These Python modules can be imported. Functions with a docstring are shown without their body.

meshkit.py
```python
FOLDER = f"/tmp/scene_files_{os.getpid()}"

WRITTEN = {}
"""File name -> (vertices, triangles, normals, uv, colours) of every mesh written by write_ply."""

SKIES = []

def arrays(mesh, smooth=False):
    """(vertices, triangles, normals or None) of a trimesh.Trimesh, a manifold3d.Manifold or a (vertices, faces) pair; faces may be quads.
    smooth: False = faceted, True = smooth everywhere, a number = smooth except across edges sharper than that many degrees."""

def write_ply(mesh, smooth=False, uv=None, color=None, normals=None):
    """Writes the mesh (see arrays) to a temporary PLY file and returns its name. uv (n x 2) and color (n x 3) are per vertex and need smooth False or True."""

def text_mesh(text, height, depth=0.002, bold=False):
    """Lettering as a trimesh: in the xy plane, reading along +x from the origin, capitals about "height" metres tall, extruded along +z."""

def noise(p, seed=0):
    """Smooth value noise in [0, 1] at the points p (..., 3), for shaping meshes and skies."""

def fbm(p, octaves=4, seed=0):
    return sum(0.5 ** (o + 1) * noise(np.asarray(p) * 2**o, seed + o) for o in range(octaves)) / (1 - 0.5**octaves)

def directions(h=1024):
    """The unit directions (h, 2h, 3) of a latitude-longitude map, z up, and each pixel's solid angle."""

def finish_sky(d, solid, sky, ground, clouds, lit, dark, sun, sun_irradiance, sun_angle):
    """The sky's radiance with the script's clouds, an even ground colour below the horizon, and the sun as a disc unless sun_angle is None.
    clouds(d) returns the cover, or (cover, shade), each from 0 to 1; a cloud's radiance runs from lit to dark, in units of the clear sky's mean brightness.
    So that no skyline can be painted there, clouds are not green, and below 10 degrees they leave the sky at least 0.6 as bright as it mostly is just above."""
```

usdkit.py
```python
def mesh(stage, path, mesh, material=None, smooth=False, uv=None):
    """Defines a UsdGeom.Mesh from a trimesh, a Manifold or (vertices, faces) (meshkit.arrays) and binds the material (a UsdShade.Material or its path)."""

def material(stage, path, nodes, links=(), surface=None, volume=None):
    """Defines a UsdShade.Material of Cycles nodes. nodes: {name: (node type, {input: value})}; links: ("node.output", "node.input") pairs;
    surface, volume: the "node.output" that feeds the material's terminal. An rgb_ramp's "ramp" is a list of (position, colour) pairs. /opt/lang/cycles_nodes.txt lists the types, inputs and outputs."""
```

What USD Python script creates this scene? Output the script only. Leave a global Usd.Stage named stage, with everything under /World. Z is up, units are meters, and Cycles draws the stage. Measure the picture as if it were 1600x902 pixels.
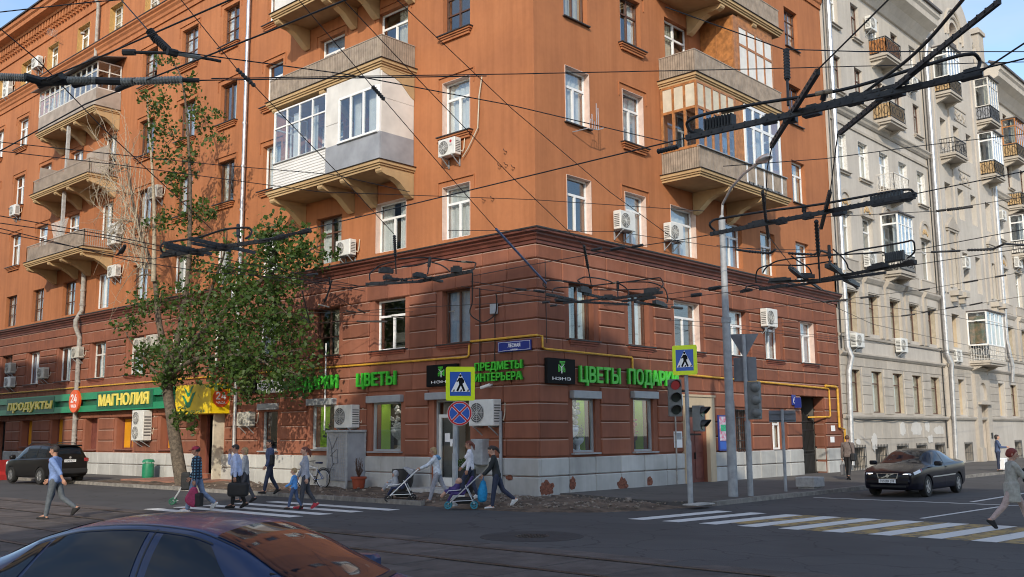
import math, random
import numpy as np
import trimesh, manifold3d
from manifold3d import Manifold
from shapely.geometry import Polygon, box as sbox
from shapely.ops import unary_union
from scipy.interpolate import PchipInterpolator
import usdkit, meshkit
from pxr import Usd, UsdGeom, UsdLux, UsdShade, Gf, Sdf

# ---------------------------------------------------------------- stage, camera, sky, sun, exposure
# World: z up, metres. The corner of the red building stands at the origin; its left front runs along +y
# (outward is -x), its right front runs along +x (outward is -y).
stage = Usd.Stage.CreateInMemory()
UsdGeom.SetStageUpAxis(stage, UsdGeom.Tokens.z)
UsdGeom.SetStageMetersPerUnit(stage, 1.0)
UsdGeom.Xform.Define(stage, '/World')
UsdGeom.Scope.Define(stage, '/World/Looks')
EXPOSURE = 0.75
SUN_AZ = (-0.829, -0.559)            # horizontal direction towards the sun
SUN_EL = math.radians(26.6)
SUN_I, SKY_I = 0.52, 0.15
cam = UsdGeom.Camera.Define(stage, '/World/camera')
CR, CU, CB = ((0.67767417, -0.73531998, -0.00788923), (-0.10179250, -0.10442670, 0.98930953), (-0.72828291, -0.66962645, -0.14561734))
m4 = Gf.Matrix4d(*CR, 0, *CU, 0, *CB, 0, *(-23.77147, -20.78392, 2.00000), 1)
cam.AddTransformOp().Set(m4)
cam.CreateHorizontalApertureAttr(36.0)
cam.CreateVerticalApertureAttr(36.0 * 577 / 1024)
cam.CreateFocalLengthAttr(34.77127)
cam.CreateClippingRangeAttr(Gf.Vec2f(0.1, 2000))
cam.CreateExposureAttr(EXPOSURE)

sky_m = usdkit.material(stage, '/World/Looks/sky_look', {
    'sky': ('sky_texture', {'sky_type': 'single_scattering', 'sun_disc': False, 'sun_elevation': SUN_EL,
                            'sun_rotation': math.atan2(SUN_AZ[0], SUN_AZ[1]), 'altitude': 150.0, 'air_density': 1.0, 'aerosol_density': 0.8, 'ozone_density': 1.5}),
    'tc': ('texture_coordinate', {}),
    'map': ('mapping', {'scale': (1.0, 1.0, 2.6), 'location': (0.31, 0.12, 0.0)}),
    'n': ('noise_texture', {'scale': 2.3, 'detail': 6.0, 'roughness': 0.5}),
    'r': ('rgb_ramp', {'ramp': [(0.0, (0, 0, 0)), (0.47, (0.02, 0.02, 0.02)), (0.60, (0.5, 0.5, 0.5)), (0.72, (0.95, 0.95, 0.95)), (1.0, (1, 1, 1))]}),
    'mx': ('mix', {'mix_type': 'mix', 'color2': (3.3, 3.4, 3.6)}),
    'bg': ('background_shader', {'strength': SKY_I})},
    [('tc.generated', 'map.vector'), ('map.vector', 'n.vector'), ('n.fac', 'r.fac'), ('r.color', 'mx.fac'), ('sky.color', 'mx.color1'),
     ('mx.color', 'bg.color')], surface='bg.background')
dome = UsdLux.DomeLight.Define(stage, '/World/sky')
UsdShade.MaterialBindingAPI.Apply(dome.GetPrim()).Bind(sky_m)
dome.GetPrim().SetCustomDataByKey('kind', 'structure')
sun = UsdLux.DistantLight.Define(stage, '/World/sun')
sun.CreateIntensityAttr(SUN_I)
sun.CreateNormalizeAttr(True)
sun.CreateAngleAttr(0.55)
sun.CreateColorAttr(Gf.Vec3f(1.0, 0.90, 0.74))
zs = np.array([SUN_AZ[0] * math.cos(SUN_EL), SUN_AZ[1] * math.cos(SUN_EL), math.sin(SUN_EL)]); zs /= np.linalg.norm(zs)
xs = np.cross([0, 0, 1.0], zs); xs /= np.linalg.norm(xs); ys = np.cross(zs, xs)
sun.AddTransformOp().Set(Gf.Matrix4d(*map(float, xs), 0, *map(float, ys), 0, *map(float, zs), 0, 0, 0, 0, 1))

# ---------------------------------------------------------------- helpers
rnd = random.Random(11)
CNT = {}
LOOK = '/World/Looks/'
def uniq(parent, name):
    p = f'{parent}/{name}'; n = CNT.get(p, 0); CNT[p] = n + 1
    return p if n == 0 else f'{p}_{n:03d}'
def tag(path, label=None, cat=None, group=None, kind=None):
    pr = stage.GetPrimAtPath(path)
    for k, v in (('label', label), ('category', cat), ('group', group), ('kind', kind)):
        if v: pr.SetCustomDataByKey(k, v)
    return path
def add(parent, name, mesh, mat, smooth=False, label=None):
    p = uniq(parent, name)
    if isinstance(mesh, MB): mesh = mesh.mesh()
    if smooth is True and isinstance(mesh, trimesh.Trimesh): mesh.remove_unreferenced_vertices()
    usdkit.mesh(stage, p, mesh, LOOK + mat, smooth)
    if label: tag(p, label)
    return p
def thing(name, label, cat, loc=(0, 0, 0), rz=0.0, group=None, kind=None):
    p = uniq('/World', name)
    x = UsdGeom.Xform.Define(stage, p)
    x.AddTranslateOp().Set(Gf.Vec3d(*map(float, loc)))
    if rz: x.AddRotateZOp().Set(float(math.degrees(rz)))
    return tag(p, label, cat, group, kind)
def solo(name, mesh, mat, label, cat, group=None, kind=None, smooth=False):
    return tag(add('/World', name, mesh, mat, smooth), label, cat, group, kind)
def copy_of(src, name, label, cat, loc, rz=0.0, group=None):
    p = thing(name, label, cat, loc, rz, group)
    pr = stage.GetPrimAtPath(p)
    pr.GetReferences().AddInternalReference(Sdf.Path(src)); pr.SetInstanceable(True)
    return p

_boxf = np.array([[0,3,2],[0,2,1],[4,5,6],[4,6,7],[0,1,5],[0,5,4],[1,2,6],[1,6,5],[2,3,7],[2,7,6],[3,0,4],[3,4,7]])
def _cb(c, d):
    pts = []
    for sx in (-1, 1):
        for sy in (-1, 1):
            for sz in (-1, 1):
                for k in range(3):
                    o = np.array([sx, sy, sz], float) * d
                    for j in range(3):
                        if j != k: o[j] -= (sx, sy, sz)[j] * c
                    pts.append(o)
    return np.array(pts)
_h = trimesh.convex.convex_hull(_cb(0.2, np.array([1.0, 1.0, 1.0])))
_src = _cb(0.2, np.array([1.0, 1.0, 1.0]))
_idx = np.array([int(np.argmin(np.linalg.norm(_src - v, axis=1))) for v in _h.vertices])
_cbf = _idx[_h.faces]

class MB:
    def __init__(s): s.v, s.f, s.n = [], [], 0
    def put(s, v, f):
        v = np.asarray(v, float); f = np.asarray(f, int)
        if f.shape[1] == 4: f = np.vstack([f[:, [0, 1, 2]], f[:, [0, 2, 3]]])
        s.v.append(v); s.f.append(f + s.n); s.n += len(v); return s
    def tm(s, t): return s.put(t.vertices, t.faces)
    def man(s, m):
        k = m.to_mesh(); return s.put(np.array(k.vert_properties)[:, :3], np.array(k.tri_verts))
    def box(s, x0, x1, y0, y1, z0, z1):
        x0, x1 = min(x0, x1), max(x0, x1); y0, y1 = min(y0, y1), max(y0, y1); z0, z1 = min(z0, z1), max(z0, z1)
        v = [(x0,y0,z0),(x1,y0,z0),(x1,y1,z0),(x0,y1,z0),(x0,y0,z1),(x1,y0,z1),(x1,y1,z1),(x0,y1,z1)]
        return s.put(v, _boxf)
    def cbox(s, x0, x1, y0, y1, z0, z1, c=0.02):
        d = np.array([abs(x1 - x0), abs(y1 - y0), abs(z1 - z0)]) / 2
        c = min(c, 0.45 * d.min())
        return s.put(_cb(c, d) + np.array([(x0 + x1) / 2, (y0 + y1) / 2, (z0 + z1) / 2]), _cbf)
    def tube(s, pts, r, n=6, closed=False):
        p = np.asarray(pts, float); m = len(p)
        r = np.full(m, r, float) if np.ndim(r) == 0 else np.asarray(r, float)
        t = np.gradient(p, axis=0) if not closed else np.roll(p, -1, 0) - np.roll(p, 1, 0)
        t /= np.maximum(np.linalg.norm(t, axis=1, keepdims=True), 1e-9)
        a = np.array([0, 0, 1.0]) if abs(t[0][2]) < 0.9 else np.array([1.0, 0, 0])
        nx = np.cross(t[0], a); nx /= np.linalg.norm(nx)
        rings = []
        for i in range(m):
            nx = nx - t[i] * np.dot(nx, t[i]); nx /= np.linalg.norm(nx); ny = np.cross(t[i], nx)
            g = np.arange(n) * 2 * math.pi / n
            rings.append(p[i] + r[i] * (np.cos(g)[:, None] * nx + np.sin(g)[:, None] * ny))
        v = np.vstack(rings); f = []
        for i in range(m if closed else m - 1):
            i2 = (i + 1) % m
            for k in range(n):
                k2 = (k + 1) % n
                f += [(i * n + k, i * n + k2, i2 * n + k2), (i * n + k, i2 * n + k2, i2 * n + k)]
        if not closed:
            f += [(0, k + 1, k) for k in range(1, n - 1)]
            b = (m - 1) * n
            f += [(b, b + k, b + k + 1) for k in range(1, n - 1)]
        return s.put(v, f)
    def cyl(s, a, b, r, n=10, r2=None): return s.tube([a, b], [r, r if r2 is None else r2], n)
    def bar(s, a, b, w, h):
        a, b = np.asarray(a, float), np.asarray(b, float); d = b - a; L = np.linalg.norm(d); d /= L
        u = np.array([0, 0, 1.0]) if abs(d[2]) < 0.95 else np.array([1.0, 0, 0])
        sd = np.cross(d, u); sd /= np.linalg.norm(sd); up = np.cross(sd, d)
        v = []
        for e in (a, b):
            for q in ((-1, -1), (1, -1), (1, 1), (-1, 1)): v.append(e + sd * q[0] * w / 2 + up * q[1] * h / 2)
        return s.put(v, _boxf)
    def lathe(s, prof, n=20, c=(0, 0, 0)):
        pr = np.asarray(prof, float); m = len(pr); g = np.arange(n) * 2 * math.pi / n
        v = np.vstack([np.stack([c[0] + r * np.cos(g), c[1] + r * np.sin(g), np.full(n, c[2] + z)], 1) for r, z in pr]); f = []
        for i in range(m - 1):
            for k in range(n):
                k2 = (k + 1) % n
                f += [(i * n + k, i * n + k2, (i + 1) * n + k2), (i * n + k, (i + 1) * n + k2, (i + 1) * n + k)]
        f += [(0, k + 1, k) for k in range(1, n - 1)]
        b = (m - 1) * n; f += [(b, b + k, b + k + 1) for k in range(1, n - 1)]
        return s.put(v, f)
    def sph(s, c, r, sub=2, sc=(1, 1, 1)):
        t = trimesh.creation.icosphere(sub, 1.0); return s.put(t.vertices * np.array(sc) * r + np.array(c), t.faces)
    def prism(s, poly, h0, h1, axes='xy'):
        """polygon in the plane of axes, extruded along the third axis from h0 to h1"""
        pg = poly if hasattr(poly, 'geom_type') else Polygon(poly)
        if not pg.is_valid: pg = pg.buffer(0)
        for g in getattr(pg, 'geoms', [pg]):
            t = trimesh.creation.extrude_polygon(g, abs(h1 - h0), engine='earcut'); v = t.vertices.copy(); v[:, 2] += min(h0, h1)
            f = t.faces
            if axes == 'xz': v = v[:, [0, 2, 1]]; f = f[:, ::-1]
            elif axes == 'yz': v = v[:, [2, 0, 1]]
            s.put(v, f)
        return s
    def mesh(s):
        return trimesh.Trimesh(np.vstack(s.v), np.vstack(s.f), process=False) if s.v else trimesh.Trimesh()
    def tr(s, A, t=(0, 0, 0)):
        A = np.asarray(A, float); fl = np.linalg.det(A) < 0
        s.v = [v @ A.T + np.asarray(t, float) for v in s.v]
        if fl: s.f = [f[:, ::-1] for f in s.f]
        return s

# facade frames: local (u along the front, w outward, z up)
FL = np.array([[0, -1, 0], [1, 0, 0], [0, 0, 1.0]])
FR = np.array([[1, 0, 0], [0, -1, 0], [0, 0, 1.0]])
FA = {'L': FL, 'R': FR}
def W(side, u, w, z): return tuple(FA[side] @ np.array([u, w, z], float))
def fadd(parent, name, mb, mat, side, smooth=False, label=None):
    return add(parent, name, mb.tr(FA[side]), mat, smooth, label)
def text_on(side, s, u, z, w, height, depth=0.04, bold=True, width=None, shear=0.0, center=False):
    """lettering on a front, (u, z) = lower left corner as read from outside"""
    t = meshkit.text_mesh(s, height, depth, bold); v = t.vertices.copy()
    v[:, 0] -= v[:, 0].min(); v[:, 0] += shear * v[:, 1]
    if width: v[:, 0] *= width / v[:, 0].max()
    if center: v[:, 0] -= v[:, 0].max() / 2
    sg = 1 if side == 'R' else -1
    p = np.stack([u + sg * v[:, 0], w + v[:, 2], z + v[:, 1]], 1) @ FA[side].T
    return trimesh.Trimesh(p, t.faces, process=False)
def text_at(s, o, right, up, height, depth=0.01, bold=True, width=None, center=False):
    t = meshkit.text_mesh(s, height, depth, bold); v = t.vertices.copy(); v[:, 0] -= v[:, 0].min()
    if width: v[:, 0] *= width / v[:, 0].max()
    if center: v[:, 0] -= v[:, 0].max() / 2
    right, up = np.asarray(right, float), np.asarray(up, float); nn = np.cross(right, up)
    return trimesh.Trimesh(np.asarray(o, float) + v[:, :1] * right + v[:, 1:2] * up + v[:, 2:3] * nn, t.faces, process=False)

# ---------------------------------------------------------------- materials
def M(name, col, rough=0.6, var=0.15, scale=4.0, bump=0.0, metal=0.0, coat=0.0, spec=0.5, detail=5.0, col2=None, bscale=None, ov=0.0):
    """one paint / stone / cloth: colour with noise of its own, optional fine relief, optional per-object tone (ov)"""
    c = np.array(col, float); d = np.array(col2, float) if col2 is not None else c * (1 - var)
    e = np.minimum(c * (1 + var * 0.6), 0.95) if col2 is None else c
    nodes = {'g': ('geometry', {}), 'n': ('noise_texture', {'scale': scale, 'detail': detail, 'roughness': 0.6}),
             'r': ('rgb_ramp', {'ramp': [(0.0, tuple(d)), (0.36, tuple(d)), (0.64, tuple(e)), (1.0, tuple(e))]}),
             'p': ('principled_bsdf', {'roughness': rough, 'metallic': metal, 'coat_weight': coat, 'specular_ior_level': spec})}
    links = [('g.position', 'n.vector'), ('n.fac', 'r.fac')]
    src = 'r.color'
    if ov:
        nodes['oi'] = ('object_info', {}); nodes['mr'] = ('map_range', {'from_min': 0.0, 'from_max': 1.0, 'to_min': 1 - ov, 'to_max': 1 + ov})
        nodes['hv'] = ('hsv', {'hue': 0.5, 'saturation': 1.0, 'fac': 1.0})
        links += [('oi.random', 'mr.value'), ('mr.result', 'hv.value'), (src, 'hv.color')]; src = 'hv.color'
    links.append((src, 'p.base_color'))
    if bump:
        nodes['bn'] = ('noise_texture', {'scale': bscale or scale * 8, 'detail': 6.0})
        nodes['b'] = ('bump', {'strength': min(1.0, bump), 'distance': 0.02})
        links += [('g.position', 'bn.vector'), ('bn.fac', 'b.height'), ('b.normal', 'p.normal')]
    return usdkit.material(stage, LOOK + name, nodes, links, surface='p.BSDF')
def M_wall(name, col, dark, light, streak=0.5, rough=0.85, bump=0.35, ov=0.0, fine=6.0, dust=None):
    """painted render: large soft patches, vertical rain streaks and fine grain"""
    nodes = {'g': ('geometry', {}), 'mp': ('mapping', {'scale': (2.6, 2.6, 0.16)}), 'n1': ('noise_texture', {'scale': 0.35, 'detail': 6.0, 'roughness': 0.6}),
             'n2': ('noise_texture', {'scale': 1.0, 'detail': 5.0, 'roughness': 0.65}), 'n3': ('noise_texture', {'scale': fine, 'detail': 7.0, 'roughness': 0.7}),
             'r1': ('rgb_ramp', {'ramp': [(0, tuple(dark)), (0.38, tuple(np.array(dark) * .5 + np.array(col) * .5)), (0.55, tuple(col)), (1, tuple(light))]}),
             'r2': ('rgb_ramp', {'ramp': [(0, (0.55, 0.52, 0.5)), (0.42, (0.86, 0.85, 0.84)), (0.58, (1, 1, 1)), (1, (1, 1, 1))]}),
             'r3': ('rgb_ramp', {'ramp': [(0, (0.8, 0.8, 0.8)), (0.5, (0.96, 0.96, 0.96)), (1, (1.08, 1.08, 1.08))]}),
             'm1': ('mix', {'mix_type': 'multiply', 'fac': streak}), 'm2': ('mix', {'mix_type': 'multiply', 'fac': 0.8}),
             'bn': ('noise_texture', {'scale': 40.0, 'detail': 5.0}), 'b': ('bump', {'strength': bump, 'distance': 0.01}),
             'p': ('principled_bsdf', {'roughness': rough, 'specular_ior_level': 0.25})}
    links = [('g.position', 'n1.vector'), ('g.position', 'mp.vector'), ('mp.vector', 'n2.vector'), ('g.position', 'n3.vector'), ('g.position', 'bn.vector'),
             ('n1.fac', 'r1.fac'), ('n2.fac', 'r2.fac'), ('n3.fac', 'r3.fac'), ('r1.color', 'm1.color1'), ('r2.color', 'm1.color2'),
             ('m1.color', 'm2.color1'), ('r3.color', 'm2.color2'), ('bn.fac', 'b.height'), ('b.normal', 'p.normal')]
    src = 'm2.color'
    if ov:
        nodes['oi'] = ('object_info', {}); nodes['mr'] = ('map_range', {'from_min': 0.0, 'from_max': 1.0, 'to_min': 1 - ov, 'to_max': 1 + ov})
        nodes['hv'] = ('hsv', {'hue': 0.5, 'saturation': 1.0, 'fac': 1.0})
        links += [('oi.random', 'mr.value'), ('mr.result', 'hv.value'), (src, 'hv.color')]; src = 'hv.color'
    if dust:        # pale dust settled on the ledges that look upwards
        nodes.update({'sx': ('separate_xyz', {}), 'rd': ('rgb_ramp', {'ramp': [(0, (0, 0, 0)), (.25, (0, 0, 0)), (.6, (.6, .6, .6)), (1, (.75, .75, .75))]}), 'md': ('mix', {'color2': dust})})
        links += [('g.true_normal', 'sx.vector'), ('sx.z', 'rd.fac'), ('rd.color', 'md.fac'), (src, 'md.color1')]; src = 'md.color'
    links.append((src, 'p.base_color'))
    return usdkit.material(stage, LOOK + name, nodes, links, surface='p.BSDF')

M_wall('orange_render', (0.43, 0.168, 0.072), (0.335, 0.132, 0.062), (0.48, 0.205, 0.095), 0.75)
M_wall('rust_stone', (0.27, 0.104, 0.063), (0.165, 0.070, 0.050), (0.38, 0.185, 0.132), 0.7, bump=0.6, ov=0.17, fine=3.0, dust=(0.42, 0.33, 0.27))
M_wall('white_plinth', (0.50, 0.50, 0.48), (0.30, 0.30, 0.29), (0.62, 0.62, 0.60), 0.6, bump=0.6, ov=0.10, fine=5.0)
M_wall('grey_render', (0.53, 0.49, 0.435), (0.42, 0.385, 0.34), (0.60, 0.56, 0.50), 0.45)
M_wall('grey_stone', (0.48, 0.435, 0.375), (0.36, 0.325, 0.28), (0.55, 0.505, 0.44), 0.5, ov=0.06)
M_wall('cream_paint', (0.52, 0.36, 0.19), (0.36, 0.25, 0.14), (0.60, 0.44, 0.25), 0.5)
M_wall('beige_trim', (0.56, 0.45, 0.31), (0.42, 0.34, 0.24), (0.62, 0.52, 0.38), 0.5)
M('brown_cornice', (0.13, 0.040, 0.026), 0.55, 0.3, 2.0)
M('red_brown_trim', (0.24, 0.070, 0.040), 0.7, 0.3, 2.0)
M('dark_tin', (0.035, 0.030, 0.030), 0.5, 0.2)
M('white_frame', (0.78, 0.78, 0.77), 0.35, 0.05)
M('old_white_frame', (0.62, 0.60, 0.56), 0.6, 0.2, 9)
M('brown_frame', (0.10, 0.045, 0.028), 0.5, 0.25, 8)
M('wood_frame', (0.38, 0.16, 0.055), 0.5, 0.3, 6)
M('wood_panel', (0.40, 0.165, 0.05), 0.55, 0.35, 5)
M('pink_reveal', (0.62, 0.47, 0.40), 0.8, 0.1)
M('ochre_reveal', (0.46, 0.27, 0.09), 0.8, 0.15)
M('curtain_white', (0.70, 0.69, 0.66), 0.9, 0.1, 2)
M('curtain_cream', (0.58, 0.53, 0.42), 0.9, 0.15, 2)
M('curtain_dull', (0.44, 0.42, 0.36), 0.9, 0.15, 2)
M('curtain_blue', (0.36, 0.42, 0.50), 0.9, 0.15, 2)
M('curtain_patterned', (0.42, 0.24, 0.14), 0.9, 0.6, 3, col2=(0.08, 0.13, 0.08))
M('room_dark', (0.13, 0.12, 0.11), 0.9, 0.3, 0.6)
M('corrugated_taupe', (0.33, 0.265, 0.205), 0.7, 0.25, 3)
M('panel_taupe', (0.36, 0.30, 0.25), 0.75, 0.2, 1.5)
M('grey_metal_sheet', (0.30, 0.315, 0.345), 0.5, 0.18, 1.2)
M('white_panel', (0.66, 0.64, 0.60), 0.5, 0.12, 1.2)
M('siding_white', (0.70, 0.69, 0.67), 0.5, 0.06, 1)
M('galvanized', (0.56, 0.56, 0.57), 0.35, 0.2, 5, metal=0.75)
M('pipe_grey', (0.36, 0.34, 0.31), 0.6, 0.3, 6)
M('yellow_pipe', (0.62, 0.34, 0.035), 0.5, 0.2, 5)
M('ac_white', (0.66, 0.66, 0.63), 0.45, 0.1, 3)
M('ac_old', (0.50, 0.48, 0.42), 0.55, 0.2, 4)
M('ac_grille', (0.10, 0.10, 0.10), 0.6, 0.2)
M('black_iron', (0.018, 0.018, 0.018), 0.5, 0.2)
M('wire_black', (0.016, 0.015, 0.015), 0.55, 0.3, 9)
M('trolley_steel', (0.036, 0.034, 0.033), 0.55, 0.4, 12)
M('insulator_grey', (0.36, 0.35, 0.31), 0.5, 0.3, 10)
M('copper_sleeve', (0.36, 0.28, 0.19), 0.5, 0.3, 10)
M('blue_rod', (0.10, 0.14, 0.26), 0.5, 0.2)
M('pole_grey', (0.33, 0.345, 0.36), 0.55, 0.2, 4, bump=0.1)
M('concrete', (0.42, 0.41, 0.39), 0.9, 0.2, 6, bump=0.4)
M('sign_back', (0.17, 0.18, 0.20), 0.55, 0.15)
M('sign_blue', (0.02, 0.095, 0.42), 0.4, 0.05)
M('sign_white', (0.82, 0.82, 0.82), 0.4, 0.03)
M('sign_black', (0.008, 0.008, 0.008), 0.7, 0.1, spec=0.15)
M('sign_red', (0.50, 0.02, 0.025), 0.45, 0.05)
M('sign_lime', (0.68, 0.86, 0.01), 0.45, 0.03)
M('plate_blue', (0.015, 0.03, 0.20), 0.4, 0.05)
M('letter_green', (0.06, 0.50, 0.04), 0.4, 0.08, 2)
M('letter_green_side', (0.02, 0.22, 0.02), 0.4, 0.08, 2)
M('shop_green', (0.008, 0.22, 0.095), 0.4, 0.08, 1)
M('shop_green_dark', (0.008, 0.10, 0.05), 0.45, 0.1, 1)
M('shop_yellow', (0.80, 0.57, 0.01), 0.4, 0.06, 2)
M('letter_yellow', (0.80, 0.66, 0.12), 0.4, 0.05)
M('badge_orange', (0.72, 0.10, 0.02), 0.4, 0.05)
M('window_yellow', (0.66, 0.30, 0.015), 0.5, 0.1, 1)
M('lime_wall', (0.36, 0.62, 0.04), 0.8, 0.05, 1)
M('shutter_grey', (0.30, 0.315, 0.33), 0.45, 0.1, 3)
M('poster_print', (0.45, 0.55, 0.62), 0.5, 0.9, 9, col2=(0.50, 0.06, 0.16))
M('poster_green', (0.03, 0.36, 0.18), 0.5, 0.3, 14)
M('magenta_print', (0.55, 0.02, 0.20), 0.5, 0.3, 8)
M('door_brown', (0.17, 0.055, 0.042), 0.55, 0.2, 4)
M('door_wood', (0.38, 0.185, 0.05), 0.45, 0.3, 4)
M('terracotta', (0.30, 0.06, 0.025), 0.7, 0.2)
M('cast_stone', (0.42, 0.42, 0.38), 0.8, 0.25, 8)
M('flower_white', (0.62, 0.60, 0.56), 0.8, 0.3, 20)
M('flower_green', (0.05, 0.10, 0.03), 0.8, 0.4, 20)
M('flower_red', (0.45, 0.03, 0.05), 0.8, 0.3, 20)
M('brick_red', (0.24, 0.085, 0.05), 0.9, 0.5, 14, bump=0.7)
M('brick_far', (0.42, 0.22, 0.12), 0.9, 0.3, 0.6)
M('roof_metal', (0.10, 0.085, 0.08), 0.55, 0.25, 1.0)
M('bark', (0.115, 0.09, 0.066), 0.95, 0.5, 9, bump=1.0, bscale=24)
M('bark_pale', (0.36, 0.31, 0.23), 0.9, 0.35, 9)
M('rubber', (0.016, 0.016, 0.016), 0.8, 0.2)
M('alloy', (0.55, 0.55, 0.56), 0.35, 0.1, metal=0.9)
M('chrome', (0.75, 0.75, 0.75), 0.15, 0.02, metal=1.0)
M('black_plastic', (0.02, 0.02, 0.021), 0.5, 0.1)
M('paint_navy', (0.014, 0.030, 0.090), 0.26, 0.04, spec=0.4, coat=0.35)
M('paint_black', (0.004, 0.004, 0.008), 0.2, 0.05, spec=0.3)
M('paint_dark_olive', (0.009, 0.008, 0.008), 0.3, 0.05, spec=0.35)
M('tail_red', (0.25, 0.008, 0.01), 0.2, 0.05, coat=1.0)
M('barrier_red', (0.45, 0.03, 0.03), 0.5, 0.1)
M('bin_green', (0.015, 0.20, 0.10), 0.45, 0.15)
M('car_glass', (0.010, 0.014, 0.020), 0.04, 0.02, spec=0.45)
M('headlight_lens', (0.70, 0.72, 0.74), 0.12, 0.05, coat=1.0)
M('tl_grey', (0.155, 0.16, 0.155), 0.6, 0.2, 4)
M('lens_dark', (0.02, 0.028, 0.025), 0.2, 0.1)
M('lens_red_off', (0.20, 0.03, 0.035), 0.25, 0.1)
M('lens_green_off', (0.012, 0.09, 0.065), 0.25, 0.1)
def M_emit(name, col, st):
    usdkit.material(stage, LOOK + name, {'e': ('emission', {'color': col, 'strength': st})}, [], surface='e.emission')
M_emit('lamp_on', (1.0, 0.86, 0.66), 2.2)
M_emit('signal_red_on', (1.0, 0.16, 0.18), 0.075)
M_emit('shop_lamp', (1.0, 0.95, 0.85), 7.0)
M('reveal_tan', (0.40, 0.34, 0.25), 0.85, 0.15)
M_wall('repair_grey', (0.62, 0.60, 0.56), (0.52, 0.50, 0.47), (0.68, 0.66, 0.62), 0.5)
M('gap_dark', (0.09, 0.075, 0.06), 0.9, 0.2)
usdkit.material(stage, LOOK + 'pane_glass', {'t': ('transparent_bsdf', {'color': (0.90, 0.93, 0.94)}), 'g': ('glossy_bsdf', {'color': (0.95, 0.97, 1.0), 'roughness': 0.01}),
    'f': ('layer_weight', {'blend': 0.5}), 'fr': ('rgb_ramp', {'ramp': [(0, (.09, .09, .09)), (.45, (.13, .13, .13)), (.75, (.32, .32, .32)), (1, (.95, .95, .95))]}), 'm': ('mix_closure', {})}, [('f.facing', 'fr.fac'), ('fr.color', 'm.fac'), ('t.BSDF', 'm.closure1'), ('g.BSDF', 'm.closure2')], surface='m.closure')
usdkit.material(stage, LOOK + 'leaf_green', {'oi': ('geometry', {}), 'wn': ('noise_texture', {'scale': 1.6, 'detail': 3.0}),
    'r': ('rgb_ramp', {'ramp': [(0, (0.028, 0.072, 0.010)), (0.40, (0.055, 0.120, 0.017)), (0.60, (0.105, 0.185, 0.028)), (1, (0.18, 0.23, 0.045))]}),
    'ri': ('rgb_ramp', {'ramp': [(0, (0.6, 0.6, 0.6)), (1, (1.35, 1.35, 1.35))]}), 'mx': ('mix', {'mix_type': 'multiply', 'fac': 1.0}),
    'd': ('principled_bsdf', {'roughness': 0.55}), 'tr': ('translucent_bsdf', {}), 'm': ('mix_closure', {'fac': 0.32})},
    [('oi.position', 'wn.vector'), ('wn.fac', 'r.fac'), ('oi.random_per_island', 'ri.fac'), ('r.color', 'mx.color1'), ('ri.color', 'mx.color2'),
     ('mx.color', 'd.base_color'), ('mx.color', 'tr.color'), ('d.BSDF', 'm.closure1'), ('tr.BSDF', 'm.closure2')], surface='m.closure')
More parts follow.
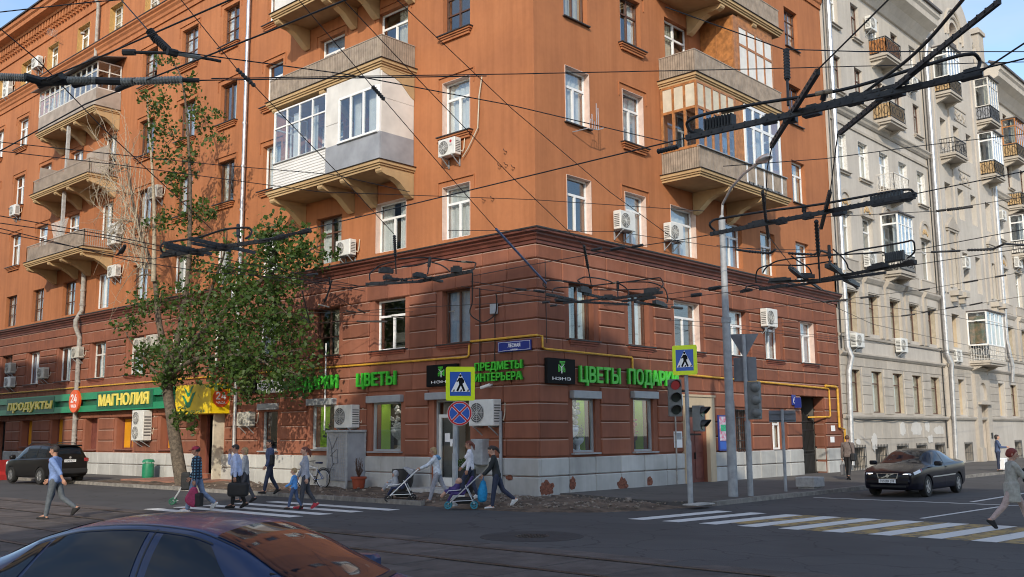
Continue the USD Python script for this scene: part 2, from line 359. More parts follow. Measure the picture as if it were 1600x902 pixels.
def M_check(name, c1, c2, s):
    usdkit.material(stage, LOOK + name, {'tc': ('texture_coordinate', {}), 'mp': ('mapping', {'rotation': (0.0, 0.0, 0.6)}), 'w1': ('wave_texture', {'wave_type': 'bands', 'bands_direction': 'z', 'scale': s}),
        'w2': ('wave_texture', {'wave_type': 'bands', 'bands_direction': 'x', 'scale': s}), 'mx': ('mix', {'mix_type': 'multiply', 'fac': 1.0}),
        'r': ('rgb_ramp', {'ramp': [(0, c1), (0.25, c1), (0.6, c2), (1, c2)]}), 'p': ('principled_bsdf', {'roughness': 0.85})},
        [('tc.object', 'mp.vector'), ('mp.vector', 'w1.vector'), ('mp.vector', 'w2.vector'), ('w1.color', 'mx.color1'), ('w2.color', 'mx.color2'),
         ('mx.color', 'r.fac'), ('r.color', 'p.base_color')], surface='p.BSDF')
M_check('plaid_shirt', (0.012, 0.022, 0.04), (0.12, 0.26, 0.36), 4.2)
M_check('navy_check', (0.02, 0.03, 0.08), (0.13, 0.17, 0.30), 9.0)
for nm, c in dict(skin=(0.40, 0.21, 0.14), skin_pale=(0.50, 0.29, 0.21), hair_dark=(0.02, 0.014, 0.012), hair_brown=(0.09, 0.045, 0.025), hair_blond=(0.34, 0.23, 0.11),
                  hair_red=(0.22, 0.03, 0.018), hair_auburn=(0.13, 0.035, 0.02), shirt_blue=(0.16, 0.24, 0.46), shirt_pale=(0.46, 0.53, 0.74), boy_blue=(0.09, 0.28, 0.62),
                  hoodie_grey=(0.30, 0.32, 0.38), jacket_white=(0.60, 0.65, 0.72), top_white=(0.66, 0.66, 0.72), jacket_black=(0.014, 0.018, 0.020), jacket_taupe=(0.135, 0.105, 0.095),
                  denim=(0.055, 0.085, 0.17), denim_dark=(0.02, 0.028, 0.06), jeans_pale=(0.16, 0.22, 0.34), trousers_grey=(0.085, 0.10, 0.115), trousers_black=(0.011, 0.011, 0.013),
                  leggings_grey=(0.30, 0.31, 0.36), trousers_dark=(0.045, 0.048, 0.06), coat_grey=(0.36, 0.35, 0.31), leggings_pink=(0.44, 0.33, 0.30), shoe_black=(0.012, 0.011, 0.011),
                  shoe_white=(0.62, 0.62, 0.62), shoe_red=(0.40, 0.03, 0.05), shoe_brown=(0.06, 0.04, 0.03), cap_red=(0.33, 0.02, 0.05), bag_black=(0.012, 0.012, 0.013),
                  bag_pink=(0.30, 0.03, 0.09), bag_blue=(0.01, 0.24, 0.50), bag_grey=(0.13, 0.13, 0.14), cloth_purple=(0.05, 0.03, 0.14), cloth_navy=(0.02, 0.028, 0.075),
                  cloth_grey=(0.35, 0.36, 0.38), bike_white=(0.62, 0.63, 0.65), bike_blue=(0.02, 0.10, 0.30), wheel_teal=(0.03, 0.22, 0.30), top_red=(0.22, 0.02, 0.04),
                  hood_blue=(0.16, 0.33, 0.52), shirt_blue_dark=(0.05, 0.06, 0.12)).items():
    M(nm, c, 0.75 if 'hair' not in nm else 0.5, 0.22, 14, bump=0 if 'skin' in nm else 0.8, bscale=11 if 'hair' not in nm else 60)

# ---------------------------------------------------------------- windows of every front
def window(parent, side, u, w, z0, z1, style='T', frame='white_frame', depth=0.20, curtain=None, liner=None, sill=None, open_=None):
    """a window in an opening of width w centred at u; built in the frame of its front"""
    f = MB(); uL, uR = u - w / 2, u + w / 2; y0, y1 = -depth - 0.06, -depth
    t = 0.07 if frame != 'brown_frame' else 0.065
    f.box(uL, uL + t, y0, y1, z0, z1); f.box(uR - t, uR, y0, y1, z0, z1)
    f.box(uL + t, uR - t, y0, y1, z0, z0 + t); f.box(uL + t, uR - t, y0, y1, z1 - t, z1)
    a, b, c, d = uL + t, uR - t, z0 + t, z1 - t; cells = []
    s = 0.085 if frame != 'brown_frame' else 0.06
    def vb(x, p, q, k=s): f.box(x - k / 2, x + k / 2, y0 - 0.002, y1 + 0.015, p, q)
    def hb(z, p, q, k=s): f.box(p, q, y0 - 0.004, y1 + 0.008, z - k / 2, z + k / 2)
    if style == 'T':            # fanlight over two sashes
        zt = z0 + (z1 - z0) * 0.68; hb(zt, a, b); vb(u, c, zt - s / 2)
        cells = [(a, u - s / 2, c, zt - s / 2), (u + s / 2, b, c, zt - s / 2), (a, b, zt + s / 2, d)]
    elif style == 'C':          # cross
        zt = z0 + (z1 - z0) * 0.66; hb(zt, a, b); vb(u, c, zt - s / 2); vb(u, zt + s / 2, d)
        cells = [(a, u - s / 2, c, zt - s / 2), (u + s / 2, b, c, zt - s / 2), (a, u - s / 2, zt + s / 2, d), (u + s / 2, b, zt + s / 2, d)]
    elif style == 'two':
        vb(u, c, d); cells = [(a, u - s / 2, c, d), (u + s / 2, b, c, d)]
    elif style == 'six':
        z2 = z0 + (z1 - z0) * 0.40; z3 = z0 + (z1 - z0) * 0.72; vb(u, c, d)
        for p, q in ((a, u - s / 2), (u + s / 2, b)):
            hb(z2, p, q, 0.045); hb(z3, p, q, 0.045)
            cells += [(p, q, c, z2 - 0.022), (p, q, z2 + 0.022, z3 - 0.022), (p, q, z3 + 0.022, d)]
    elif style == 'tall':       # narrow leaf below, light above
        zt = z0 + (z1 - z0) * 0.70; hb(zt, a, b); cells = [(a, b, c, zt - s / 2), (a, b, zt + s / 2, d)]
    else:
        cells = [(a, b, c, d)]
    p = fadd(parent, 'window', f, frame, side)
    for (q0, q1, r0, r1) in cells:
        fadd(p, 'pane', MB().box(q0, q1, y0 + 0.024, y0 + 0.030, r0, r1), 'pane_glass', side)
    if curtain:
        kind, where = curtain
        for (k0, k1) in {'both': ((0.02, 0.40), (0.60, 0.98)), 'left': ((0.02, 0.5),), 'right': ((0.5, 0.98),), 'full': ((0.02, 0.98),)}[where]:
            n = 22; us = np.linspace(uL + w * k0, uL + w * k1, n); ph = rnd.uniform(0, 6)
            ws = -depth - 0.16 + 0.025 * np.sin(np.arange(n) * 1.5 + ph)
            v = [(us[i], ws[i], zz) for zz in (z0 + 0.05, z1 - 0.02) for i in range(n)] + [(us[i], ws[i] - 0.01, zz) for zz in (z0 + 0.05, z1 - 0.02) for i in range(n)]
            fc = [(i, i + 1, n + i + 1, n + i) for i in range(n - 1)] + [(2 * n + i, 3 * n + i, 3 * n + i + 1, 2 * n + i + 1) for i in range(n - 1)]
            fadd(p, 'curtain', MB().put(v, fc), kind, side, smooth=True)
    if liner:
        l = MB(); e = 0.012
        l.box(uL - 0.002, uL + e, -depth, 0.004, z0, z1); l.box(uR - e, uR + 0.002, -depth, 0.004, z0, z1); l.box(uL + e, uR - e, -depth, 0.004, z1 - e, z1 + 0.002)
        fadd(p, 'reveal', l, liner, side)
    if sill == 'tin':
        fadd(p, 'sill', MB().box(uL - 0.06, uR + 0.06, -depth, 0.09, z0 - 0.045, z0 - 0.005), 'dark_tin', side)
    elif sill == 'white':
        fadd(p, 'sill', MB().box(uL - 0.03, uR + 0.03, -depth, 0.10, z0 - 0.045, z0 - 0.005), 'white_frame', side)
    elif sill in ('moulded', 'console'):
        sm = 'dark_tin'; k = MB()
        k.box(uL - 0.16, uR + 0.16, -depth, 0.20, z0 - 0.05, z0 - 0.012)
        fadd(p, 'sill', k, sm, side)
        m = MB(); m.box(uL - 0.13, uR + 0.13, 0.0, 0.16, z0 - 0.11, z0 - 0.052); m.box(uL - 0.08, uR + 0.08, 0.0, 0.11, z0 - 0.18, z0 - 0.112)
        m.box(uL - 0.03, uR + 0.03, 0.0, 0.07, z0 - 0.27, z0 - 0.182)
        if sill == 'console': m.box(uL + 0.10, uR - 0.10, 0.0, 0.05, z0 - 0.36, z0 - 0.272)
        fadd(p, 'sill_moulding', m, 'red_brown_trim' if sill == 'console' else 'orange_render', side)
    return p

def wall(parent, side, rect, holes, w0, w1, mat, name='wall'):
    u0, u1, z0, z1 = rect
    pg = sbox(u0, z0, u1, z1).difference(unary_union([h if hasattr(h, 'geom_type') else sbox(h[0], h[2], h[1], h[3]) for h in holes])) if holes else sbox(u0, z0, u1, z1)
    return fadd(parent, name, MB().prism(pg, w0, w1, 'xz'), mat, side)

def run3(prof, L, R, w_in=0.0):
    """a moulding that follows both fronts and mitres at the corner; prof = (w, z) outline, anticlockwise seen along the front"""
    pr = np.asarray(prof, float); k = len(pr)
    v = np.vstack([np.stack([-pr[:, 0], np.full(k, L), pr[:, 1]], 1), np.stack([-pr[:, 0], -pr[:, 0], pr[:, 1]], 1), np.stack([np.full(k, R), -pr[:, 0], pr[:, 1]], 1)])
    f = []
    for i in range(2):
        for j in range(k):
            j2 = (j + 1) % k
            f += [(i * k + j, i * k + j2, (i + 1) * k + j2), (i * k + j, (i + 1) * k + j2, (i + 1) * k + j)]
    f += [(0, j + 1, j) for j in range(1, k - 1)] + [(2 * k, 2 * k + j, 2 * k + j + 1) for j in range(1, k - 1)]
    t = trimesh.Trimesh(v, f, process=False); trimesh.repair.fix_normals(t)
    return MB().tm(t)
# ---------------------------------------------------------------- ground: roads, tram track, pavements, kerbs, earth, painted marks
def M_road(name, col, crack=0.5):
    c = np.array(col)
    usdkit.material(stage, LOOK + name, {'g': ('geometry', {}), 'mp': ('mapping', {'scale': (1.0, 0.18, 1.0)}), 'n1': ('noise_texture', {'scale': 0.28, 'detail': 4.0}), 'n2': ('noise_texture', {'scale': 1.5, 'detail': 6.0, 'roughness': 0.65}), 'n3': ('noise_texture', {'scale': 38.0, 'detail': 3.0}),
        'nw': ('noise_texture', {'scale': 0.9, 'detail': 5.0}), 'mw': ('mix', {'mix_type': 'linear_light', 'fac': 0.55}), 'v': ('voronoi_texture', {'feature': 'distance_to_edge', 'scale': 0.55}), 'vr': ('rgb_ramp', {'ramp': [(0, (0.45, 0.44, 0.43)), (0.006, (0.6, 0.6, 0.6)), (0.013, (1, 1, 1)), (1, (1, 1, 1))]}),
        'r1': ('rgb_ramp', {'ramp': [(0, tuple(c * .78)), (0.46, tuple(c * .9)), (0.5, tuple(c)), (1, tuple(c * 1.18))]}), 'r2': ('rgb_ramp', {'ramp': [(0, (.72, .72, .73)), (.45, (.97, .97, .97)), (.65, (1.06, 1.05, 1.03)), (1, (1.15, 1.13, 1.1))]}),
        'r3': ('rgb_ramp', {'ramp': [(0, (.7, .7, .7)), (.5, (1, 1, 1)), (.75, (1.25, 1.25, 1.25)), (1, (1.4, 1.4, 1.4))]}), 'm1': ('mix', {'mix_type': 'multiply', 'fac': 1.0}), 'm2': ('mix', {'mix_type': 'multiply', 'fac': 0.7}), 'm3': ('mix', {'mix_type': 'multiply', 'fac': crack}),
        'b': ('bump', {'strength': 0.5, 'distance': 0.012}), 'p': ('principled_bsdf', {'roughness': 0.85, 'specular_ior_level': 0.3})},
        [('g.position', 'n1.vector'), ('g.position', 'mp.vector'), ('mp.vector', 'n2.vector'), ('g.position', 'n3.vector'), ('g.position', 'nw.vector'), ('g.position', 'mw.color1'), ('nw.color', 'mw.color2'), ('mw.color', 'v.vector'), ('v.distance', 'vr.fac'), ('n1.fac', 'r1.fac'), ('n2.fac', 'r2.fac'), ('n3.fac', 'r3.fac'),
         ('r1.color', 'm1.color1'), ('r2.color', 'm1.color2'), ('m1.color', 'm2.color1'), ('r3.color', 'm2.color2'), ('m2.color', 'm3.color1'), ('vr.color', 'm3.color2'), ('m3.color', 'p.base_color'), ('n3.fac', 'b.height'), ('b.normal', 'p.normal')], surface='p.BSDF')
M_road('asphalt', (0.074, 0.072, 0.074), .8)
M_road('asphalt_pavement', (0.108, 0.100, 0.093), .5)
M('asphalt_patch', (0.030, 0.030, 0.033), 0.8, 0.2, 3, bump=0.4, bscale=70)
M('tram_slab', (0.100, 0.084, 0.078), 0.88, 0.30, 1.6, bump=0.6, bscale=30, ov=0.16, spec=0.3)
M('rail_steel', (0.06, 0.052, 0.048), 0.45, 0.3, 3, metal=0.6)
M('kerb_granite', (0.22, 0.205, 0.185), 0.9, 0.3, 5, bump=0.4, ov=0.12)
M('earth', (0.125, 0.088, 0.062), 0.95, 0.55, 2.2, bump=1.0, bscale=18)
M('rubble', (0.22, 0.18, 0.145), 0.95, 0.4, 9, bump=0.6, ov=0.3)
M('paving_red', (0.30, 0.145, 0.10), 0.9, 0.2, 3, bump=0.3)
def M_paint(name, col, worn):
    usdkit.material(stage, LOOK + name, {'g': ('geometry', {}), 'n': ('noise_texture', {'scale': 3.2, 'detail': 9.0, 'roughness': 0.72}), 'n2': ('noise_texture', {'scale': 45.0, 'detail': 3.0}), 'r': ('rgb_ramp', {'ramp': [(0, (0, 0, 0)), (worn - .05, (.1, .1, .1)), (worn + .05, (1, 1, 1)), (1, (1, 1, 1))]}),
        'r2': ('rgb_ramp', {'ramp': [(0, (.6, .6, .6)), (.5, (.95, .95, .95)), (1, (1.05, 1.05, 1.05))]}), 'mx': ('mix', {'color1': (0.075, 0.074, 0.076), 'color2': col}), 'm2': ('mix', {'mix_type': 'multiply', 'fac': .8}), 'p': ('principled_bsdf', {'roughness': 0.75})},
        [('g.position', 'n.vector'), ('g.position', 'n2.vector'), ('n.fac', 'r.fac'), ('n2.fac', 'r2.fac'), ('r.color', 'mx.fac'), ('mx.color', 'm2.color1'), ('r2.color', 'm2.color2'), ('m2.color', 'p.base_color')], surface='p.BSDF')
M_paint('road_white', (0.62, 0.62, 0.61), .36)
M_paint('road_yellow', (0.38, 0.26, 0.085), .48)
M('iron_cover', (0.05, 0.048, 0.046), 0.5, 0.3, 12, metal=0.5, bump=0.4)
S = lambda n, m, mat, **k: tag(add('/World', n, m, mat, **k), kind='structure')
S('ground', MB().box(-400, 500, -400, 500, -1.0, -0.012), 'asphalt')
S('road', MB().box(-60, 90, -90, 70, -0.30, 0.0), 'asphalt')
# tram slabs and rails
track = tag(add('/World', 'tram_track', MB().box(-16.7, -10.2, -60, 60, -0.2, 0.003), 'asphalt'), kind='structure')
rails = [-10.90, -12.42, -14.42, -15.94]
for x in rails:
    add(track, 'rail', MB().box(x - 0.035, x + 0.035, -60, 60, -0.05, 0.020).box(x + 0.055, x + 0.075, -60, 60, -0.05, 0.017), 'rail_steel')
strips = [(-10.82, -10.24), (-12.33, -10.98), (-13.42, -12.50), (-14.34, -13.44), (-15.85, -14.50), (-16.6, -16.02)]
far_slabs = MB()
for x0, x1 in strips:
    y = -21.0 + rnd.uniform(-1, 0); ln = 1.35 if x1 - x0 > 1 else 1.9
    while y < 30:
        l = ln * rnd.uniform(0.9, 1.1); zt = 0.014 + rnd.uniform(-0.005, 0.006); g = 0.014
        if -14.5 < y < 9.0:
            b = MB().cbox(x0 + g, x1 - g, y + g, y + l - g, -0.12, zt, 0.014)
            v = b.v[0]; top = v[:, 2] > 0; v[top, 2] += (v[top, 0] - x0) * rnd.uniform(-0.006, 0.006) + (v[top, 1] - y) * rnd.uniform(-0.005, 0.005)
            add(track, 'slab', b, 'tram_slab')
        else:
            far_slabs.box(x0 + g, x1 - g, y + g, y + l - g, -0.12, zt)
        y += l
tag(add(track, 'paving_beyond', far_slabs, 'tram_slab'), kind='stuff')
# pavements (0.12 m) with kerb stones
KX, KY = -4.33, -5.95
corner = [(KX, 0.6), (-4.55, -1.6), (-4.30, -3.4), (-3.3, -4.9), (-1.7, -5.7), (0.4, KY)]
right_pave = Polygon([(0.45, KY), (70, KY), (70, 0.3), (0.9, 0.3), (0.95, -0.6), (0.15, -3.2), (-0.35, -5.0)])
S('pavement', MB().prism(right_pave, -0.3, 0.12), 'asphalt_pavement')
S('pavement_left', MB().box(KX, 0.2, 23.0, 60, -0.3, 0.12), 'asphalt_pavement')
opp = S('pavement_opposite', MB().box(-70, -20.6, -60, -18.6, -0.3, 0.10), 'asphalt_pavement')
S('pavement_across', MB().box(-70, -20.6, 12, 80, -0.3, 0.10), 'asphalt_pavement')
kerb = thing('kerb', None, None, kind='structure')
far_k = MB()
y = 21.0
def kerb_line(p, q):
    p, q = np.array(p, float), np.array(q, float); L = np.linalg.norm(q - p); d = (q - p) / L; n = max(1, round(L / 1.0))
    for i in range(n):
        a, b = p + d * (i * L / n + 0.008), p + d * ((i + 1) * L / n - 0.008); sd = np.array([-d[1], d[0]]) * 0.07
        j = rnd.uniform(-0.012, 0.012)
        pg = Polygon([a - sd, b - sd, b + sd, a + sd]); m = MB().prism(pg, -0.3, 0.128 + j)
        if abs((a[0] + b[0]) / 2) < 24 and (a[1] + b[1]) / 2 < 24: add(kerb, 'kerb_stone', m, 'kerb_granite')
        else: far_k.put(m.v[0], m.f[0])
kerb_line((KX, 58), (KX, 0.6))
kerb_line((0.45, KY - 0.07), (70, KY - 0.07))
kerb_line((-20.6, -58), (-20.6, -18.6)); kerb_line((-20.6, -18.6), (-66, -18.6))
tag(add(kerb, 'kerb_beyond', far_k, 'kerb_granite'), kind='stuff')
# dug-up earth along the left front and round the corner
def ground_patch(poly, step, hz, seed, edge=0.5):
    x0, y0, x1, y1 = poly.bounds; pts = []
    import shapely
    gx, gy = np.meshgrid(np.arange(x0, x1 + step, step), np.arange(y0, y1 + step, step), indexing='ij')
    n0, n1 = gx.shape
    P = np.stack([gx.ravel(), gy.ravel()], 1)
    sp = shapely.points(P); ins = shapely.contains(poly, sp); dist = shapely.distance(poly.exterior, sp); dist[~ins] = 0
    f = np.minimum(dist / edge, 1.0)
    nz = meshkit.fbm(np.stack([P[:, 0] * 1.3, P[:, 1] * 1.3, np.full(len(P), seed * 7.3)], 1), 5, seed)
    nz2 = meshkit.noise(np.stack([P[:, 0] * 7, P[:, 1] * 7, np.full(len(P), 3.0)], 1), seed + 1)
    z = 0.005 + f * (hz + (nz - 0.5) * 0.22 + (nz2 - 0.5) * 0.05)
    z[~ins] = -0.05
    v = np.column_stack([P, z]); k = np.arange(n0 * n1).reshape(n0, n1)
    q = np.stack([k[:-1, :-1], k[1:, :-1], k[1:, 1:], k[:-1, 1:]], -1).reshape(-1, 4)
    m = ins.reshape(n0, n1); keep = (m[:-1, :-1] | m[1:, :-1] | m[1:, 1:] | m[:-1, 1:]).ravel()
    return MB().put(v, q[keep])
left_earth = Polygon([(0.2, 23.2), (KX - 0.02, 23.2), (KX - 0.02, 0.6)] + corner[1:] + [(-0.35, -5.1), (0.15, -3.2), (0.95, -0.6), (1.1, 0.2)])
e = S('earth', ground_patch(left_earth, 0.14, 0.085, 3), 'earth', smooth=True)
r2 = random.Random(5); st = MB()
for i in range(900):
    x, yy = r2.uniform(-4.3, 0.6), r2.uniform(-5.4, 16) if i % 3 else r2.uniform(-5.4, 2)
    from shapely.geometry import Point
    if left_earth.contains(Point(x, yy)) and (x < -0.3 or yy < -0.4):
        s_ = r2.uniform(0.015, 0.06) * (2.0 if r2.random() < 0.05 else 1)
        t = trimesh.creation.icosphere(0, s_); v = t.vertices * np.array([1, r2.uniform(.6, 1.2), r2.uniform(.4, .8)]) + np.array([[r2.uniform(-.3, .3) * s_ for _ in range(3)] for _ in range(len(t.vertices))])
        st.put(v + np.array([x, yy, 0.085 + r2.uniform(-0.02, 0.05)]), t.faces)
tag(add('/World', 'rubble', st, 'rubble'), 'small stones and rubble strewn over the dug-up earth at the corner', 'rubble', kind='stuff')
S('shop_forecourt', MB().box(-2.6, 0.0, 17.2, 22.5, 0.0, 0.16), 'paving_red')
S('door_step', MB().cbox(-1.0, 0.0, 2.6, 5.2, 0.0, 0.22, 0.02), 'concrete')
# painted marks
marks = thing('road_markings', None, None, kind='structure')
def stripe(x0, x1, y0, y1, mat, z=0.004, name='stripe', sk=0.0):
    add(marks, name, MB().prism([(x0, y0), (x1, y0 + sk), (x1, y1 + sk), (x0, y1)], z - 0.003, z), mat)
for k, x in enumerate((-5.93, -6.94, -7.95, -8.86, -9.75)):
    stripe(x - 0.21, x + 0.21, 0.3 if k else 0.0, 6.0 if k else 5.75, 'road_white')
for k in range(9):
    y = -6.85 - 0.965 * k
    stripe(-4.4, -1.0, y - 0.22, y + 0.22, 'road_white', sk=-0.35)
    if k >= 2: stripe(-3.9 if k < 4 else -4.4, -1.0, y - 0.72, y - 0.25, 'road_yellow', 0.003, 'yellow_stripe', sk=-0.35)
stripe(5.2, 5.32, -6.6, -13.2, 'road_white')
add(marks, 'line', MB().prism([(-0.2, -11.85), (5.2, -12.15), (5.2, -12.25), (-0.2, -11.95)], 0.001, 0.004), 'road_white')
add(marks, 'line', MB().box(6.0, 60, -11.05, -10.93, 0.001, 0.004), 'road_white')
# dark round patch with an iron cover, grating at the corner
pc = np.array([-8.79, -7.5]); g = np.linspace(0, 2 * math.pi, 41)[:-1]
cover = thing('manhole', 'dark round asphalt patch with an iron manhole cover in the middle of the crossroads', 'manhole', kind=None)
add(cover, 'patch', MB().prism([(pc[0] + 1.02 * (1 + .03 * math.sin(3 * a)) * math.cos(a), pc[1] + 1.02 * math.sin(a)) for a in g], 0.0, 0.005), 'asphalt_patch')
cv = MB().prism([(pc[0] + 0.34 * math.cos(a), pc[1] + 0.34 * math.sin(a)) for a in g], 0.0, 0.012)
for i in range(-3, 4):
    for j in range(-3, 4):
        if i * i + j * j < 11: cv.box(pc[0] + i * .085 - .025, pc[0] + i * .085 + .025, pc[1] + j * .085 - .025, pc[1] + j * .085 + .025, 0.012, 0.018)
add(cover, 'cover', cv, 'iron_cover')
gx, gy = (-0.47, -6.17)
gr_ = MB().box(gx - .55, gx + .35, gy - .22, gy + .22, 0.10, 0.124)
for i in range(9): gr_.box(gx - .5 + i * .095, gx - .45 + i * .095, gy - .2, gy + .2, 0.124, 0.132)
solo('tactile_plate', gr_, 'concrete', 'pale ribbed plate set in the pavement at the right crossing', 'paving plate')
# ---------------------------------------------------------------- the red corner building
ULEN, RLEN = 52.0, 22.2
red = thing('corner_building', 'orange-red seven-storey corner house with rust-coloured stone base, balconies and shops', 'building')
LC = [3.73, 7.25, 11.10, 15.30, 19.0, 22.78, 26.85, 31.0, 35.15, 39.4, 43.4, 47.4]      # window axes, left front
LW = [1.40, 1.74, 1.66, 1.36, 1.40, 1.56, 1.62, 1.60, 1.62, 1.58, 1.62, 1.6]
RC = [2.30, 5.62, 8.82, 12.62, 15.62, 18.95]
RW = [1.34, 1.32, 1.78, 1.50, 1.30, 1.34]
FZ = {2: (5.12, 7.01), 3: (8.84, 10.75), 4: (12.62, 14.65), 5: (16.45, 18.42), 6: (20.28, 22.25), 7: (24.40, 26.05)}
def rect(c, w, z): return (c - w / 2, c + w / 2, z[0], z[1])
Lg = [(6.57, 8.22, 1.42, 3.2), (10.5, 11.97, 1.48, 3.2), (14.3, 15.43, 1.40, 3.1), (18.5, 20.35, 0.35, 3.06), (22.75, 24.0, 1.40, 2.98), (26.75, 28.5, 1.40, 3.0),
      (30.7, 32.1, 1.36, 3.05), (34.9, 36.3, 1.45, 3.1), (39.05, 40.5, 1.5, 3.1), (43.0, 44.5, 0.4, 3.1), (3.03, 4.82, 0.22, 3.2)]
Rg = [(1.73, 2.95, 1.38, 3.17), (5.13, 6.36, 1.36, 3.24), (8.52, 9.92, 0.05, 2.95), (12.18, 13.22, 1.24, 2.92), (15.22, 16.26, 1.26, 2.84), (17.88, 20.28, -0.1, 3.62)]
Lh = {f: [rect(c, w, FZ[f]) for c, w in zip(LC, LW)] for f in FZ}
Rh = {f: [rect(c, w, FZ[f]) for c, w in zip(RC, RW)] for f in FZ}
# walls: base storeys a little behind the stones, upper storeys above the cornice
wall(red, 'L', (-0.0, ULEN, -0.3, 8.40), Lg + Lh[2], -0.45, -0.0, 'rust_stone')
wall(red, 'R', (0.45, RLEN, -0.3, 8.40), Rg + Rh[2], -0.45, -0.0, 'rust_stone')
up = [h for f in range(3, 8) for h in Lh[f]]
wall(red, 'L', (0.02, ULEN, 8.40, 28.6), up, -0.45, -0.02, 'orange_render')
up = [h for f in range(3, 8) for h in Rh[f]]
wall(red, 'R', (0.45, RLEN, 8.40, 28.6), up, -0.45, -0.02, 'orange_render')
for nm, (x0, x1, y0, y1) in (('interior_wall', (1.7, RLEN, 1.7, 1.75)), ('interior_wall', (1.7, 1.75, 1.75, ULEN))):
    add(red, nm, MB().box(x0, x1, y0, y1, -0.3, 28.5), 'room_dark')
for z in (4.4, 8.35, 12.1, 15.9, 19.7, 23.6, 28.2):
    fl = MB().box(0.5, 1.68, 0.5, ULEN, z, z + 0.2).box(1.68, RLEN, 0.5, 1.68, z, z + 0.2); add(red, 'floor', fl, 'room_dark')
add(red, 'roof', MB().box(-0.2, RLEN, -0.2, ULEN, 28.62, 28.9), 'roof_metal')
add(red, 'end_wall', MB().box(RLEN - 0.02, RLEN + 0.02, 0.02, 14, 8.4, 28.6), 'orange_render')
# cornices, bands, eaves
add(red, 'cornice', run3([(-0.1, 8.14), (0.07, 8.14), (0.07, 8.24), (0.12, 8.26), (0.14, 8.34), (0.22, 8.40), (0.22, 8.46), (0.33, 8.50), (0.34, 8.60), (-0.1, 8.64)], ULEN, RLEN), 'brown_cornice')
add(red, 'cornice_flashing', run3([(-0.05, 8.645), (0.36, 8.605), (0.37, 8.575), (0.375, 8.605), (0.375, 8.62), (-0.05, 8.72)], ULEN, RLEN), 'dark_tin')
add(red, 'upper_band', run3([(-0.1, 23.30), (0.05, 23.30), (0.05, 23.55), (0.12, 23.6), (0.14, 23.75), (0.24, 23.86), (0.24, 23.95), (0.36, 24.02), (0.36, 24.14), (-0.1, 24.2)], ULEN, RLEN), 'orange_render')
add(red, 'band_flashing', run3([(-0.05, 24.205), (0.38, 24.145), (0.39, 24.12), (0.395, 24.16), (-0.05, 24.26)], ULEN, RLEN), 'dark_tin')
add(red, 'frieze_line', run3([(-0.1, 26.55), (0.06, 26.55), (0.06, 26.66), (-0.1, 26.68)], ULEN, RLEN), 'orange_render')
add(red, 'eaves', run3([(-0.1, 27.72), (0.30, 27.72), (0.34, 27.86), (0.78, 27.95), (0.80, 28.2), (0.92, 28.26), (0.94, 28.55), (-0.1, 28.6)], ULEN, RLEN), 'orange_render')
add(red, 'eaves_edge', run3([(0.5, 28.605), (1.0, 28.56), (1.01, 28.50), (1.03, 28.50), (1.03, 28.6), (0.5, 28.7)], ULEN, RLEN), 'dark_tin')
dent_far = MB()
for i in range(100):
    u = 27.5 + i * 0.42
    if u > 51: break
    fadd(red, 'dentil', MB().box(u, u + 0.22, -0.05, 0.26, 27.30, 27.71).box(u + .02, u + 0.20, -0.05, 0.14, 27.12, 27.30), 'orange_render', 'L')
# --- stone courses
CZ = [1.27, 1.84, 2.40, 2.99, 3.58, 4.17, 4.68, 5.08, 5.68, 6.24, 6.64, 7.01, 7.64, 8.12]
def cuts(openings, za, zb, lo, hi, m=0.30):
    iv = []
    for (a, b, c, d) in openings:
        if min(zb, d) - max(za, c) > 0.12: iv.append((a - (m if c > -.05 else .02), b + (m if c > -.05 else .02)))
    segs, p = [], lo
    for a, b in sorted(iv):
        if a - p > 0.15: segs.append((p, a))
        p = max(p, b)
    if hi - p > 0.15: segs.append((p, hi))
    return segs
GATE = 19.22
blocks, pl = [], []
for side, ops, hi in (('L', Lg + Lh[2], ULEN), ('R', Rg + Rh[2], 21.9)):
    lo0 = -0.06 if side == 'L' else 0.005
    for i in range(len(CZ) - 1):
        za, zb = CZ[i], CZ[i + 1]
        for (a, b) in cuts(ops, za, zb, lo0, hi, 0.26):
            n = max(1, round((b - a) / 1.22)); off = rnd.uniform(-.12, .12) if n > 1 else 0
            ed = [a] + [a + (b - a) * k / n + off for k in range(1, n)] + [b]
            for k in range(n): blocks.append((side, ed[k], ed[k + 1], za, zb))
    for za, zb in ((-0.3, 0.66), (0.67, 1.24)):
        for (a, b) in cuts(ops, za, zb, -0.105 if side == 'L' else 0.005, hi + .08, 0.10):
            n = max(1, round((b - a) / 1.4))
            for k in range(n): pl.append((side, a + (b - a) * k / n, a + (b - a) * (k + 1) / n, za, zb))
def near(b):
    p = W(b[0], (b[1] + b[2]) / 2, 0, (b[3] + b[4]) / 2); return math.dist(p, (-23.8, -20.8, 2.0))
blocks.sort(key=near); rest = MB()
for i, b in enumerate(blocks):
    side, a, c, za, zb = b
    m = MB().cbox(a + 0.009, c - 0.009, -0.06, 0.065 + rnd.uniform(-0.008, 0.012), za + 0.017, zb - 0.017, 0.05)
    v = m.v[0]; fr = v[:, 1] > 0; v[fr, 1] += 0.012 * (1 - np.abs((v[fr, 0] - (a + c) / 2) / (c - a)) * 2)   # slightly cushioned
    if i < 300: fadd(red, 'stone_block', m, 'rust_stone', side)
    else: m.tr(FA[side]); rest.put(m.v[0], m.f[0])
tag(add(red, 'stone_courses_beyond', rest, 'rust_stone'), kind='stuff')
for (side, a, c, za, zb) in pl:
    m = MB().cbox(a + 0.004, c - 0.004, -0.05, 0.10 + rnd.uniform(-0.006, 0.008), za + 0.006, zb - 0.006, 0.04)
    fadd(red, 'plinth_block', m, 'white_plinth', side)
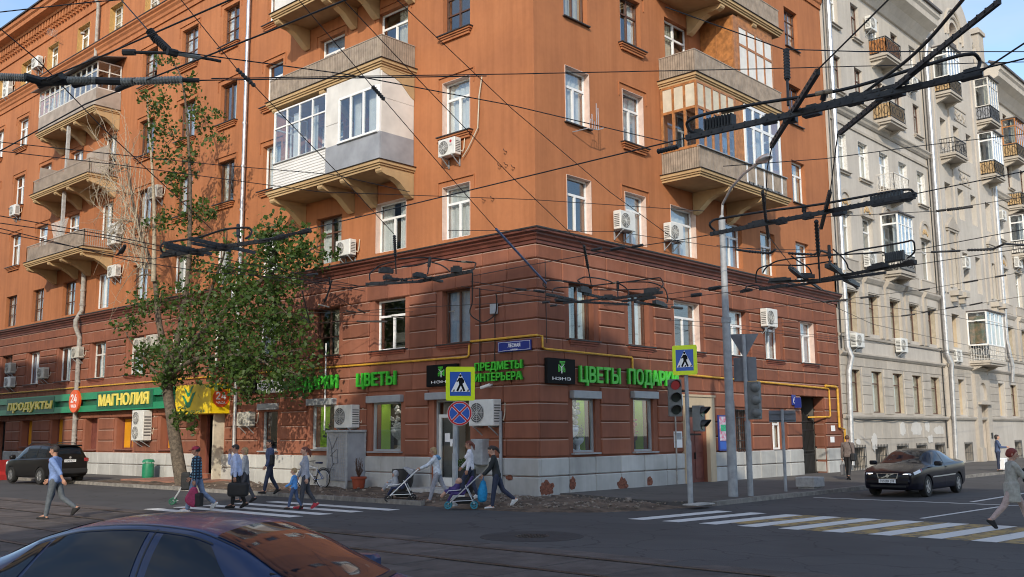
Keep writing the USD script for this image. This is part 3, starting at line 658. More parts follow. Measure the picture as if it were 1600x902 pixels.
# broken render on the plinth: brick shows through
def blob(cu, cz, ru, rz, seed, n=30):
    q = random.Random(seed); return Polygon([(cu + ru * q.uniform(.55, 1.15) * math.cos(2 * math.pi * k / n), cz + rz * q.uniform(.55, 1.15) * math.sin(2 * math.pi * k / n)) for k in range(n)]).buffer(0).buffer(-.03).buffer(.05, quad_segs=2)
for side, cu, cz, ru, rz, sd in (('R', 0.25, 0.32, 0.42, 0.22, 1), ('R', 1.55, 0.42, 0.14, 0.22, 2), ('R', 4.25, 0.26, 0.30, 0.24, 3), ('R', 5.9, 0.3, 0.18, 0.16, 4), ('L', 1.15, 0.62, 0.16, 0.08, 5), ('L', 9.7, 0.5, 0.14, 0.12, 6)):
    fadd(red, 'bare_brick', MB().prism(blob(cu, cz, ru, rz, sd), 0.09, 0.118, 'xz'), 'brick_red', side)
# --- windows
cur = [('curtain_white', 'both'), ('curtain_white', 'full'), ('curtain_cream', 'left'), ('curtain_white', 'full'), ('curtain_cream', 'both'), ('curtain_blue', 'full'), ('curtain_white', 'both'), ('curtain_cream', 'full'), None]
def C(i): return cur[i % len(cur)]
SL = {2: 'console', 3: None, 4: 'moulded', 5: 'moulded', 6: 'moulded', 7: None}
style_L = {2: ['two', 'T', 'six', 'two', 'tall', 'C', 'C', 'C', 'two', 'two', 'two', 'two'], 3: ['T', 'T', 'C', 'T', 'two', 'two', 'two', 'two', 'six', 'six', 'six', 'two'],
           4: ['T', None, None, 'two', 'two', 'six', 'two', 'two', 'C', 'T', 'T', 'T'], 5: ['six', 'T', 'T', 'T', 'two', 'two', 'two', 'two', 'two', 'C', 'C', 'two'],
           6: ['six', 'T', 'T', 'T', 'six', 'six', 'six', None, None, 'T', 'T', 'six'], 7: ['six'] * 6 + ['six', 'six', 'C', 'T', 'T', 'six']}
brown_L = {(2, 0), (2, 2), (3, 2), (3, 8), (3, 9), (3, 10), (4, 4), (4, 5), (5, 4), (5, 5), (5, 6), (6, 4), (6, 5), (6, 6), (5, 0), (4, 6), (3, 6), (2, 10)}
k = 0
for f in FZ:
    for i, (c, w) in enumerate(zip(LC, LW)):
        if i == 11 and f < 6: continue
        if f == 7 and i < 5: continue
        st = style_L[f][i]; k += 1
        if st is None: st = 'T'
        fr = 'brown_frame' if (f, i) in brown_L else ('old_white_frame' if (f, i) in {(2, 6), (2, 5), (2, 7), (7, 6), (7, 7)} else 'white_frame')
        ln = 'ochre_reveal' if f == 7 else ('pink_reveal' if (f, i) in {(3, 0), (3, 1), (4, 0)} else None)
        sl = SL[f] if not (f in (4, 5, 6) and i in (1, 2, 7, 8)) else None
        if f == 2 and i == 1: sl = 'console'
        window(red, 'L', c, w, FZ[f][0], FZ[f][1], st, fr, 0.22 if f != 7 else 0.30, C(k * 3 + f), ln, sl)
style_R = {2: ['two', 'two', 'T', 'T', 'T', 'T'], 3: ['T', 'T', 'T', 'T', 'T', 'T'], 4: ['T', 'T', 'T', 'T', 'T', 'T'], 5: ['two', 'C', 'C', 'C', 'T', 'six'], 6: ['C', 'six', 'C', 'C', 'T', 'six'], 7: ['C'] * 6}
for f in FZ:
    if f == 7: continue
    for i, (c, w) in enumerate(zip(RC, RW)):
        if f == 6 and i < 3: continue
        k += 1
        fr = 'brown_frame' if (f, i) in {(2, 0), (2, 1), (5, 0), (5, 1), (5, 5), (6, 5)} else 'white_frame'
        ln = 'pink_reveal' if f == 3 and i < 3 or (f, i) in {(2, 2), (2, 5), (4, 0), (4, 1)} else None
        sl = SL[f] if not (f in (4, 5, 6) and i in (2, 3)) else None
        if f in (4, 5) and i == 0: sl = 'tin'
        if f in (4, 5, 6) and i in (4, 5): sl = 'tin'
        window(red, 'R', c, w, FZ[f][0], FZ[f][1], style_R[f][i], fr, 0.22, C(k * 2 + f), ln, sl)
# hood lines over the windows of floors 4-6 (thin raised plaster)
for side, cs, ws_, fl in (('L', LC, LW, (4, 5, 6)), ('R', RC[1:2], RW[1:2], (4, 5, 6)), ('L', LC[:1], LW[:1], (3,)), ('R', RC[1:2], RW[1:2], (3,))):
    for f in fl:
        for c, w in zip(cs, ws_):
            m = MB(); z = FZ[f][1] + 0.20; a, b = c - w / 2 - 0.22, c + w / 2 + 0.22
            m.box(a, b, -0.03, 0.03, z, z + 0.035); m.box(a, a + .03, -0.03, 0.02, z - 0.5, z); m.box(b - .03, b, -0.03, 0.02, z - 0.5, z)
            fadd(red, 'hood_line', m, 'orange_render', side)
# --- shops in the ground floor
def shopwin(side, r, frame='shutter_grey', box_=True, back='lime_wall'):
    a, b, z0, z1 = r; f = MB(); t = 0.07
    for (p, q, s_, e_) in ((a, a + t, z0, z1), (b - t, b, z0, z1), (a + t, b - t, z0, z0 + t), (a + t, b - t, z1 - t, z1)): f.box(p, q, -0.20, -0.10, s_, e_)
    p = fadd(red, 'shop_window', f, frame, side)
    fadd(p, 'pane', MB().box(a + t, b - t, -0.155, -0.147, z0 + t, z1 - t), 'pane_glass', side)
    fadd(p, 'sill', MB().box(a - 0.1, b + 0.1, -0.1, 0.16, z0 - 0.06, z0 - 0.01), 'shutter_grey', side)
    if box_: fadd(p, 'shutter_box', MB().cbox(a - 0.14, b + 0.14, -0.02, 0.20, z1 - 0.02, z1 + 0.24, 0.02), 'shutter_grey', side)
    if back:
        fadd(p, 'display_side', MB().box(b - 0.02, b, -.90 if side == 'L' else -.80, -0.46, z0 - .1, z1 + .1), back, side)
        fadd(p, 'display_back', MB().box(b + .02, b + .9, -1.32, -1.28, z0 - .1, z1 + .1), 'room_dark', side)
        fadd(p, 'spot_lamp', MB().box(a + .3, b - .3, -.62, -.50, z1 + .02, z1 + .04), 'shop_lamp', side)
        fadd(p, 'display_top', MB().box(a - .02, b + .02, -1.3, -.46, z1 + .06, z1 + .10), 'curtain_white', side)
        fadd(p, 'display_side', MB().box(a - .02, a, -1.3, -.46, z0 - .1, z1 + .1), 'room_dark', side)
        fadd(p, 'display_shelf', MB().box(a, b, -1.28, -0.22, z0 - 0.12, z0 - 0.0), 'curtain_white', side)
    return p
for r in (Lg[0], Lg[1]): shopwin('L', r)
shopwin('L', Lg[2], back=None)
for r in (Rg[0], Rg[1]): shopwin('R', r)
# grocery windows with yellow film
for r, col in ((Lg[4], 'window_yellow'), (Lg[5], 'window_yellow'), (Lg[7], 'window_yellow'), (Lg[8], 'window_yellow'), (Lg[6], 'door_brown')):
    a, b, z0, z1 = r; f = MB(); t = 0.08; mid = (a + b) / 2
    for (p, q, s_, e_) in ((a, a + t, z0, z1), (b - t, b, z0, z1), (a + t, b - t, z0, z0 + t), (a + t, b - t, z1 - t, z1), (mid - .04, mid + .04, z0 + t, z1 - t)): f.box(p, q, -0.42, -0.34, s_, e_)
    p = fadd(red, 'grocery_window', f, 'door_brown', 'L')
    fadd(p, 'film', MB().box(a + t, mid - .04, -0.40, -0.39, z0 + t, z1 - t), col, 'L')
    fadd(p, 'film', MB().box(mid + .04, b - t, -0.40, -0.39, z0 + t, z1 - t), col, 'L')
    fadd(p, 'sill', MB().box(a - .05, b + .05, -0.3, 0.14, z0 - 0.05, z0 - 0.008), 'door_brown', 'L')
fadd(red, 'notice', MB().box(30.9, 31.5, -0.385, -0.38, 2.55, 2.95), 'sign_white', 'L')
fadd(red, 'notice', MB().box(23.0, 23.5, -0.385, -0.38, 1.5, 2.2), 'curtain_cream', 'L')
# grocery entrance
dr = fadd(red, 'door', MB().box(18.6, 19.35, -0.42, -0.36, 0.35, 2.95).box(20.25, 20.35, -0.42, -0.3, .35, 3.05).box(18.5, 18.6, -.42, -.3, .35, 3.05).box(18.6, 20.25, -.42, -.3, 2.95, 3.05), 'door_brown', 'L')
fadd(dr, 'door_glass', MB().box(18.85, 19.1, -0.355, -0.35, 1.2, 2.3), 'window_yellow', 'L')
fadd(red, 'door_post', MB().box(18.35, 18.48, 0.0, 0.5, 0.15, 3.2), 'curtain_cream', 'L')
# flower shop glass door, open inwards leaf, side leaf
a, b, z0, z1 = Lg[10]
f = MB()
for (p, q, s_, e_) in ((a, a + .08, z0, z1), (b - .08, b, z0, z1), (a + .08, b - .08, z1 - .08, z1), (a + .75, a + .83, z0, z1 - .08)): f.box(p, q, -0.22, -0.12, s_, e_)
dr = fadd(red, 'shop_door', f, 'shutter_grey', 'L')
lf = MB()
for (p, q, s_, e_) in ((a + .85, a + .97, z0 + .02, z1 - .5), (b - .22, b - .10, z0 + .02, z1 - .5), (a + .97, b - .22, z0 + .02, z0 + .32), (a + .97, b - .22, z1 - .62, z1 - .5)): lf.box(p, q, -0.20, -0.13, s_, e_)
fadd(dr, 'door_leaf', lf, 'ac_white', 'L')
fadd(dr, 'pane', MB().box(a + .97, b - .22, -.168, -.160, z0 + .32, z1 - .62), 'pane_glass', 'L')
fadd(dr, 'pane', MB().box(a + .08, a + .75, -.172, -.164, z0 + .05, z1 - .1), 'pane_glass', 'L')
fadd(dr, 'handle', MB().box(a + .90, a + .93, -.13, -.06, 1.2, 1.7), 'chrome', 'L')
fadd(dr, 'notice', MB().box(a + 1.15, a + 1.4, -.158, -.154, 1.75, 2.05).box(a + 1.0, a + 1.14, -.158, -.154, 1.6, 1.85), 'sign_white', 'L')
fadd(dr, 'shutter_box', MB().cbox(a - 0.05, b + 0.28, -0.02, 0.22, z1, z1 + 0.25, 0.02), 'shutter_grey', 'L')
fadd(dr, 'inner_wall', MB().box(b - .04, b, -1.5, -.46, .2, 3.2), 'curtain_white', 'L')
fadd(dr, 'inner_floor', MB().box(a, b, -1.6, -.1, .0, .2), 'concrete', 'L')
# house door on the right front with beige surround
a, b, z0, z1 = Rg[2]
sr = MB().box(a - .32, a - .002, -.1, .16, -.2, 3.36).box(b + .002, b + .42, -.1, .16, -.2, 3.36).box(a - .002, b + .002, -.1, .16, z1 + .002, 3.36).box(a - .36, b + .46, -.05, .20, 3.36, 3.44)
ds = fadd(red, 'door_surround', sr, 'beige_trim', 'R')
mid = (a + b) / 2
for (p, q) in ((a, mid - .005), (mid + .005, b)):
    d = MB().box(p, q, -.22, -.16, -.1, z1 - .35)
    for zz in (0.25, 1.25): d.cbox(p + .1, q - .1, -.17, -.135, zz, zz + .8, .015)
    lf = fadd(red, 'door_leaf', d, 'door_brown', 'R')
fadd(lf, 'handle', MB().box(mid + .04, mid + .07, -.16, -.09, 1.0, 1.25), 'black_iron', 'R')
fadd(red, 'door_transom', MB().box(a, b, -.24, -.15, z1 - .34, z1), 'dark_tin', 'R')
# barred window
a, b, z0, z1 = Rg[3]; window(red, 'R', (a + b) / 2, b - a, z0, z1, 'two', 'brown_frame', 0.22, ('curtain_white', 'full'), None, 'tin')
g_ = MB()
for i in range(7): g_.box(a + .02 + i * (b - a - .06) / 6, a + .04 + i * (b - a - .06) / 6, .0, .025, z0, z1)
for j in range(6): g_.box(a, b, .002, .02, z0 + .1 + j * .31, z0 + .13 + j * .31)
fadd(red, 'window_bars', g_, 'black_iron', 'R')
a, b, z0, z1 = Rg[4]; window(red, 'R', (a + b) / 2, b - a, z0, z1, 'T', 'white_frame', 0.22, ('curtain_cream', 'both'), None, 'tin')
# gateway with iron gate
a, b, z0, z1 = Rg[5]
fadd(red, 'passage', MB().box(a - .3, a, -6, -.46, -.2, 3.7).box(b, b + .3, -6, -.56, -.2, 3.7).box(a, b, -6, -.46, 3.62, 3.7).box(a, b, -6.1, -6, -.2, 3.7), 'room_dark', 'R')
for i_, (za, zb) in enumerate(zip([.12, .67] + CZ[:-1], [.66, 1.26] + CZ[1:])):
    if za < 3.5: fadd(red, 'stone_block', MB().cbox(b - .02, b + .3, -.55, -.012, za + .012, min(zb, 3.62) - .012, .05), 'white_plinth' if za < 1.2 else 'rust_stone', 'R')
fadd(red, 'passage_ceiling', MB().box(a, b, -.6, -.46, 3.60, 3.64), 'rust_stone', 'R')
gt = MB(); gy0, gy1 = -.60, -.55
for i in range(19):
    x = a + .06 + i * (b - a - .12) / 18; gt.box(x - .014, x + .014, gy0, gy1, .02, 2.55 + .25 * math.sin(math.pi * i / 18) + (.1 if i % 2 else 0))
for zz in (.08, .95, 1.1, 2.05, 2.45): gt.box(a + .02, b - .02, gy0 - .004, gy1 + .004, zz, zz + .05)
gt.box(a + .06, (a + b) / 2 - .03, gy0 + .02, gy0 + .03, .1, .95).box((a + b) / 2 + .03, b - .06, gy0 + .02, gy0 + .03, .1, .95)
gate = fadd(red, 'iron_gate', gt, 'black_iron', 'R')
fadd(gate, 'gate_ornament', MB().box((a + b) / 2 - .025, (a + b) / 2 + .025, gy0 - .01, gy1 + .01, 0, 2.8), 'black_iron', 'R')
for (uu, zz) in ((20.75, 2.02), (20.62, 1.5)):
    fadd(red, 'paper_notice', MB().box(uu, uu + .42, .07, .078, zz, zz + .26), 'sign_white', 'R')

# --- balconies
def console(u, w0, zt, hgt, wd=0.32):
    pts = [(0, zt), (w0, zt), (w0, zt - .10), (w0 - .05, zt - .16), (w0 - .22, zt - .22), (w0 * .62, zt - .26), (w0 * .42, zt - .40), (w0 * .25, zt - hgt * .72), (w0 * .12, zt - hgt * .92), (0.05, zt - hgt), (0, zt - hgt)]
    return MB().prism(pts, u - wd / 2, u + wd / 2, 'yz')
def corrugated(pts, z0, z1, mat, parent, side, name='parapet', pitch=0.105):
    m, bk = MB(), MB()
    for (u0, w0), (u1, w1) in zip(pts[:-1], pts[1:]):
        d = np.array([u1 - u0, w1 - w0]); L = np.linalg.norm(d); d /= L; nn = np.array([-d[1], d[0]])
        n = max(2, round(L / pitch))
        bk.prism([np.array([u0, w0]) - nn * .03, np.array([u1, w1]) - nn * .03, np.array([u1, w1]) - nn * .02, np.array([u0, w0]) - nn * .02], z0, z1)
        for i in range(n):
            a = np.array([u0, w0]) + d * L * i / n; b = a + d * (L / n) * .80
            m.prism([a - nn * .01, b - nn * .01, b + nn * .012, a + nn * .012], z0, z1 - rnd.uniform(0, .012))
    fadd(parent, 'parapet_backing', bk, 'gap_dark', side)
    return fadd(parent, name, m, mat, side)
def balcony(side, u0, u1, zs, d, brackets, rail='corr', rz=0.88, hb=0.88, inset=0.12):
    sl = MB()
    sl.box(u0, u1, -.05, d, zs - .13, zs - .012)
    sl.box(u0 + .05, u1 - .05, -.05, d - .05, zs - .20, zs - .13)
    sl.box(u0 + .10, u1 - .10, -.05, d - .10, zs - .29, zs - .20)
    b = fadd(red, 'balcony', sl, 'cream_paint', side)
    fadd(b, 'slab_flashing', MB().box(u0 - .05, u1 + .05, -.03, d + .05, zs - .010, zs + .006), 'dark_tin', side)
    for u in brackets: fadd(b, 'bracket', console(u, d - .14, zs - .292, hb), 'cream_paint', side)
    i = inset
    if rail == 'corr':
        pts = [(u0 + i, 0.0), (u0 + i, d - i), (u1 - i, d - i), (u1 - i, 0.0)]
        corrugated(pts if side == 'R' else pts, zs + .007, zs + rz, 'corrugated_taupe', b, side)
        cp = MB().box(u0 + i - .03, u1 - i + .03, d - i - .03, d - i + .03, zs + rz, zs + rz + .03)
        cp.box(u0 + i - .03, u0 + i + .03, 0, d - i - .03, zs + rz, zs + rz + .03).box(u1 - i - .03, u1 - i + .03, 0, d - i - .03, zs + rz, zs + rz + .03)
        fadd(b, 'parapet_rail', cp, 'panel_taupe', side)
    elif rail == 'bars':
        m = MB(); pts = [(u0 + i, 0.0), (u0 + i, d - i), (u1 - i, d - i), (u1 - i, 0.0)]
        for (p0, q0), (p1, q1) in zip(pts[:-1], pts[1:]):
            L = math.dist((p0, q0), (p1, q1)); n = max(2, round(L / .115))
            for k_ in range(n + 1):
                x, y_ = p0 + (p1 - p0) * k_ / n, q0 + (q1 - q0) * k_ / n; m.box(x - .012, x + .012, y_ - .012, y_ + .012, zs, zs + rz)
            m.bar((p0, q0, zs + rz), (p1, q1, zs + rz), .05, .04); m.bar((p0, q0, zs + .08), (p1, q1, zs + .08), .03, .03)
        fadd(b, 'railing', m, 'panel_taupe', side)
    return b
def grid(parent, side, axis, p0, p1, w, z0, z1, cols, zsplit, frame, t=0.055, glass='pane_glass', solid=None, name='glazing'):
    """glazed frame: axis 'u' = along the front at offset w, axis 'w' = across it at u = w"""
    m = MB(); cells = []
    xs_ = np.linspace(p0, p1, cols + 1) if np.ndim(cols) == 0 else [p0] + list(cols) + [p1]
    zz = [z0] + list(zsplit) + [z1]
    def bx(mb, a, b, c, d, th): (mb.box(a, b, w - th, w + th, c, d) if axis == 'u' else mb.box(w - th, w + th, a, b, c, d))
    for x in xs_: bx(m, x - t / 2, x + t / 2, z0, z1, .035)
    for z in zz: bx(m, p0, p1, z - t / 2, z + t / 2, .032)
    p = fadd(parent, name, m, frame, side)
    for i in range(len(xs_) - 1):
        for j in range(len(zz) - 1):
            g = MB(); a, b, c, d = xs_[i] + t / 2, xs_[i + 1] - t / 2, zz[j] + t / 2, zz[j + 1] - t / 2
            so = solid and (j in solid); bx(g, a, b, c, d, .01 if so else .004)
            fadd(p, 'panel' if so else 'pane', g, solid[j] if so else glass, side)
    return p
def slab_(parent, side, u0, u1, w0, w1, z0, z1, mat, name='panel'): return fadd(parent, name, MB().box(u0, u1, w0, w1, z0, z1), mat, side)
BL = [5.88, 13.05]
br = [6.12, 8.2, 9.6, 12.8]
# left front, near stack
b4 = balcony('L', BL[0], BL[1], 11.80, 1.71, br, None)
slab_(b4, 'L', 6.0, 9.2, 1.56, 1.62, 11.81, 12.86, 'grey_metal_sheet'); slab_(b4, 'L', 5.985, 6.045, 0, 1.56, 11.81, 12.86, 'grey_metal_sheet')
slab_(b4, 'L', 5.99, 6.05, 0, 1.56, 12.862, 14.15, 'white_panel'); slab_(b4, 'L', 5.985, 6.045, 0, 1.56, 14.16, 15.24, 'white_panel')
slab_(b4, 'L', 8.43, 9.2, 1.56, 1.62, 12.862, 13.70, 'white_panel'); slab_(b4, 'L', 8.43, 9.2, 1.56, 1.62, 13.72, 15.24, 'white_panel')
slab_(b4, 'L', 6.05, 8.42, 1.56, 1.62, 14.64, 15.24, 'white_panel'); slab_(b4, 'L', 6.0, 6.12, 1.563, 1.623, 12.862, 14.63, 'white_frame')
g = grid(b4, 'L', 'u', 6.14, 8.40, 1.60, 12.90, 14.60, [6.95, 7.70], [], 'white_frame', 0.09)
slab_(b4, 'L', 6.1, 8.45, 1.5, 1.70, 12.84, 12.885, 'white_frame', 'sill')
sd = MB()
for i in range(9): sd.prism([(1.60, 11.83 + i * .115), (1.635, 11.835 + i * .115), (1.615, 11.945 + i * .115), (1.60, 11.945 + i * .115)], 9.22, 12.68, 'yz')
fadd(b4, 'siding', sd, 'siding_white', 'L'); slab_(b4, 'L', 12.62, 12.68, 0.0, 1.60, 11.81, 12.86, 'siding_white')
grid(b4, 'L', 'u', 9.24, 12.66, 1.60, 12.90, 15.05, 4, [14.35], 'white_frame', 0.06)
slab_(b4, 'L', 9.2, 12.72, 1.5, 1.68, 12.865, 12.895, 'shutter_grey', 'sill')
grid(b4, 'L', 'w', 0.05, 1.58, 12.66, 12.90, 15.05, 2, [14.35], 'white_frame', 0.06)
for uu in (6.6, 7.5, 10.2, 11.4): fadd(b4, 'curtain', MB().box(uu, uu + .42, 1.25, 1.28, 12.9, 14.9), 'curtain_white', 'L')
slab_(b4, 'L', 6.05, 12.6, 1.0, 1.05, 11.82, 12.7, 'panel_taupe', 'inner_panel')
b5 = balcony('L', 5.84, 13.2, 15.58, 1.72, br, 'corr', 0.90)
b6 = balcony('L', 5.8, 13.1, 19.42, 1.72, br, 'corr', 0.9)
slab_(b6, 'L', 9.5, 12.9, 1.55, 1.62, 19.44, 20.6, 'white_panel'); grid(b6, 'L', 'u', 9.5, 12.9, 1.58, 20.62, 22.4, 4, [], 'white_frame')
# left front, far stack
brf = [30.1, 32.6, 34.2, 37.0]
q4 = balcony('L', 29.7, 37.3, 11.86, 1.75, brf, 'bars', 0.92, 0.8)
slab_(q4, 'L', 29.8, 33.0, 1.58, 1.61, 11.88, 12.78, 'corrugated_taupe', 'screen'); slab_(q4, 'L', 33.0, 37.15, 1.58, 1.61, 11.88, 12.6, 'panel_taupe', 'screen')
lat = MB()
for i in range(12):
    lat.bar((33.1 + i * .1, 1.2, 12.1), (33.1 + i * .1 + .9, 1.2, 13.9), .02, .02); lat.bar((34.9 - i * .1, 1.2, 12.1), (34.9 - i * .1 - .9, 1.2, 13.9), .02, .02)
fadd(q4, 'lattice', lat, 'old_white_frame', 'L')
for uu in (33.6,): slab_(q4, 'L', uu, uu + .16, 1.1, 1.26, 11.87, 15.5, 'concrete', 'post')
q5 = balcony('L', 29.84, 37.3, 15.84, 1.62, brf, 'bars', 0.80, 0.8)
slab_(q5, 'L', 29.9, 37.2, 1.42, 1.44, 15.86, 16.5, 'corrugated_taupe', 'screen')
slab_(q5, 'L', 36.6, 36.65, 0.0, 1.4, 15.86, 17.4, 'panel_taupe', 'partition'); slab_(q5, 'L', 30.3, 33.0, 0.3, 0.35, 15.86, 17.7, 'panel_taupe', 'partition'); slab_(q5, 'L', 33.2, 33.25, 0, 1.3, 15.86, 17.3, 'panel_taupe', 'partition')
for uu in (33.5,): slab_(q5, 'L', uu, uu + .16, 1.1, 1.26, 15.85, 19.25, 'concrete', 'post')
q6 = balcony('L', 29.9, 37.5, 19.58, 1.45, brf, None, 0.9, 0.8)
slab_(q6, 'L', 29.95, 37.4, 1.30, 1.36, 19.6, 20.55, 'panel_taupe'); slab_(q6, 'L', 29.93, 29.99, 0, 1.30, 19.6, 20.55, 'panel_taupe'); slab_(q6, 'L', 37.36, 37.42, 0, 1.30, 19.6, 20.55, 'panel_taupe')
grid(q6, 'L', 'u', 29.97, 37.4, 1.33, 20.58, 22.05, 11, [21.55], 'old_white_frame', 0.06)
grid(q6, 'L', 'w', 0.05, 1.33, 29.97, 20.58, 22.05, 2, [21.55], 'old_white_frame', 0.06)
fadd(q6, 'awning_roof', MB().prism([(0.0, 22.55), (0.0, 22.50), (1.75, 22.06), (1.75, 22.10)], 29.5, 37.8, 'yz'), 'roof_metal', 'L')
for uu in (36.0, 35.2, 34.5): fadd(q6, 'curtain', MB().box(uu, uu + .5, 1.0, 1.03, 20.6, 21.6), 'curtain_white', 'L')
# right front stack
brr = [9.7, 12.3]
p4 = balcony('R', 7.32, 14.46, 11.78, 1.78, brr, 'corr', 0.86)
grid(p4, 'R', 'u', 7.44, 10.25, 1.62, 12.68, 15.20, 5, [14.2], 'wood_frame', 0.10, solid={1: 'curtain_cream'})
grid(p4, 'R', 'w', 0.08, 1.62, 7.44, 12.68, 15.20, 3, [14.2], 'wood_frame', 0.10, solid={1: 'curtain_cream'})
slab_(p4, 'R', 10.28, 10.95, 1.56, 1.62, 12.66, 15.2, 'wood_panel', 'wood_panel')
grid(p4, 'R', 'u', 11.0, 13.9, 1.64, 11.9, 15.1, [11.7, 12.4, 13.1], [14.3], 'white_frame', 0.12)
grid(p4, 'R', 'w', 0.08, 1.60, 13.95, 12.7, 15.1, 2, [14.3], 'white_frame', 0.09)
for uu in (11.2, 12.5): fadd(p4, 'curtain', MB().box(uu, uu + .5, 1.3, 1.33, 12.6, 14.9), 'curtain_white', 'R')
slab_(p4, 'R', 7.4, 14.3, 1.60, 1.76, 12.645, 12.675, 'shutter_grey', 'sill')
p5 = balcony('R', 7.32, 14.46, 15.54, 1.72, brr, 'corr', 0.92)
slab_(p5, 'R', 10.55, 10.62, 0.0, 1.5, 15.56, 18.85, 'wood_panel', 'wood_partition')
slab_(p5, 'R', 10.54, 10.55, 0.0, 1.5, 17.0, 17.06, 'wood_frame', 'batten'); slab_(p5, 'R', 10.54, 10.55, .72, .78, 15.6, 18.8, 'wood_frame', 'batten')
slab_(p5, 'R', 10.62, 11.0, 1.46, 1.52, 16.4, 18.9, 'wood_frame', 'post')
grid(p5, 'R', 'u', 11.0, 13.85, 1.50, 16.45, 18.55, 4, [17.75], 'wood_frame', 0.10, solid={0: 'curtain_white', 1: 'curtain_white'})
slab_(p5, 'R', 11.0, 13.9, 1.46, 1.52, 18.56, 19.0, 'wood_panel', 'wood_panel')
p6 = balcony('R', 7.2, 14.5, 19.30, 1.75, brr, 'corr', 0.9)

# --- pipes on the fronts
def drain(parent, side, pts, r, mat, name='drainpipe', brackets=()):
    m = MB().tube([W(side, *p) for p in pts], r, 10)
    for z in brackets:
        p = np.array(W(side, pts[0][0], pts[0][1], z)); m.tube([p + [0, 0, -.05], p + [0, 0, .05]], r * 1.25, 10)
    return add(parent, name, m, mat, smooth=35)
drain(red, 'L', [(17.25, .16, 28.4), (17.25, .16, 8.9), (17.25, .46, 8.3), (17.25, .46, 8.0), (17.25, .18, 7.3), (17.25, .18, .3)], .085, 'galvanized', brackets=(10, 12, 14, 16, 18, 20, 22))
drain(red, 'L', [(33.0, .95, 28.2), (33.0, .9, 27.6), (33.0, .16, 26.6), (33.0, .16, 22.6)], .10, 'pipe_grey', brackets=(24.6,))
drain(red, 'L', [(32.95, .16, 11.3), (32.95, .16, 8.9), (32.95, .46, 8.3), (32.95, .46, 8.0), (32.95, .20, 7.4), (32.95, .20, 4.6), (32.95, .20, .4)], .12, 'pipe_grey', brackets=(10, 9.2, 6, 5, 3, 2))
# yellow gas pipe
zg = 4.62
def pipe_thing(name, label, side_pts, r):
    return solo(name, MB().tube([W(*p) for p in side_pts], r, 8), 'yellow_pipe', label, 'gas pipe', smooth=40)
pipe_thing('gas_pipe', 'yellow gas pipe running along the left front above the shop letters to the corner',
    [('L', 46, .12, 4.70), ('L', 13.5, .12, 4.66), ('L', 3.05, .12, 4.60), ('L', 2.98, .12, 4.66), ('L', 2.95, .12, 5.05), ('L', 2.88, .12, 5.12), ('L', -.12, .12, 5.12), ('R', .12, .12, 5.10), ('R', .14, .12, 4.75), ('R', .22, .12, 4.70), ('R', 4.95, .12, 4.66), ('R', 5.0, .12, 4.62), ('R', 5.0, .12, 4.2)], .036)
pipe_thing('gas_pipe', 'yellow gas pipe along the right front from the black panel to the gateway bend',
    [('R', 7.4, .12, 4.20), ('R', 13.0, .12, 4.12), ('R', 20.55, .12, 4.0), ('R', 20.65, .12, 3.9), ('R', 20.65, .12, 2.75), ('R', 20.55, .12, 2.68), ('R', 20.15, .12, 2.68), ('R', 19.6, -.5, 2.66)], .04)
pipe_thing('gas_pipe', 'thick yellow gas riser with valves down the end pier of the red house',
    [('R', 20.2, .17, 4.12), ('R', 21.3, .17, 4.10), ('R', 21.45, .17, 4.0), ('R', 21.45, .17, 2.2), ('R', 22.0, .17, 2.1), ('R', 22.0, .17, 1.0), ('R', 22.0, .17, .5)], .055)
# ---------------------------------------------------------------- the pale grey apartment house along the right street
grey = thing('apartment_house', 'pale grey six-storey apartment house with gabled bay, small iron balconies and arched panels', 'building')
G0, G1, G2, G3 = 22.26, 36.35, 47.8, 64.0
GC = [23.85, 26.55, 29.30, 32.0, 34.75]
CC = [49.4, 52.6, 55.8, 59.0, 62.0]
GZ = {0: (0.22, 1.22), 1: (2.93, 5.05), 2: (6.95, 8.98), 3: (10.70, 13.10), 4: (15.22, 17.22), 5: (19.45, 21.35), 6: (23.05, 25.0)}
gw = {0: 1.35, 1: 1.30, 2: 1.34, 3: 1.25, 4: 1.25, 5: 1.0, 6: 1.0}
BC = {0: [38.9], 1: [38.5, 46.0], 2: [38.3, 46.2], 3: [38.6, 40.9, 43.3, 46.2], 4: [38.6, 40.9, 43.3, 46.2], 5: [38.6, 40.9, 43.3, 46.2], 6: [38.6, 46.2]}
bw = {0: 1.3, 1: 1.1, 2: 1.3, 3: 1.0, 4: 1.05, 5: 1.0, 6: 1.1}
hA = [rect(c, gw[f], GZ[f]) for f in GZ for c in GC]
hC = [rect(c, gw[f], GZ[f]) for f in GZ for c in CC]
door_o = Polygon([(41.15, -.1), (42.35, -.1), (42.35, 3.55), (41.15, 3.55)])
oriel_o = sbox(40.5, 7.05, 43.3, 9.2)
arch_o = Polygon([(41.1, 27.0)] + [(41.9 - .8 * math.cos(t), 27.9 + .8 * math.sin(t)) for t in np.linspace(0, math.pi, 13)] + [(42.7, 27.0)])
slots = [Polygon([(c - .28, 26.9), (c + .28, 26.9), (c + .28, 28.2), (c + .14, 28.5), (c - .14, 28.5), (c - .28, 28.2)]) for c in (38.3, 45.9)]
hB = [rect(c, bw[f], GZ[f]) for f in BC for c in BC[f]] + [door_o, oriel_o, arch_o] + slots
wall(grey, 'R', (G0, G1, -0.3, 5.7), [h for h in hA if h[2] < 5.5], -0.5, 0.0, 'grey_stone')
wall(grey, 'R', (G0, G1, 5.7, 26.4), [h for h in hA if h[2] > 5.5], -0.5, 0.0, 'grey_render')
wall(grey, 'R', (G2, G3, -0.3, 26.4), hC, -0.5, 0.0, 'grey_render')
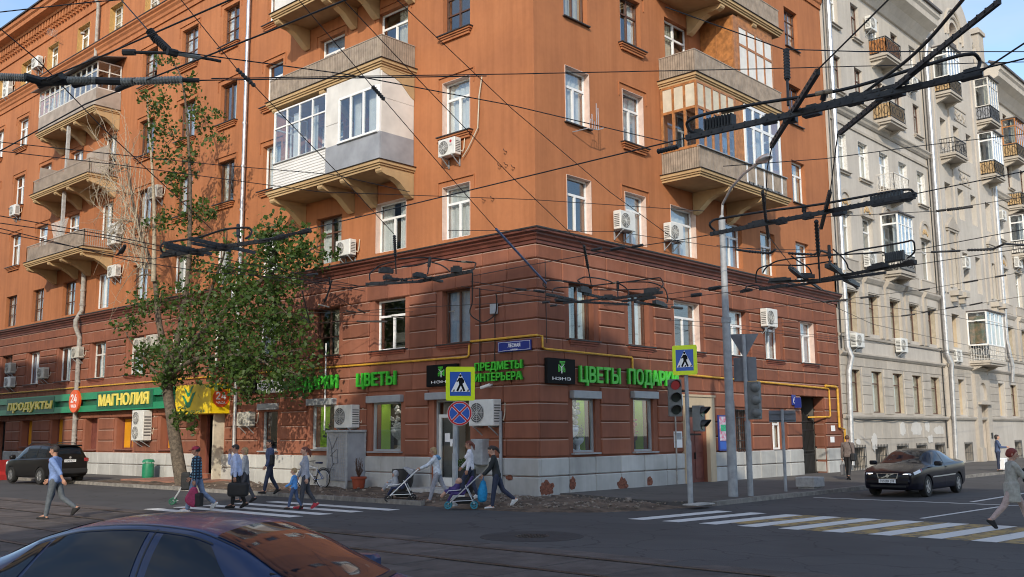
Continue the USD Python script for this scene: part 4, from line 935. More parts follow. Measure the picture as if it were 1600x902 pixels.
gab = Polygon([(G1, -.3), (G2, -.3), (G2, 27.6), (46.6, 27.9), (45.5, 28.9), (44.4, 30.2), (43.2, 31.1), (41.9, 31.45), (40.6, 31.1), (39.4, 30.2), (38.3, 28.9), (37.4, 27.9), (G1, 27.5)])
wall_b = gab.difference(unary_union([h if isinstance(h, Polygon) else sbox(h[0], h[2], h[1], h[3]) for h in hB]))
fadd(grey, 'bay_wall', MB().prism(wall_b, -0.5, 0.22, 'xz'), 'grey_render', 'R')
fadd(grey, 'gable_coping', MB().tube([(p[0], .05, p[1] + .05) for p in list(gab.exterior.coords)[2:12]], .13, 6), 'grey_stone', 'R')
fadd(grey, 'gable_finial', MB().box(46.9, 47.9, -.3, .3, 27.6, 29.5).box(46.75, 48.05, -.4, .42, 29.5, 29.75).box(46.9, 47.9, -.3, .3, 29.75, 29.95), 'grey_stone', 'R')
for r in (1.15, 1.65): fadd(grey, 'arch_moulding', MB().tube([(41.9 - r * math.cos(t), .24, 27.9 + r * math.sin(t)) for t in np.linspace(-.25, math.pi + .25, 22)], .10, 6), 'grey_stone', 'R')
add(grey, 'interior_wall', MB().box(G0, G3, 1.6, 1.65, -.3, 30), 'room_dark')
add(grey, 'roof', MB().box(G0, G3, -.1, 12, 27.2, 27.4), 'roof_metal')
for z in (2.2, 6.3, 10.2, 14.6, 18.8, 22.6, 26.5): add(grey, 'floor', MB().box(G0, G3, .5, 1.6, z, z + .2), 'room_dark')
add(grey, 'party_wall', MB().box(G0, G0 + .1, 0.0, 12, 8.0, 27.2), 'grey_render')
# eaves with a deep curved soffit
for (a, b) in ((G0 - .1, G1 - .1), (G2, G3)):
    fadd(grey, 'eaves', MB().prism([(-.1, 25.55), (.12, 25.6), (.3, 25.85), (.62, 26.2), (1.12, 26.45), (1.16, 26.8), (1.30, 26.9), (1.32, 27.15), (-.1, 27.2)], a, b, 'yz'), 'grey_render', 'R')
    fadd(grey, 'gutter', MB().prism([(1.1, 27.16), (1.45, 27.16), (1.47, 27.28), (0.6, 27.7), (0.5, 27.6)], a, b, 'yz'), 'roof_metal', 'R')
# mouldings
def strip(a, b, prof, mat='grey_stone', name='moulding'): return fadd(grey, name, MB().prism(prof, a, b, 'yz'), mat, 'R')
segs = ((G0, G1), (G2, G3))
for a, b in segs + ((G1, G2),):
    o = .22 if a == G1 else 0.0
    strip(a, b, [(o - .05, 2.62), (o + .10, 2.62), (o + .16, 2.72), (o + .16, 2.80), (o - .05, 2.84)])
    strip(a, b, [(o - .05, 5.68), (o + .06, 5.68), (o + .18, 5.8), (o + .18, 5.88), (o - .05, 5.93)])
    strip(a, b, [(o - .05, 6.62), (o + .08, 6.62), (o + .12, 6.74), (o - .05, 6.78)])
    if a != G1:
        strip(a, b, [(o - .05, 17.66), (o + .07, 17.66), (o + .07, 17.8), (o - .05, 17.82)]); strip(a, b, [(-.05, 18.2), (.06, 18.2), (.16, 18.3), (.2, 18.42), (.3, 18.5), (.3, 18.58), (-.05, 18.64)])
# entablatures and pilasters of the second storey
for cs in (GC, CC):
    for c in cs:
        p = strip(c - 1.12, c + 1.12, [(-.05, 9.02), (.10, 9.02), (.10, 9.55), (.18, 9.60), (.30, 9.78), (.30, 9.88), (-.05, 9.95)], name='entablature')
        fadd(p, 'shadow_panel', MB().box(c - .72, c + .72, .10, .13, 9.1, 9.5), 'grey_render', 'R')
        for s_ in (-1, 1): strip(c + s_ * 1.0 - .22, c + s_ * 1.0 + .22, [(-.05, 6.79), (.14, 6.79), (.14, 9.02), (-.05, 9.02)], name='pilaster')
        strip(c - 1.15, c + 1.15, [(-.05, 10.0), (.06, 10.0), (.06, 10.55), (.10, 10.6), (-.05, 10.62)], name='apron')
        # arched relief over the third-storey window
        am = Polygon([(c - .78, 13.2)] + [(c - .78 * math.cos(t), 13.45 + .78 * math.sin(t)) for t in np.linspace(0, math.pi, 17)] + [(c + .78, 13.2)])
        ain = Polygon([(c - .58, 13.25)] + [(c - .58 * math.cos(t), 13.47 + .58 * math.sin(t)) for t in np.linspace(0, math.pi, 17)] + [(c + .58, 13.25)])
        t_ = fadd(grey, 'arch_relief', MB().prism(am.difference(ain), -.02, .09, 'xz'), 'grey_stone', 'R')
        orn = MB()
        for q in range(7): orn.sph((c - .36 + .12 * q, .03, 13.42 + .25 * math.sin(math.pi * q / 6)), .085, 1, (1, .5, 1))
        orn.sph((c, .03, 13.55), .13, 1, (1, .5, 1)); fadd(t_, 'ornament', orn, 'cream_paint', 'R')
        strip(c - .8, c + .8, [(-.05, 13.12), (.12, 13.12), (.12, 13.19), (-.05, 13.2)], 'grey_stone', 'lintel')
for x in (G0 + .1, 36.0, 36.7, 37.2, 39.75, 44.6, 47.5):
    o = .24 if x > 36.4 else .02
    strip(x - .14, x + .14, [(o - .05, 10.2), (o + .07, 10.2), (o + .07, 25.4), (o - .05, 25.4)], 'grey_render', 'lesene')
# horizontal stone joints of the ground floor
def courses(a0, a1, ops, off, near_limit):
    zz = [2.85, 3.33, 3.80, 4.27, 4.74, 5.20, 5.66]
    st = MB()
    for za, zb in zip(zz[:-1], zz[1:]):
        for (a, b) in cuts(ops, za, zb, a0, a1, .16):
            n = max(1, round((b - a) / 1.35))
            for k in range(n):
                m = MB().cbox(a + (b - a) * k / n + .004, a + (b - a) * (k + 1) / n - .004, off - .04, off + .035, za + .012, zb - .012, .015)
                if (a + b) / 2 < near_limit: fadd(grey, 'stone_block', m, 'grey_stone', 'R')
                else: m.tr(FA['R']); st.put(m.v[0], m.f[0])
    if st.v: tag(add(grey, 'stone_courses_beyond', st, 'grey_stone'), kind='stuff')
courses(G0 + .02, G1 - .05, [h for h in hA if 2 < h[2] < 5], 0.0, 40)
courses(G1 + .1, G2 - .05, [rect(c, bw[1], GZ[1]) for c in BC[1]] + [(40.3, 43.2, 0, 6)], .22, 60)
courses(G2 + .05, G3, [h for h in hC if 2 < h[2] < 5], 0.0, 0)
# plinth slabs under the string moulding
for x in np.arange(G0 + .05, G1 - .6, 1.12):
    fadd(grey, 'plinth_panel', MB().cbox(x, x + 1.105, -.03, .028 + rnd.uniform(-.004, .004), 1.62, 2.58, .01), 'grey_stone', 'R')
for (x, z, a, b) in ((29.0, 1.75, .9, .75), (30.6, 1.7, 1.6, .85), (32.6, 1.95, .8, .6), (34.0, 1.75, 1.6, .55), (32.9, 1.30, .9, .5), (25.3, 1.0, .8, .9), (23.5, 1.35, .55, .3)):
    fadd(grey, 'repair_patch', MB().prism(blob(x + a / 2, z + b / 2, a / 2, b / 2, int(x * 9), 13).union(sbox(x + a * .12, z + b * .12, x + a * .88, z + b * .85)), .025, .036, 'xz'), 'repair_grey', 'R')
# windows
k = 0
for cs, off in ((GC, 0.0), (CC, 0.0)):
    for f in GZ:
        for i, c in enumerate(cs):
            k += 1; w = gw[f]
            if f == 0:
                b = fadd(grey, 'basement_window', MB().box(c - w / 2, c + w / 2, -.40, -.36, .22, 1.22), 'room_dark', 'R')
                m = MB()
                for q in range(9): m.box(c - w / 2 - .08 + q * (w + .14) / 8, c - w / 2 - .06 + q * (w + .14) / 8, .03, .05, .12, 1.34)
                for zz in (.3, .75, 1.2): m.box(c - w / 2 - .08, c + w / 2 + .08, .028, .048, zz, zz + .025)
                fadd(b, 'window_grate', m, 'black_iron', 'R'); continue
            st, fr, de, cu, sl = {1: ('tall', 'brown_frame', .19, ('curtain_dull', 'full'), None), 2: ('tall', 'brown_frame', .25, C(k), None), 3: ('tall', 'white_frame', .20, C(k), None),
                                  4: ('T', 'white_frame', .18, C(k), 'tin'), 5: ('C', 'brown_frame', .16, C(k), 'moulded'), 6: ('T', 'white_frame' if i % 2 == 0 else 'brown_frame', .18, C(k), 'moulded')}[f]
            p = window(grey, 'R', c, w, GZ[f][0], GZ[f][1], st, fr, de, cu, 'old_white_frame' if f == 4 else ('reveal_tan' if f in (1, 2) else None), None if sl == 'moulded' else sl)
            if sl == 'moulded' or f == 4:
                fadd(p, 'sill_moulding', MB().box(c - w / 2 - .14, c + w / 2 + .14, -.02, .2, GZ[f][0] - .1, GZ[f][0] - .05).box(c - w / 2 - .08, c + w / 2 + .08, -.02, .12, GZ[f][0] - .2, GZ[f][0] - .1), 'grey_stone', 'R')
for f in BC:
    for c in BC[f]:
        k += 1; w = bw[f]
        if f == 0:
            fadd(grey, 'basement_window', MB().box(c - w / 2, c + w / 2, -.30, -.26, .22, 1.22), 'room_dark', 'R')
            m = MB()
            for q in range(8): m.box(c - w / 2 - .06 + q * w / 7, c - w / 2 - .04 + q * w / 7, .25, .27, .15, 1.32)
            m.box(c - w / 2 - .06, c + w / 2, .248, .268, .7, .725); fadd(grey, 'window_grate', m, 'black_iron', 'R'); continue
        window(grey, 'R', c, w, GZ[f][0], GZ[f][1], 'T' if f > 2 else 'tall', 'white_frame' if f in (3, 4) else 'brown_frame', .2, C(k), 'beige_trim' if f < 3 else None, 'tin' if f == 4 else None)
fadd(grey, 'oriel_back', MB().box(40.5, 43.3, -.5, -.45, 7.05, 9.2), 'room_dark', 'R')
fadd(grey, 'arch_window', MB().prism(arch_o, -.32, -.28, 'xz'), 'door_brown', 'R')
for s_ in slots: fadd(grey, 'slot_window', MB().prism(s_, -.3, -.26, 'xz'), 'room_dark', 'R')
# pediments of the bay (third storey), reliefs, consoles with red flowers
for c in (38.6, 46.2):
    m = MB().prism([(c - 1.0, 14.25), (c + 1.0, 14.25), (c + .98, 14.4), (c, 15.05), (c - .98, 14.4)], .2, .42, 'xz').box(c - .9, c + .9, .2, .36, 14.1, 14.25)
    fadd(grey, 'pediment', m, 'grey_stone', 'R')
    m = MB().box(c - .75, c - .5, .2, .34, 10.6, 14.1).box(c + .5, c + .75, .2, .34, 10.6, 14.1); fadd(grey, 'window_pilaster', m, 'grey_stone', 'R')
    m = MB().box(c - 1.0, c - .35, .2, .75, 10.05, 10.35).box(c + .35, c + 1.0, .2, .75, 10.05, 10.35).box(c - .85, c - .5, .2, .55, 9.7, 10.05).box(c + .5, c + .85, .2, .55, 9.7, 10.05)
    cb = fadd(grey, 'flower_console', m, 'grey_stone', 'R')
for z in (17.7, 21.9):
    m = MB()
    for i in range(12): m.sph((41.0 + .16 * i, .24, z + .35 + .2 * math.sin(i * 1.7)), .12, 1, (1, .4, 1))
    m.box(40.8, 43.0, .2, .27, z - .1, z).box(40.8, 43.0, .2, .27, z + .75, z + .85); fadd(grey, 'relief_panel', m, 'grey_stone', 'R')
# entrance under the oriel
pd = fadd(grey, 'portal', MB().prism(Polygon([(40.4, -.2), (43.1, -.2), (43.1, 5.45), (40.4, 5.45)]).difference(door_o).difference(Polygon([(41.1, 3.85)] + [(41.75 - .65 * math.cos(t), 4.3 + .65 * math.sin(t)) for t in np.linspace(0, math.pi, 13)] + [(42.4, 3.85)])), .2, .42, 'xz'), 'grey_stone', 'R')
fadd(pd, 'lunette', MB().prism([(41.1, 3.85)] + [(41.75 - .65 * math.cos(t), 4.3 + .65 * math.sin(t)) for t in np.linspace(0, math.pi, 13)] + [(42.4, 3.85)], .22, .27, 'xz'), 'grey_render', 'R')
fadd(pd, 'portal_shelf', MB().box(40.6, 42.9, .40, .62, 3.58, 3.72), 'grey_stone', 'R')
for p_, q_ in ((41.15, 41.745), (41.755, 42.35)):
    m = MB().box(p_, q_, -.18, -.1, -.1, 3.52)
    for zz in (.2, 1.2, 2.4): m.cbox(p_ + .08, q_ - .08, -.11, -.06, zz, zz + .85, .02)
    fadd(pd, 'door_leaf', m, 'door_wood', 'R')
fadd(pd, 'portal_base', MB().box(40.35, 41.0, .42, .56, -.2, .95).box(42.5, 43.15, .42, .56, -.2, .95), 'grey_stone', 'R')
fadd(pd, 'intercom', MB().box(42.62, 42.85, .42, .47, 1.5, 1.85).box(43.2, 43.45, .22, .28, 1.3, 1.65), 'black_iron', 'R')
# balconies of the grey house
def small_balcony(u0, u1, z, d, fill, o=0.0, enclosed=None, top=2.5):
    s = MB().box(u0, u1, o - .05, o + d, z - .16, z).box(u0 + .08, u1 - .08, o - .05, o + d - .08, z - .28, z - .16)
    s.prism([(o, z - .28), (o + .75, z - .28), (o + .55, z - .42), (o, z - .62)], u0 + .2, u0 + .42, 'yz').prism([(o, z - .28), (o + .75, z - .28), (o + .55, z - .42), (o, z - .62)], u1 - .42, u1 - .2, 'yz')
    b = fadd(grey, 'balcony', s, 'grey_stone', 'R')
    m = MB(); P_ = [(u0 + .06, o), (u0 + .06, o + d - .06), (u1 - .06, o + d - .06), (u1 - .06, o)]
    for (p0, q0), (p1, q1) in zip(P_[:-1], P_[1:]):
        L = math.dist((p0, q0), (p1, q1)); n = max(2, round(L / .15))
        for i in range(n + 1):
            x, y_ = p0 + (p1 - p0) * i / n, q0 + (q1 - q0) * i / n; m.box(x - .011, x + .011, y_ - .011, y_ + .011, z, z + .92)
        for i in range(max(1, round(L / .42))):      # scroll rings
            t = (i + .5) / max(1, round(L / .42)); x, y_ = p0 + (p1 - p0) * t, q0 + (q1 - q0) * t; e = np.array([(p1 - p0) / L, (q1 - q0) / L])
            m.tube([(x + e[0] * .17 * math.cos(a), y_ + e[1] * .17 * math.cos(a), z + .5 + .24 * math.sin(a)) for a in np.linspace(0, 2 * math.pi, 11)[:-1]], .012, 4, True)
        m.bar((p0, q0, z + .92), (p1, q1, z + .92), .05, .04); m.bar((p0, q0, z + .1), (p1, q1, z + .1), .03, .025)
    fadd(b, 'railing', m, 'black_iron' if fill != 'bare_white' else 'old_white_frame', 'R')
    if fill and fill != 'bare_white':
        i_ = .10
        fadd(b, 'railing_sheet', MB().box(u0 + i_, u0 + i_ + .02, o, o + d - i_, z + .12, z + .88).box(u0 + i_, u1 - i_, o + d - i_ - .02, o + d - i_, z + .12, z + .88).box(u1 - i_ - .02, u1 - i_, o, o + d - i_, z + .12, z + .88), fill, 'R')
    if enclosed:
        grid(b, 'R', 'u', u0 + .08, u1 - .08, o + d - .09, z + .95, z + top, 4, [z + top - .55], enclosed, .06)
        grid(b, 'R', 'w', o + .05, o + d - .09, u0 + .09, z + .95, z + top, 1, [z + top - .55], enclosed, .09)
        fadd(b, 'awning_roof', MB().box(u0, u1, o, o + d + .08, z + top + .02, z + top + .09), 'roof_metal', 'R')
        fadd(b, 'curtain', MB().box(u0 + .3, u1 - .3, o + .55, o + .6, z + 1.0, z + top - .1), 'curtain_white' if enclosed == 'white_frame' else 'curtain_cream', 'R')
    return b
small_balcony(28.2, 30.4, 22.55, 1.0, 'wood_panel')
small_balcony(28.2, 30.4, 18.85, 1.0, 'cream_paint')
fb = small_balcony(28.2, 30.4, 14.85, 0.95, 'bare_white')
g3 = small_balcony(28.2, 30.4, 10.45, 1.0, 'white_panel', 0, 'white_frame', 3.1)
small_balcony(37.5, 39.7, 22.75, 1.0, 'cream_paint', .2, 'white_frame', 2.9)
small_balcony(37.6, 39.8, 18.85, 1.0, None, .2)
small_balcony(45.2, 47.3, 22.75, 1.0, 'grey_metal_sheet', .2, 'old_white_frame', 2.9)
small_balcony(45.2, 47.3, 18.95, 1.0, 'cream_paint', .2, 'white_frame', 2.9)
small_balcony(51.5, 53.7, 21.5, 1.0, 'cream_paint', 0, 'wood_frame', 2.8)
small_balcony(51.5, 53.7, 17.9, 1.0, 'cream_paint')
small_balcony(51.5, 53.7, 14.4, 1.0, 'white_panel', 0, 'white_frame', 2.8)
o2 = small_balcony(40.2, 43.5, 6.25, 1.25, 'bare_white', .2, 'white_frame', 3.0)
fadd(o2, 'curtain', MB().box(40.45, 40.5, .3, 1.2, 7.3, 9.0), 'curtain_patterned', 'R')
# downpipes
gdp = (('R', 22.85, .16, 26.2), ('R', 22.85, .16, 6.1), ('R', 22.95, .30, 5.6), ('R', 22.85, .16, 4.9), ('R', 22.6, .16, .4))
drain(grey, 'R', [p[1:] for p in gdp], .14, 'galvanized', brackets=())
drain(grey, 'R', [(36.15, .45, 25.8), (36.1, .32, 24.8), (36.1, .32, 6.5), (36.35, .45, 5.9), (36.35, .42, 5.4), (36.35, .32, .4)], .13, 'galvanized')
drain(grey, 'R', [(47.95, 1.0, 26.6), (47.95, .3, 26.0), (47.95, .25, 8), (48.2, .4, 6.3), (48.2, .3, 5.2)], .12, 'galvanized')
drain(grey, 'R', [(22.35, .09, 26), (22.35, .09, 6)], .04, 'black_iron', 'cable'); drain(grey, 'R', [(35.85, .08, 25), (35.85, .08, 1.0)], .035, 'black_iron', 'cable')
for x0, x1, zz in ((23.2, 36.0, 2.60), (37.0, 40.3, 2.58)):
    fadd(grey, 'wall_cable', MB().tube([(x0 + (x1 - x0) * t, .12 + .03 * math.sin(t * 37), zz - .06 * abs(math.sin(t * 14))) for t in np.linspace(0, 1, 40)], .03, 5), 'black_iron', 'R')
# brick house beyond
bh = thing('brick_house', 'bare brick house end with sheet roof rising behind the far end of the grey house', 'building')
add(bh, 'wall', MB().box(64.2, 82, .2, 16, -.3, 29.6), 'brick_far')
add(bh, 'roof', MB().box(64.0, 82.2, .0, 16.2, 29.6, 29.85), 'roof_metal')
# houses across the streets, behind the viewpoint: they shade the crossroads and stand in the panes' reflections
def block(name, label, x0, x1, y0, y1, h, mat, faces):
    b = thing(name, label, 'building', kind='structure'); add(b, 'wall', MB().box(x0, x1, y0, y1, -.3, h), mat)
    m = MB()
    for z in np.arange(1.2, h - 2, 3.6):
        if 'E' in faces:
            for y in np.arange(y0 + 1.5, y1 - 1.5, 3.0): m.box(x1 - .02, x1 + .02, y, y + 1.4, z, z + 1.9)
        if 'N' in faces:
            for x in np.arange(x0 + 1.5, x1 - 1.5, 3.0): m.box(x, x + 1.4, y1 - .02, y1 + .02, z, z + 1.9)
        if 'S' in faces:
            for x in np.arange(x0 + 1.5, x1 - 1.5, 3.0): m.box(x, x + 1.4, y0 - .02, y0 + .02, z, z + 1.9)
    add(b, 'window_panes', m, 'car_glass'); add(b, 'roof', MB().box(x0 - .5, x1 + .5, y0 - .5, y1 + .5, h, h + .3), 'roof_metal')
block('opposite_house', 'house on the opposite corner', -32, -27.5, -70, -24.5, 22.5, 'beige_trim', 'EN')
block('opposite_house', 'tall house on the opposite corner', -43, -32.2, -60, -24.5, 26.6, 'grey_render', 'EN')
block('opposite_house', 'tallest house on the opposite corner', -54, -43.2, -60, -24.5, 33.0, 'grey_render', 'EN')
block('opposite_house', 'house across the left street', -42, -27.5, 16, 80, 22.5, 'cream_paint', 'ES')
# ---------------------------------------------------------------- air conditioners
def air_con(side, u, z, w, h, label, w0=0.10, d=0.32, mat='ac_white', old=False, fans=1, vert=False, logo=None, grille_end=False):
    """u, z = middle of the casing"""
    p = thing('air_conditioner', label, 'air conditioner', group='air conditioners on the house fronts')
    if old: mat = 'ac_old'
    fadd(p, 'casing', MB().cbox(u - w / 2, u + w / 2, w0, w0 + d, z - h / 2, z + h / 2, .02), mat, side)
    sg = 1 if side == 'R' else -1
    for k in range(fans):
        cu = u - sg * w * .16; cz = z if fans == 1 else z + (k - .5) * h * .48; r = min(h * (.38 if fans == 1 else .21), w * .36)
        g_ = MB().lathe([(0.0, 0.0), (r, 0.0), (r, .012), (0, .012)], 20)
        f = fadd(p, 'fan_opening', g_.tr([[1, 0, 0], [0, 0, 1], [0, 1, 0]], (cu, w0 + d + .001, cz)), 'ac_grille', side)
        gr = MB()
        for q in range(5): rr = r * (q + 1) / 5; gr.tube([(cu + rr * math.cos(a), w0 + d + .020, cz + rr * math.sin(a)) for a in np.linspace(0, 2 * math.pi, 19)[:-1]], .006, 4, True)
        for q in range(8): a = q * math.pi / 4; gr.bar((cu, w0 + d + .02, cz), (cu + r * math.cos(a), w0 + d + .02, cz + r * math.sin(a)), .008, .008)
        gr.lathe([(0, 0), (.05, 0), (.04, .02), (0, .02)], 10) if False else None
        fadd(f, 'fan_grille', gr, mat, side)
    side_u = u + sg * w / 2
    lv, l2 = MB(), MB()
    for q in range(7): lv.box(u - w / 2 - .004, u - w / 2, w0 + .05, w0 + d - .05, z - h * .35 + q * h * .1, z - h * .35 + q * h * .1 + h * .045)
    for q in range(7): l2.box(u + w / 2, u + w / 2 + .004, w0 + .05, w0 + d - .05, z - h * .35 + q * h * .1, z - h * .35 + q * h * .1 + h * .045)
    fadd(p, 'louvre', lv, 'ac_grille', side); fadd(p, 'louvre', l2, 'ac_grille', side)
    for s_ in (-.32, .32):
        bk = MB(); bk.box(u + s_ * w - .02, u + s_ * w + .02, 0, w0 + d, z - h / 2 - .045, z - h / 2 - .002).box(u + s_ * w - .02, u + s_ * w + .02, 0, .04, z - h / 2 - .35, z - h / 2 - .002)
        bk.bar((u + s_ * w, .02, z - h / 2 - .33), (u + s_ * w, w0 + d - .04, z - h / 2 - .03), .03, .03)
        fadd(p, 'bracket', bk, 'shutter_grey', side)
    fadd(p, 'hose', MB().tube([(side_u - sg * .04, .12, z - h * .2), (side_u + sg * .06, .08, z - h * .3), (side_u + sg * .09, .05, z - h * .1), (side_u + sg * .1, .02, z + h * .5)], .02, 5), 'curtain_cream', side)
    if logo:
        fadd(p, 'badge', MB().lathe([(0, 0), (.055, 0), (.055, .004), (0, .004)], 16).tr([[1, 0, 0], [0, 0, 1], [0, 1, 0]], (u + sg * w * .26, w0 + d + .001, z + h * .28)), 'sign_red', side)
        add(p, 'lettering', text_on(side, 'LG', u + sg * w * .20, z + h * .02, w0 + d + .001, .06, .003), 'sign_back')
    return p
def acpx(side, px, label, w0=0.1, d=0.32, **k): return air_con(side, px[0], px[1], px[2], px[3], label, w0, d, **k)
AL, AR = 'L', 'R'
acs = [
 ('L', (3.79, 12.05), .85, .62, 'white air conditioner with a red round badge under a window near the corner, fourth floor', dict(logo=1)),
 ('L', (9.61, 9.21), .90, .62, 'white air conditioner just above the dark cornice right of the tree crown', {}),
 ('L', (41.07, 25.23), .95, .7, 'white air conditioner beside the antenna under the eaves, top left', {}),
 ('L', (45.61, 25.01), .8, .65, 'upper of two stacked air conditioners at the left picture edge under the eaves', {}),
 ('L', (45.61, 24.4), .8, .65, 'lower of two stacked air conditioners at the left picture edge under the eaves', {}),
 ('L', (25.11, 14.13), .95, .65, 'air conditioner mounted at the upper corner of a window behind the bare upper trunk', {'old': True}),
 ('L', (43.09, 16.1), .85, .65, 'air conditioner under a window left of the lowest far balconies, fourth floor', {}),
 ('L', (29.17, 12.86), .95, .65, 'upper air conditioner at the right end of the lowest far balcony', {}),
 ('L', (29.34, 12.37), .95, .65, 'lower air conditioner at the right end of the lowest far balcony', {}),
 ('L', (29.14, 10.6), .9, .62, 'air conditioner right below the lowest far balcony among bare twigs', {}),
 ('L', (32.96, 6.57), .9, .6, 'air conditioner straddling the old downpipe below the cornice on the left', {'old': True}),
 ('L', (25.84, 6.55), .9, .6, 'left one of two air conditioners before an old white window beside the tree crown', {'old': True}),
 ('L', (24.56, 6.62), 1.0, .6, 'right one of two air conditioners before an old white window beside the tree crown', {'old': True}),
 ('L', (37.33, 5.67), .9, .62, 'air conditioner over the green grocery sign left of the old downpipe', {'old': True}),
 ('L', (42.14, 6.2), .85, .6, 'upper of two air conditioners over the far left end of the grocery sign', {'old': True}),
 ('L', (42.1, 5.35), .95, .62, 'lower of two air conditioners over the far left end of the grocery sign', {}),
 ('L', (25.25, 2.56), 1.15, 1.45, 'big double-fan air conditioner between the yellow grocery windows', {'fans': 2, 'd': .45}),
 ('L', (16.25, 2.72), .95, .60, 'small air conditioner right of the grocery entrance downpipe', {'old': True}),
 ('L', (9.33, 2.71), 1.05, .85, 'air conditioner on top of the graffiti-covered steel cabinet', {'d': .4}),
 ('L', (2.05, 2.7), 1.12, .86, 'large air conditioner right of the flower shop door behind the no-stopping sign', {'d': .4}),
 ('R', (4.53, 9.51), .90, .68, 'left one of two air conditioners above the cornice right of the corner', {}),
 ('R', (7.69, 9.55), .90, .68, 'right one of two air conditioners above the cornice, left of the lamp post', {}),
 ('R', (14.9, 6.86), .95, .78, 'air conditioner over a first-floor window right of the lamp post', {}),
 ('R', (23.84, 6.46), .95, .70, 'air conditioner beside the shiny downpipe of the grey house, above the ground floor', {}),
 ('R', (29.47, 6.55), .95, .75, 'air conditioner between the pilasters and the ground floor of the grey house', {}),
 ('R', (37.96, 6.43), .95, .75, 'air conditioner left of the white balcony over the wooden house door', {}),
 ('R', (40.75, 12.45), .95, .75, 'air conditioner under the left pediment of the gabled bay', {}),
 ('R', (52.01, 13.85), .95, .8, 'air conditioner at the right picture edge beside an arched relief', {}),
 ('R', (49.14, 16.81), .85, .7, 'air conditioner on the grey house right of the gabled bay near the balconies', {}),
 ('R', (28.08, 24.28), .9, .75, 'air conditioner left of the topmost iron balcony of the grey house', {}),
 ('R', (33.83, 22.35), .9, .75, 'air conditioner left of the glazed top balcony of the gabled bay', {}),
 ('R', (26.01, 10.79), .95, .85, 'air conditioner left of the white glazed balcony of the grey house', {}),
]
for sd_, (u_, z_), w_, h_, lb_, kw in acs: air_con(sd_, u_, z_, w_, h_, lb_, **kw)
solo('equipment_box', MB().cbox(2.1, 2.65, -.0, .40, 1.0, 1.85, .03).tr(FL), 'pole_grey', 'grey metal box on the wall right of the flower shop door under the air conditioner', 'box')

# ---------------------------------------------------------------- shop signs and letters
def letters(side, s, u, z, w, h, width, label, mat='letter_green', side_mat=None, d=.05, bold=True, shear=0.0):
    p = thing('shop_letters', label, 'shop sign')
    add(p, 'lettering', text_on(side, s, u, z, w, h, d, bold, width, shear), mat)
    add(p, 'letter_backs', text_on(side, s, u, z, w - .06, h, .055, bold, width, shear), side_mat or 'letter_green_side')
    sg = 1 if side == 'R' else -1
    fadd(p, 'mounting_rail', MB().box(u, u + sg * width, .05, w - .06, z + h * .25, z + h * .29), 'sign_back', side)
    return p
letters('L', 'ПОДАРКИ', 13.2, 3.82, .17, .50, 3.1, 'green raised letters reading ПОДАРКИ partly behind the tree, left front')
letters('L', 'ЦВЕТЫ', 8.92, 3.82, .17, .48, 2.24, 'green raised letters reading ЦВЕТЫ above the shop window on the left front')
letters('L', 'ПРЕДМЕТЫ', 2.62, 4.10, .17, .26, 2.12, 'two-line green letters reading ПРЕДМЕТЫ, upper line beside the street corner')
letters('L', 'ИНТЕРЬЕРА', 2.62, 3.74, .17, .26, 2.12, 'green letters reading ИНТЕРЬЕРА, lower line beside the street corner')
letters('R', 'ЦВЕТЫ', 1.92, 3.70, .17, .52, 2.24, 'green raised letters reading ЦВЕТЫ on the right front beside the black panel')
letters('R', 'ПОДАРКИ', 4.64, 3.72, .17, .52, 3.15, 'green raised letters reading ПОДАРКИ on the right front above the dark shop window')
def logo_panel(side, u0, u1, z0, z1, label, col='letter_green', tail='НЭНЭ'):
    p = thing('logo_panel', label, 'shop sign'); a, b = min(u0, u1), max(u0, u1)
    fadd(p, 'panel', MB().cbox(a, b, .06, .20, z0, z1, .012), 'sign_black', side)
    sg = 1 if side == 'R' else -1; c = (a + b) / 2; s = (z1 - z0) * .44; zc = z1 - s * .72
    m = MB(); q = random.Random(4); n = 9
    for i in range(n):
        for j in range(n):
            if q.random() < .62 and not (abs(i - n // 2) < 1 and j < 3): m.box(c - s / 2 + i * s / n, c - s / 2 + (i + .86) * s / n, .20, .207, zc - s / 2 + j * s / n, zc - s / 2 + (j + .86) * s / n)
    fadd(p, 'tree_emblem', m, col, side)
    fadd(p, 'tree_stem', MB().box(c - .018, c + .018, .20, .21, zc - s * .62, zc).bar((c, .205, zc - s * .1), (c + .12, .205, zc + s * .2), .02, .01).bar((c, .205, zc - s * .2), (c - .12, .205, zc + s * .12), .02, .01), 'sign_white', side)
    if tail:
        wd = (b - a) * .66; add(p, 'lettering', text_on(side, tail, c - sg * wd / 2, z0 + (z1 - z0) * .14, .20, (z1 - z0) * .12, .006, False, wd), 'sign_white')
    return p
logo_panel('L', 5.02, 3.48, 3.66, 4.41, 'black square panel with a green tree emblem behind the pedestrian sign, left front')
logo_panel('R', .26, 1.67, 3.60, 4.42, 'black panel with a green tree emblem at the corner of the right front')
sp = logo_panel('L', 16.93, 15.73, 3.80, 4.41, 'black panel with a magenta tree emblem beside the grocery downpipe', 'magenta_print', None)
bp = thing('salon_sign', 'white beauty salon sign board with dark lettering beside the magenta emblem', 'shop sign')
fadd(bp, 'panel', MB().cbox(13.8, 15.6, .06, .18, 3.78, 4.32, .01), 'sign_white', 'L')
add(bp, 'lettering', text_on('L', 'САЛОН', 15.5, 4.10, .18, .15, .006, True, 1.0), 'sign_back'); add(bp, 'lettering', text_on('L', 'КРАСОТЫ', 15.5, 3.84, .18, .20, .006, True, 1.55), 'sign_back')
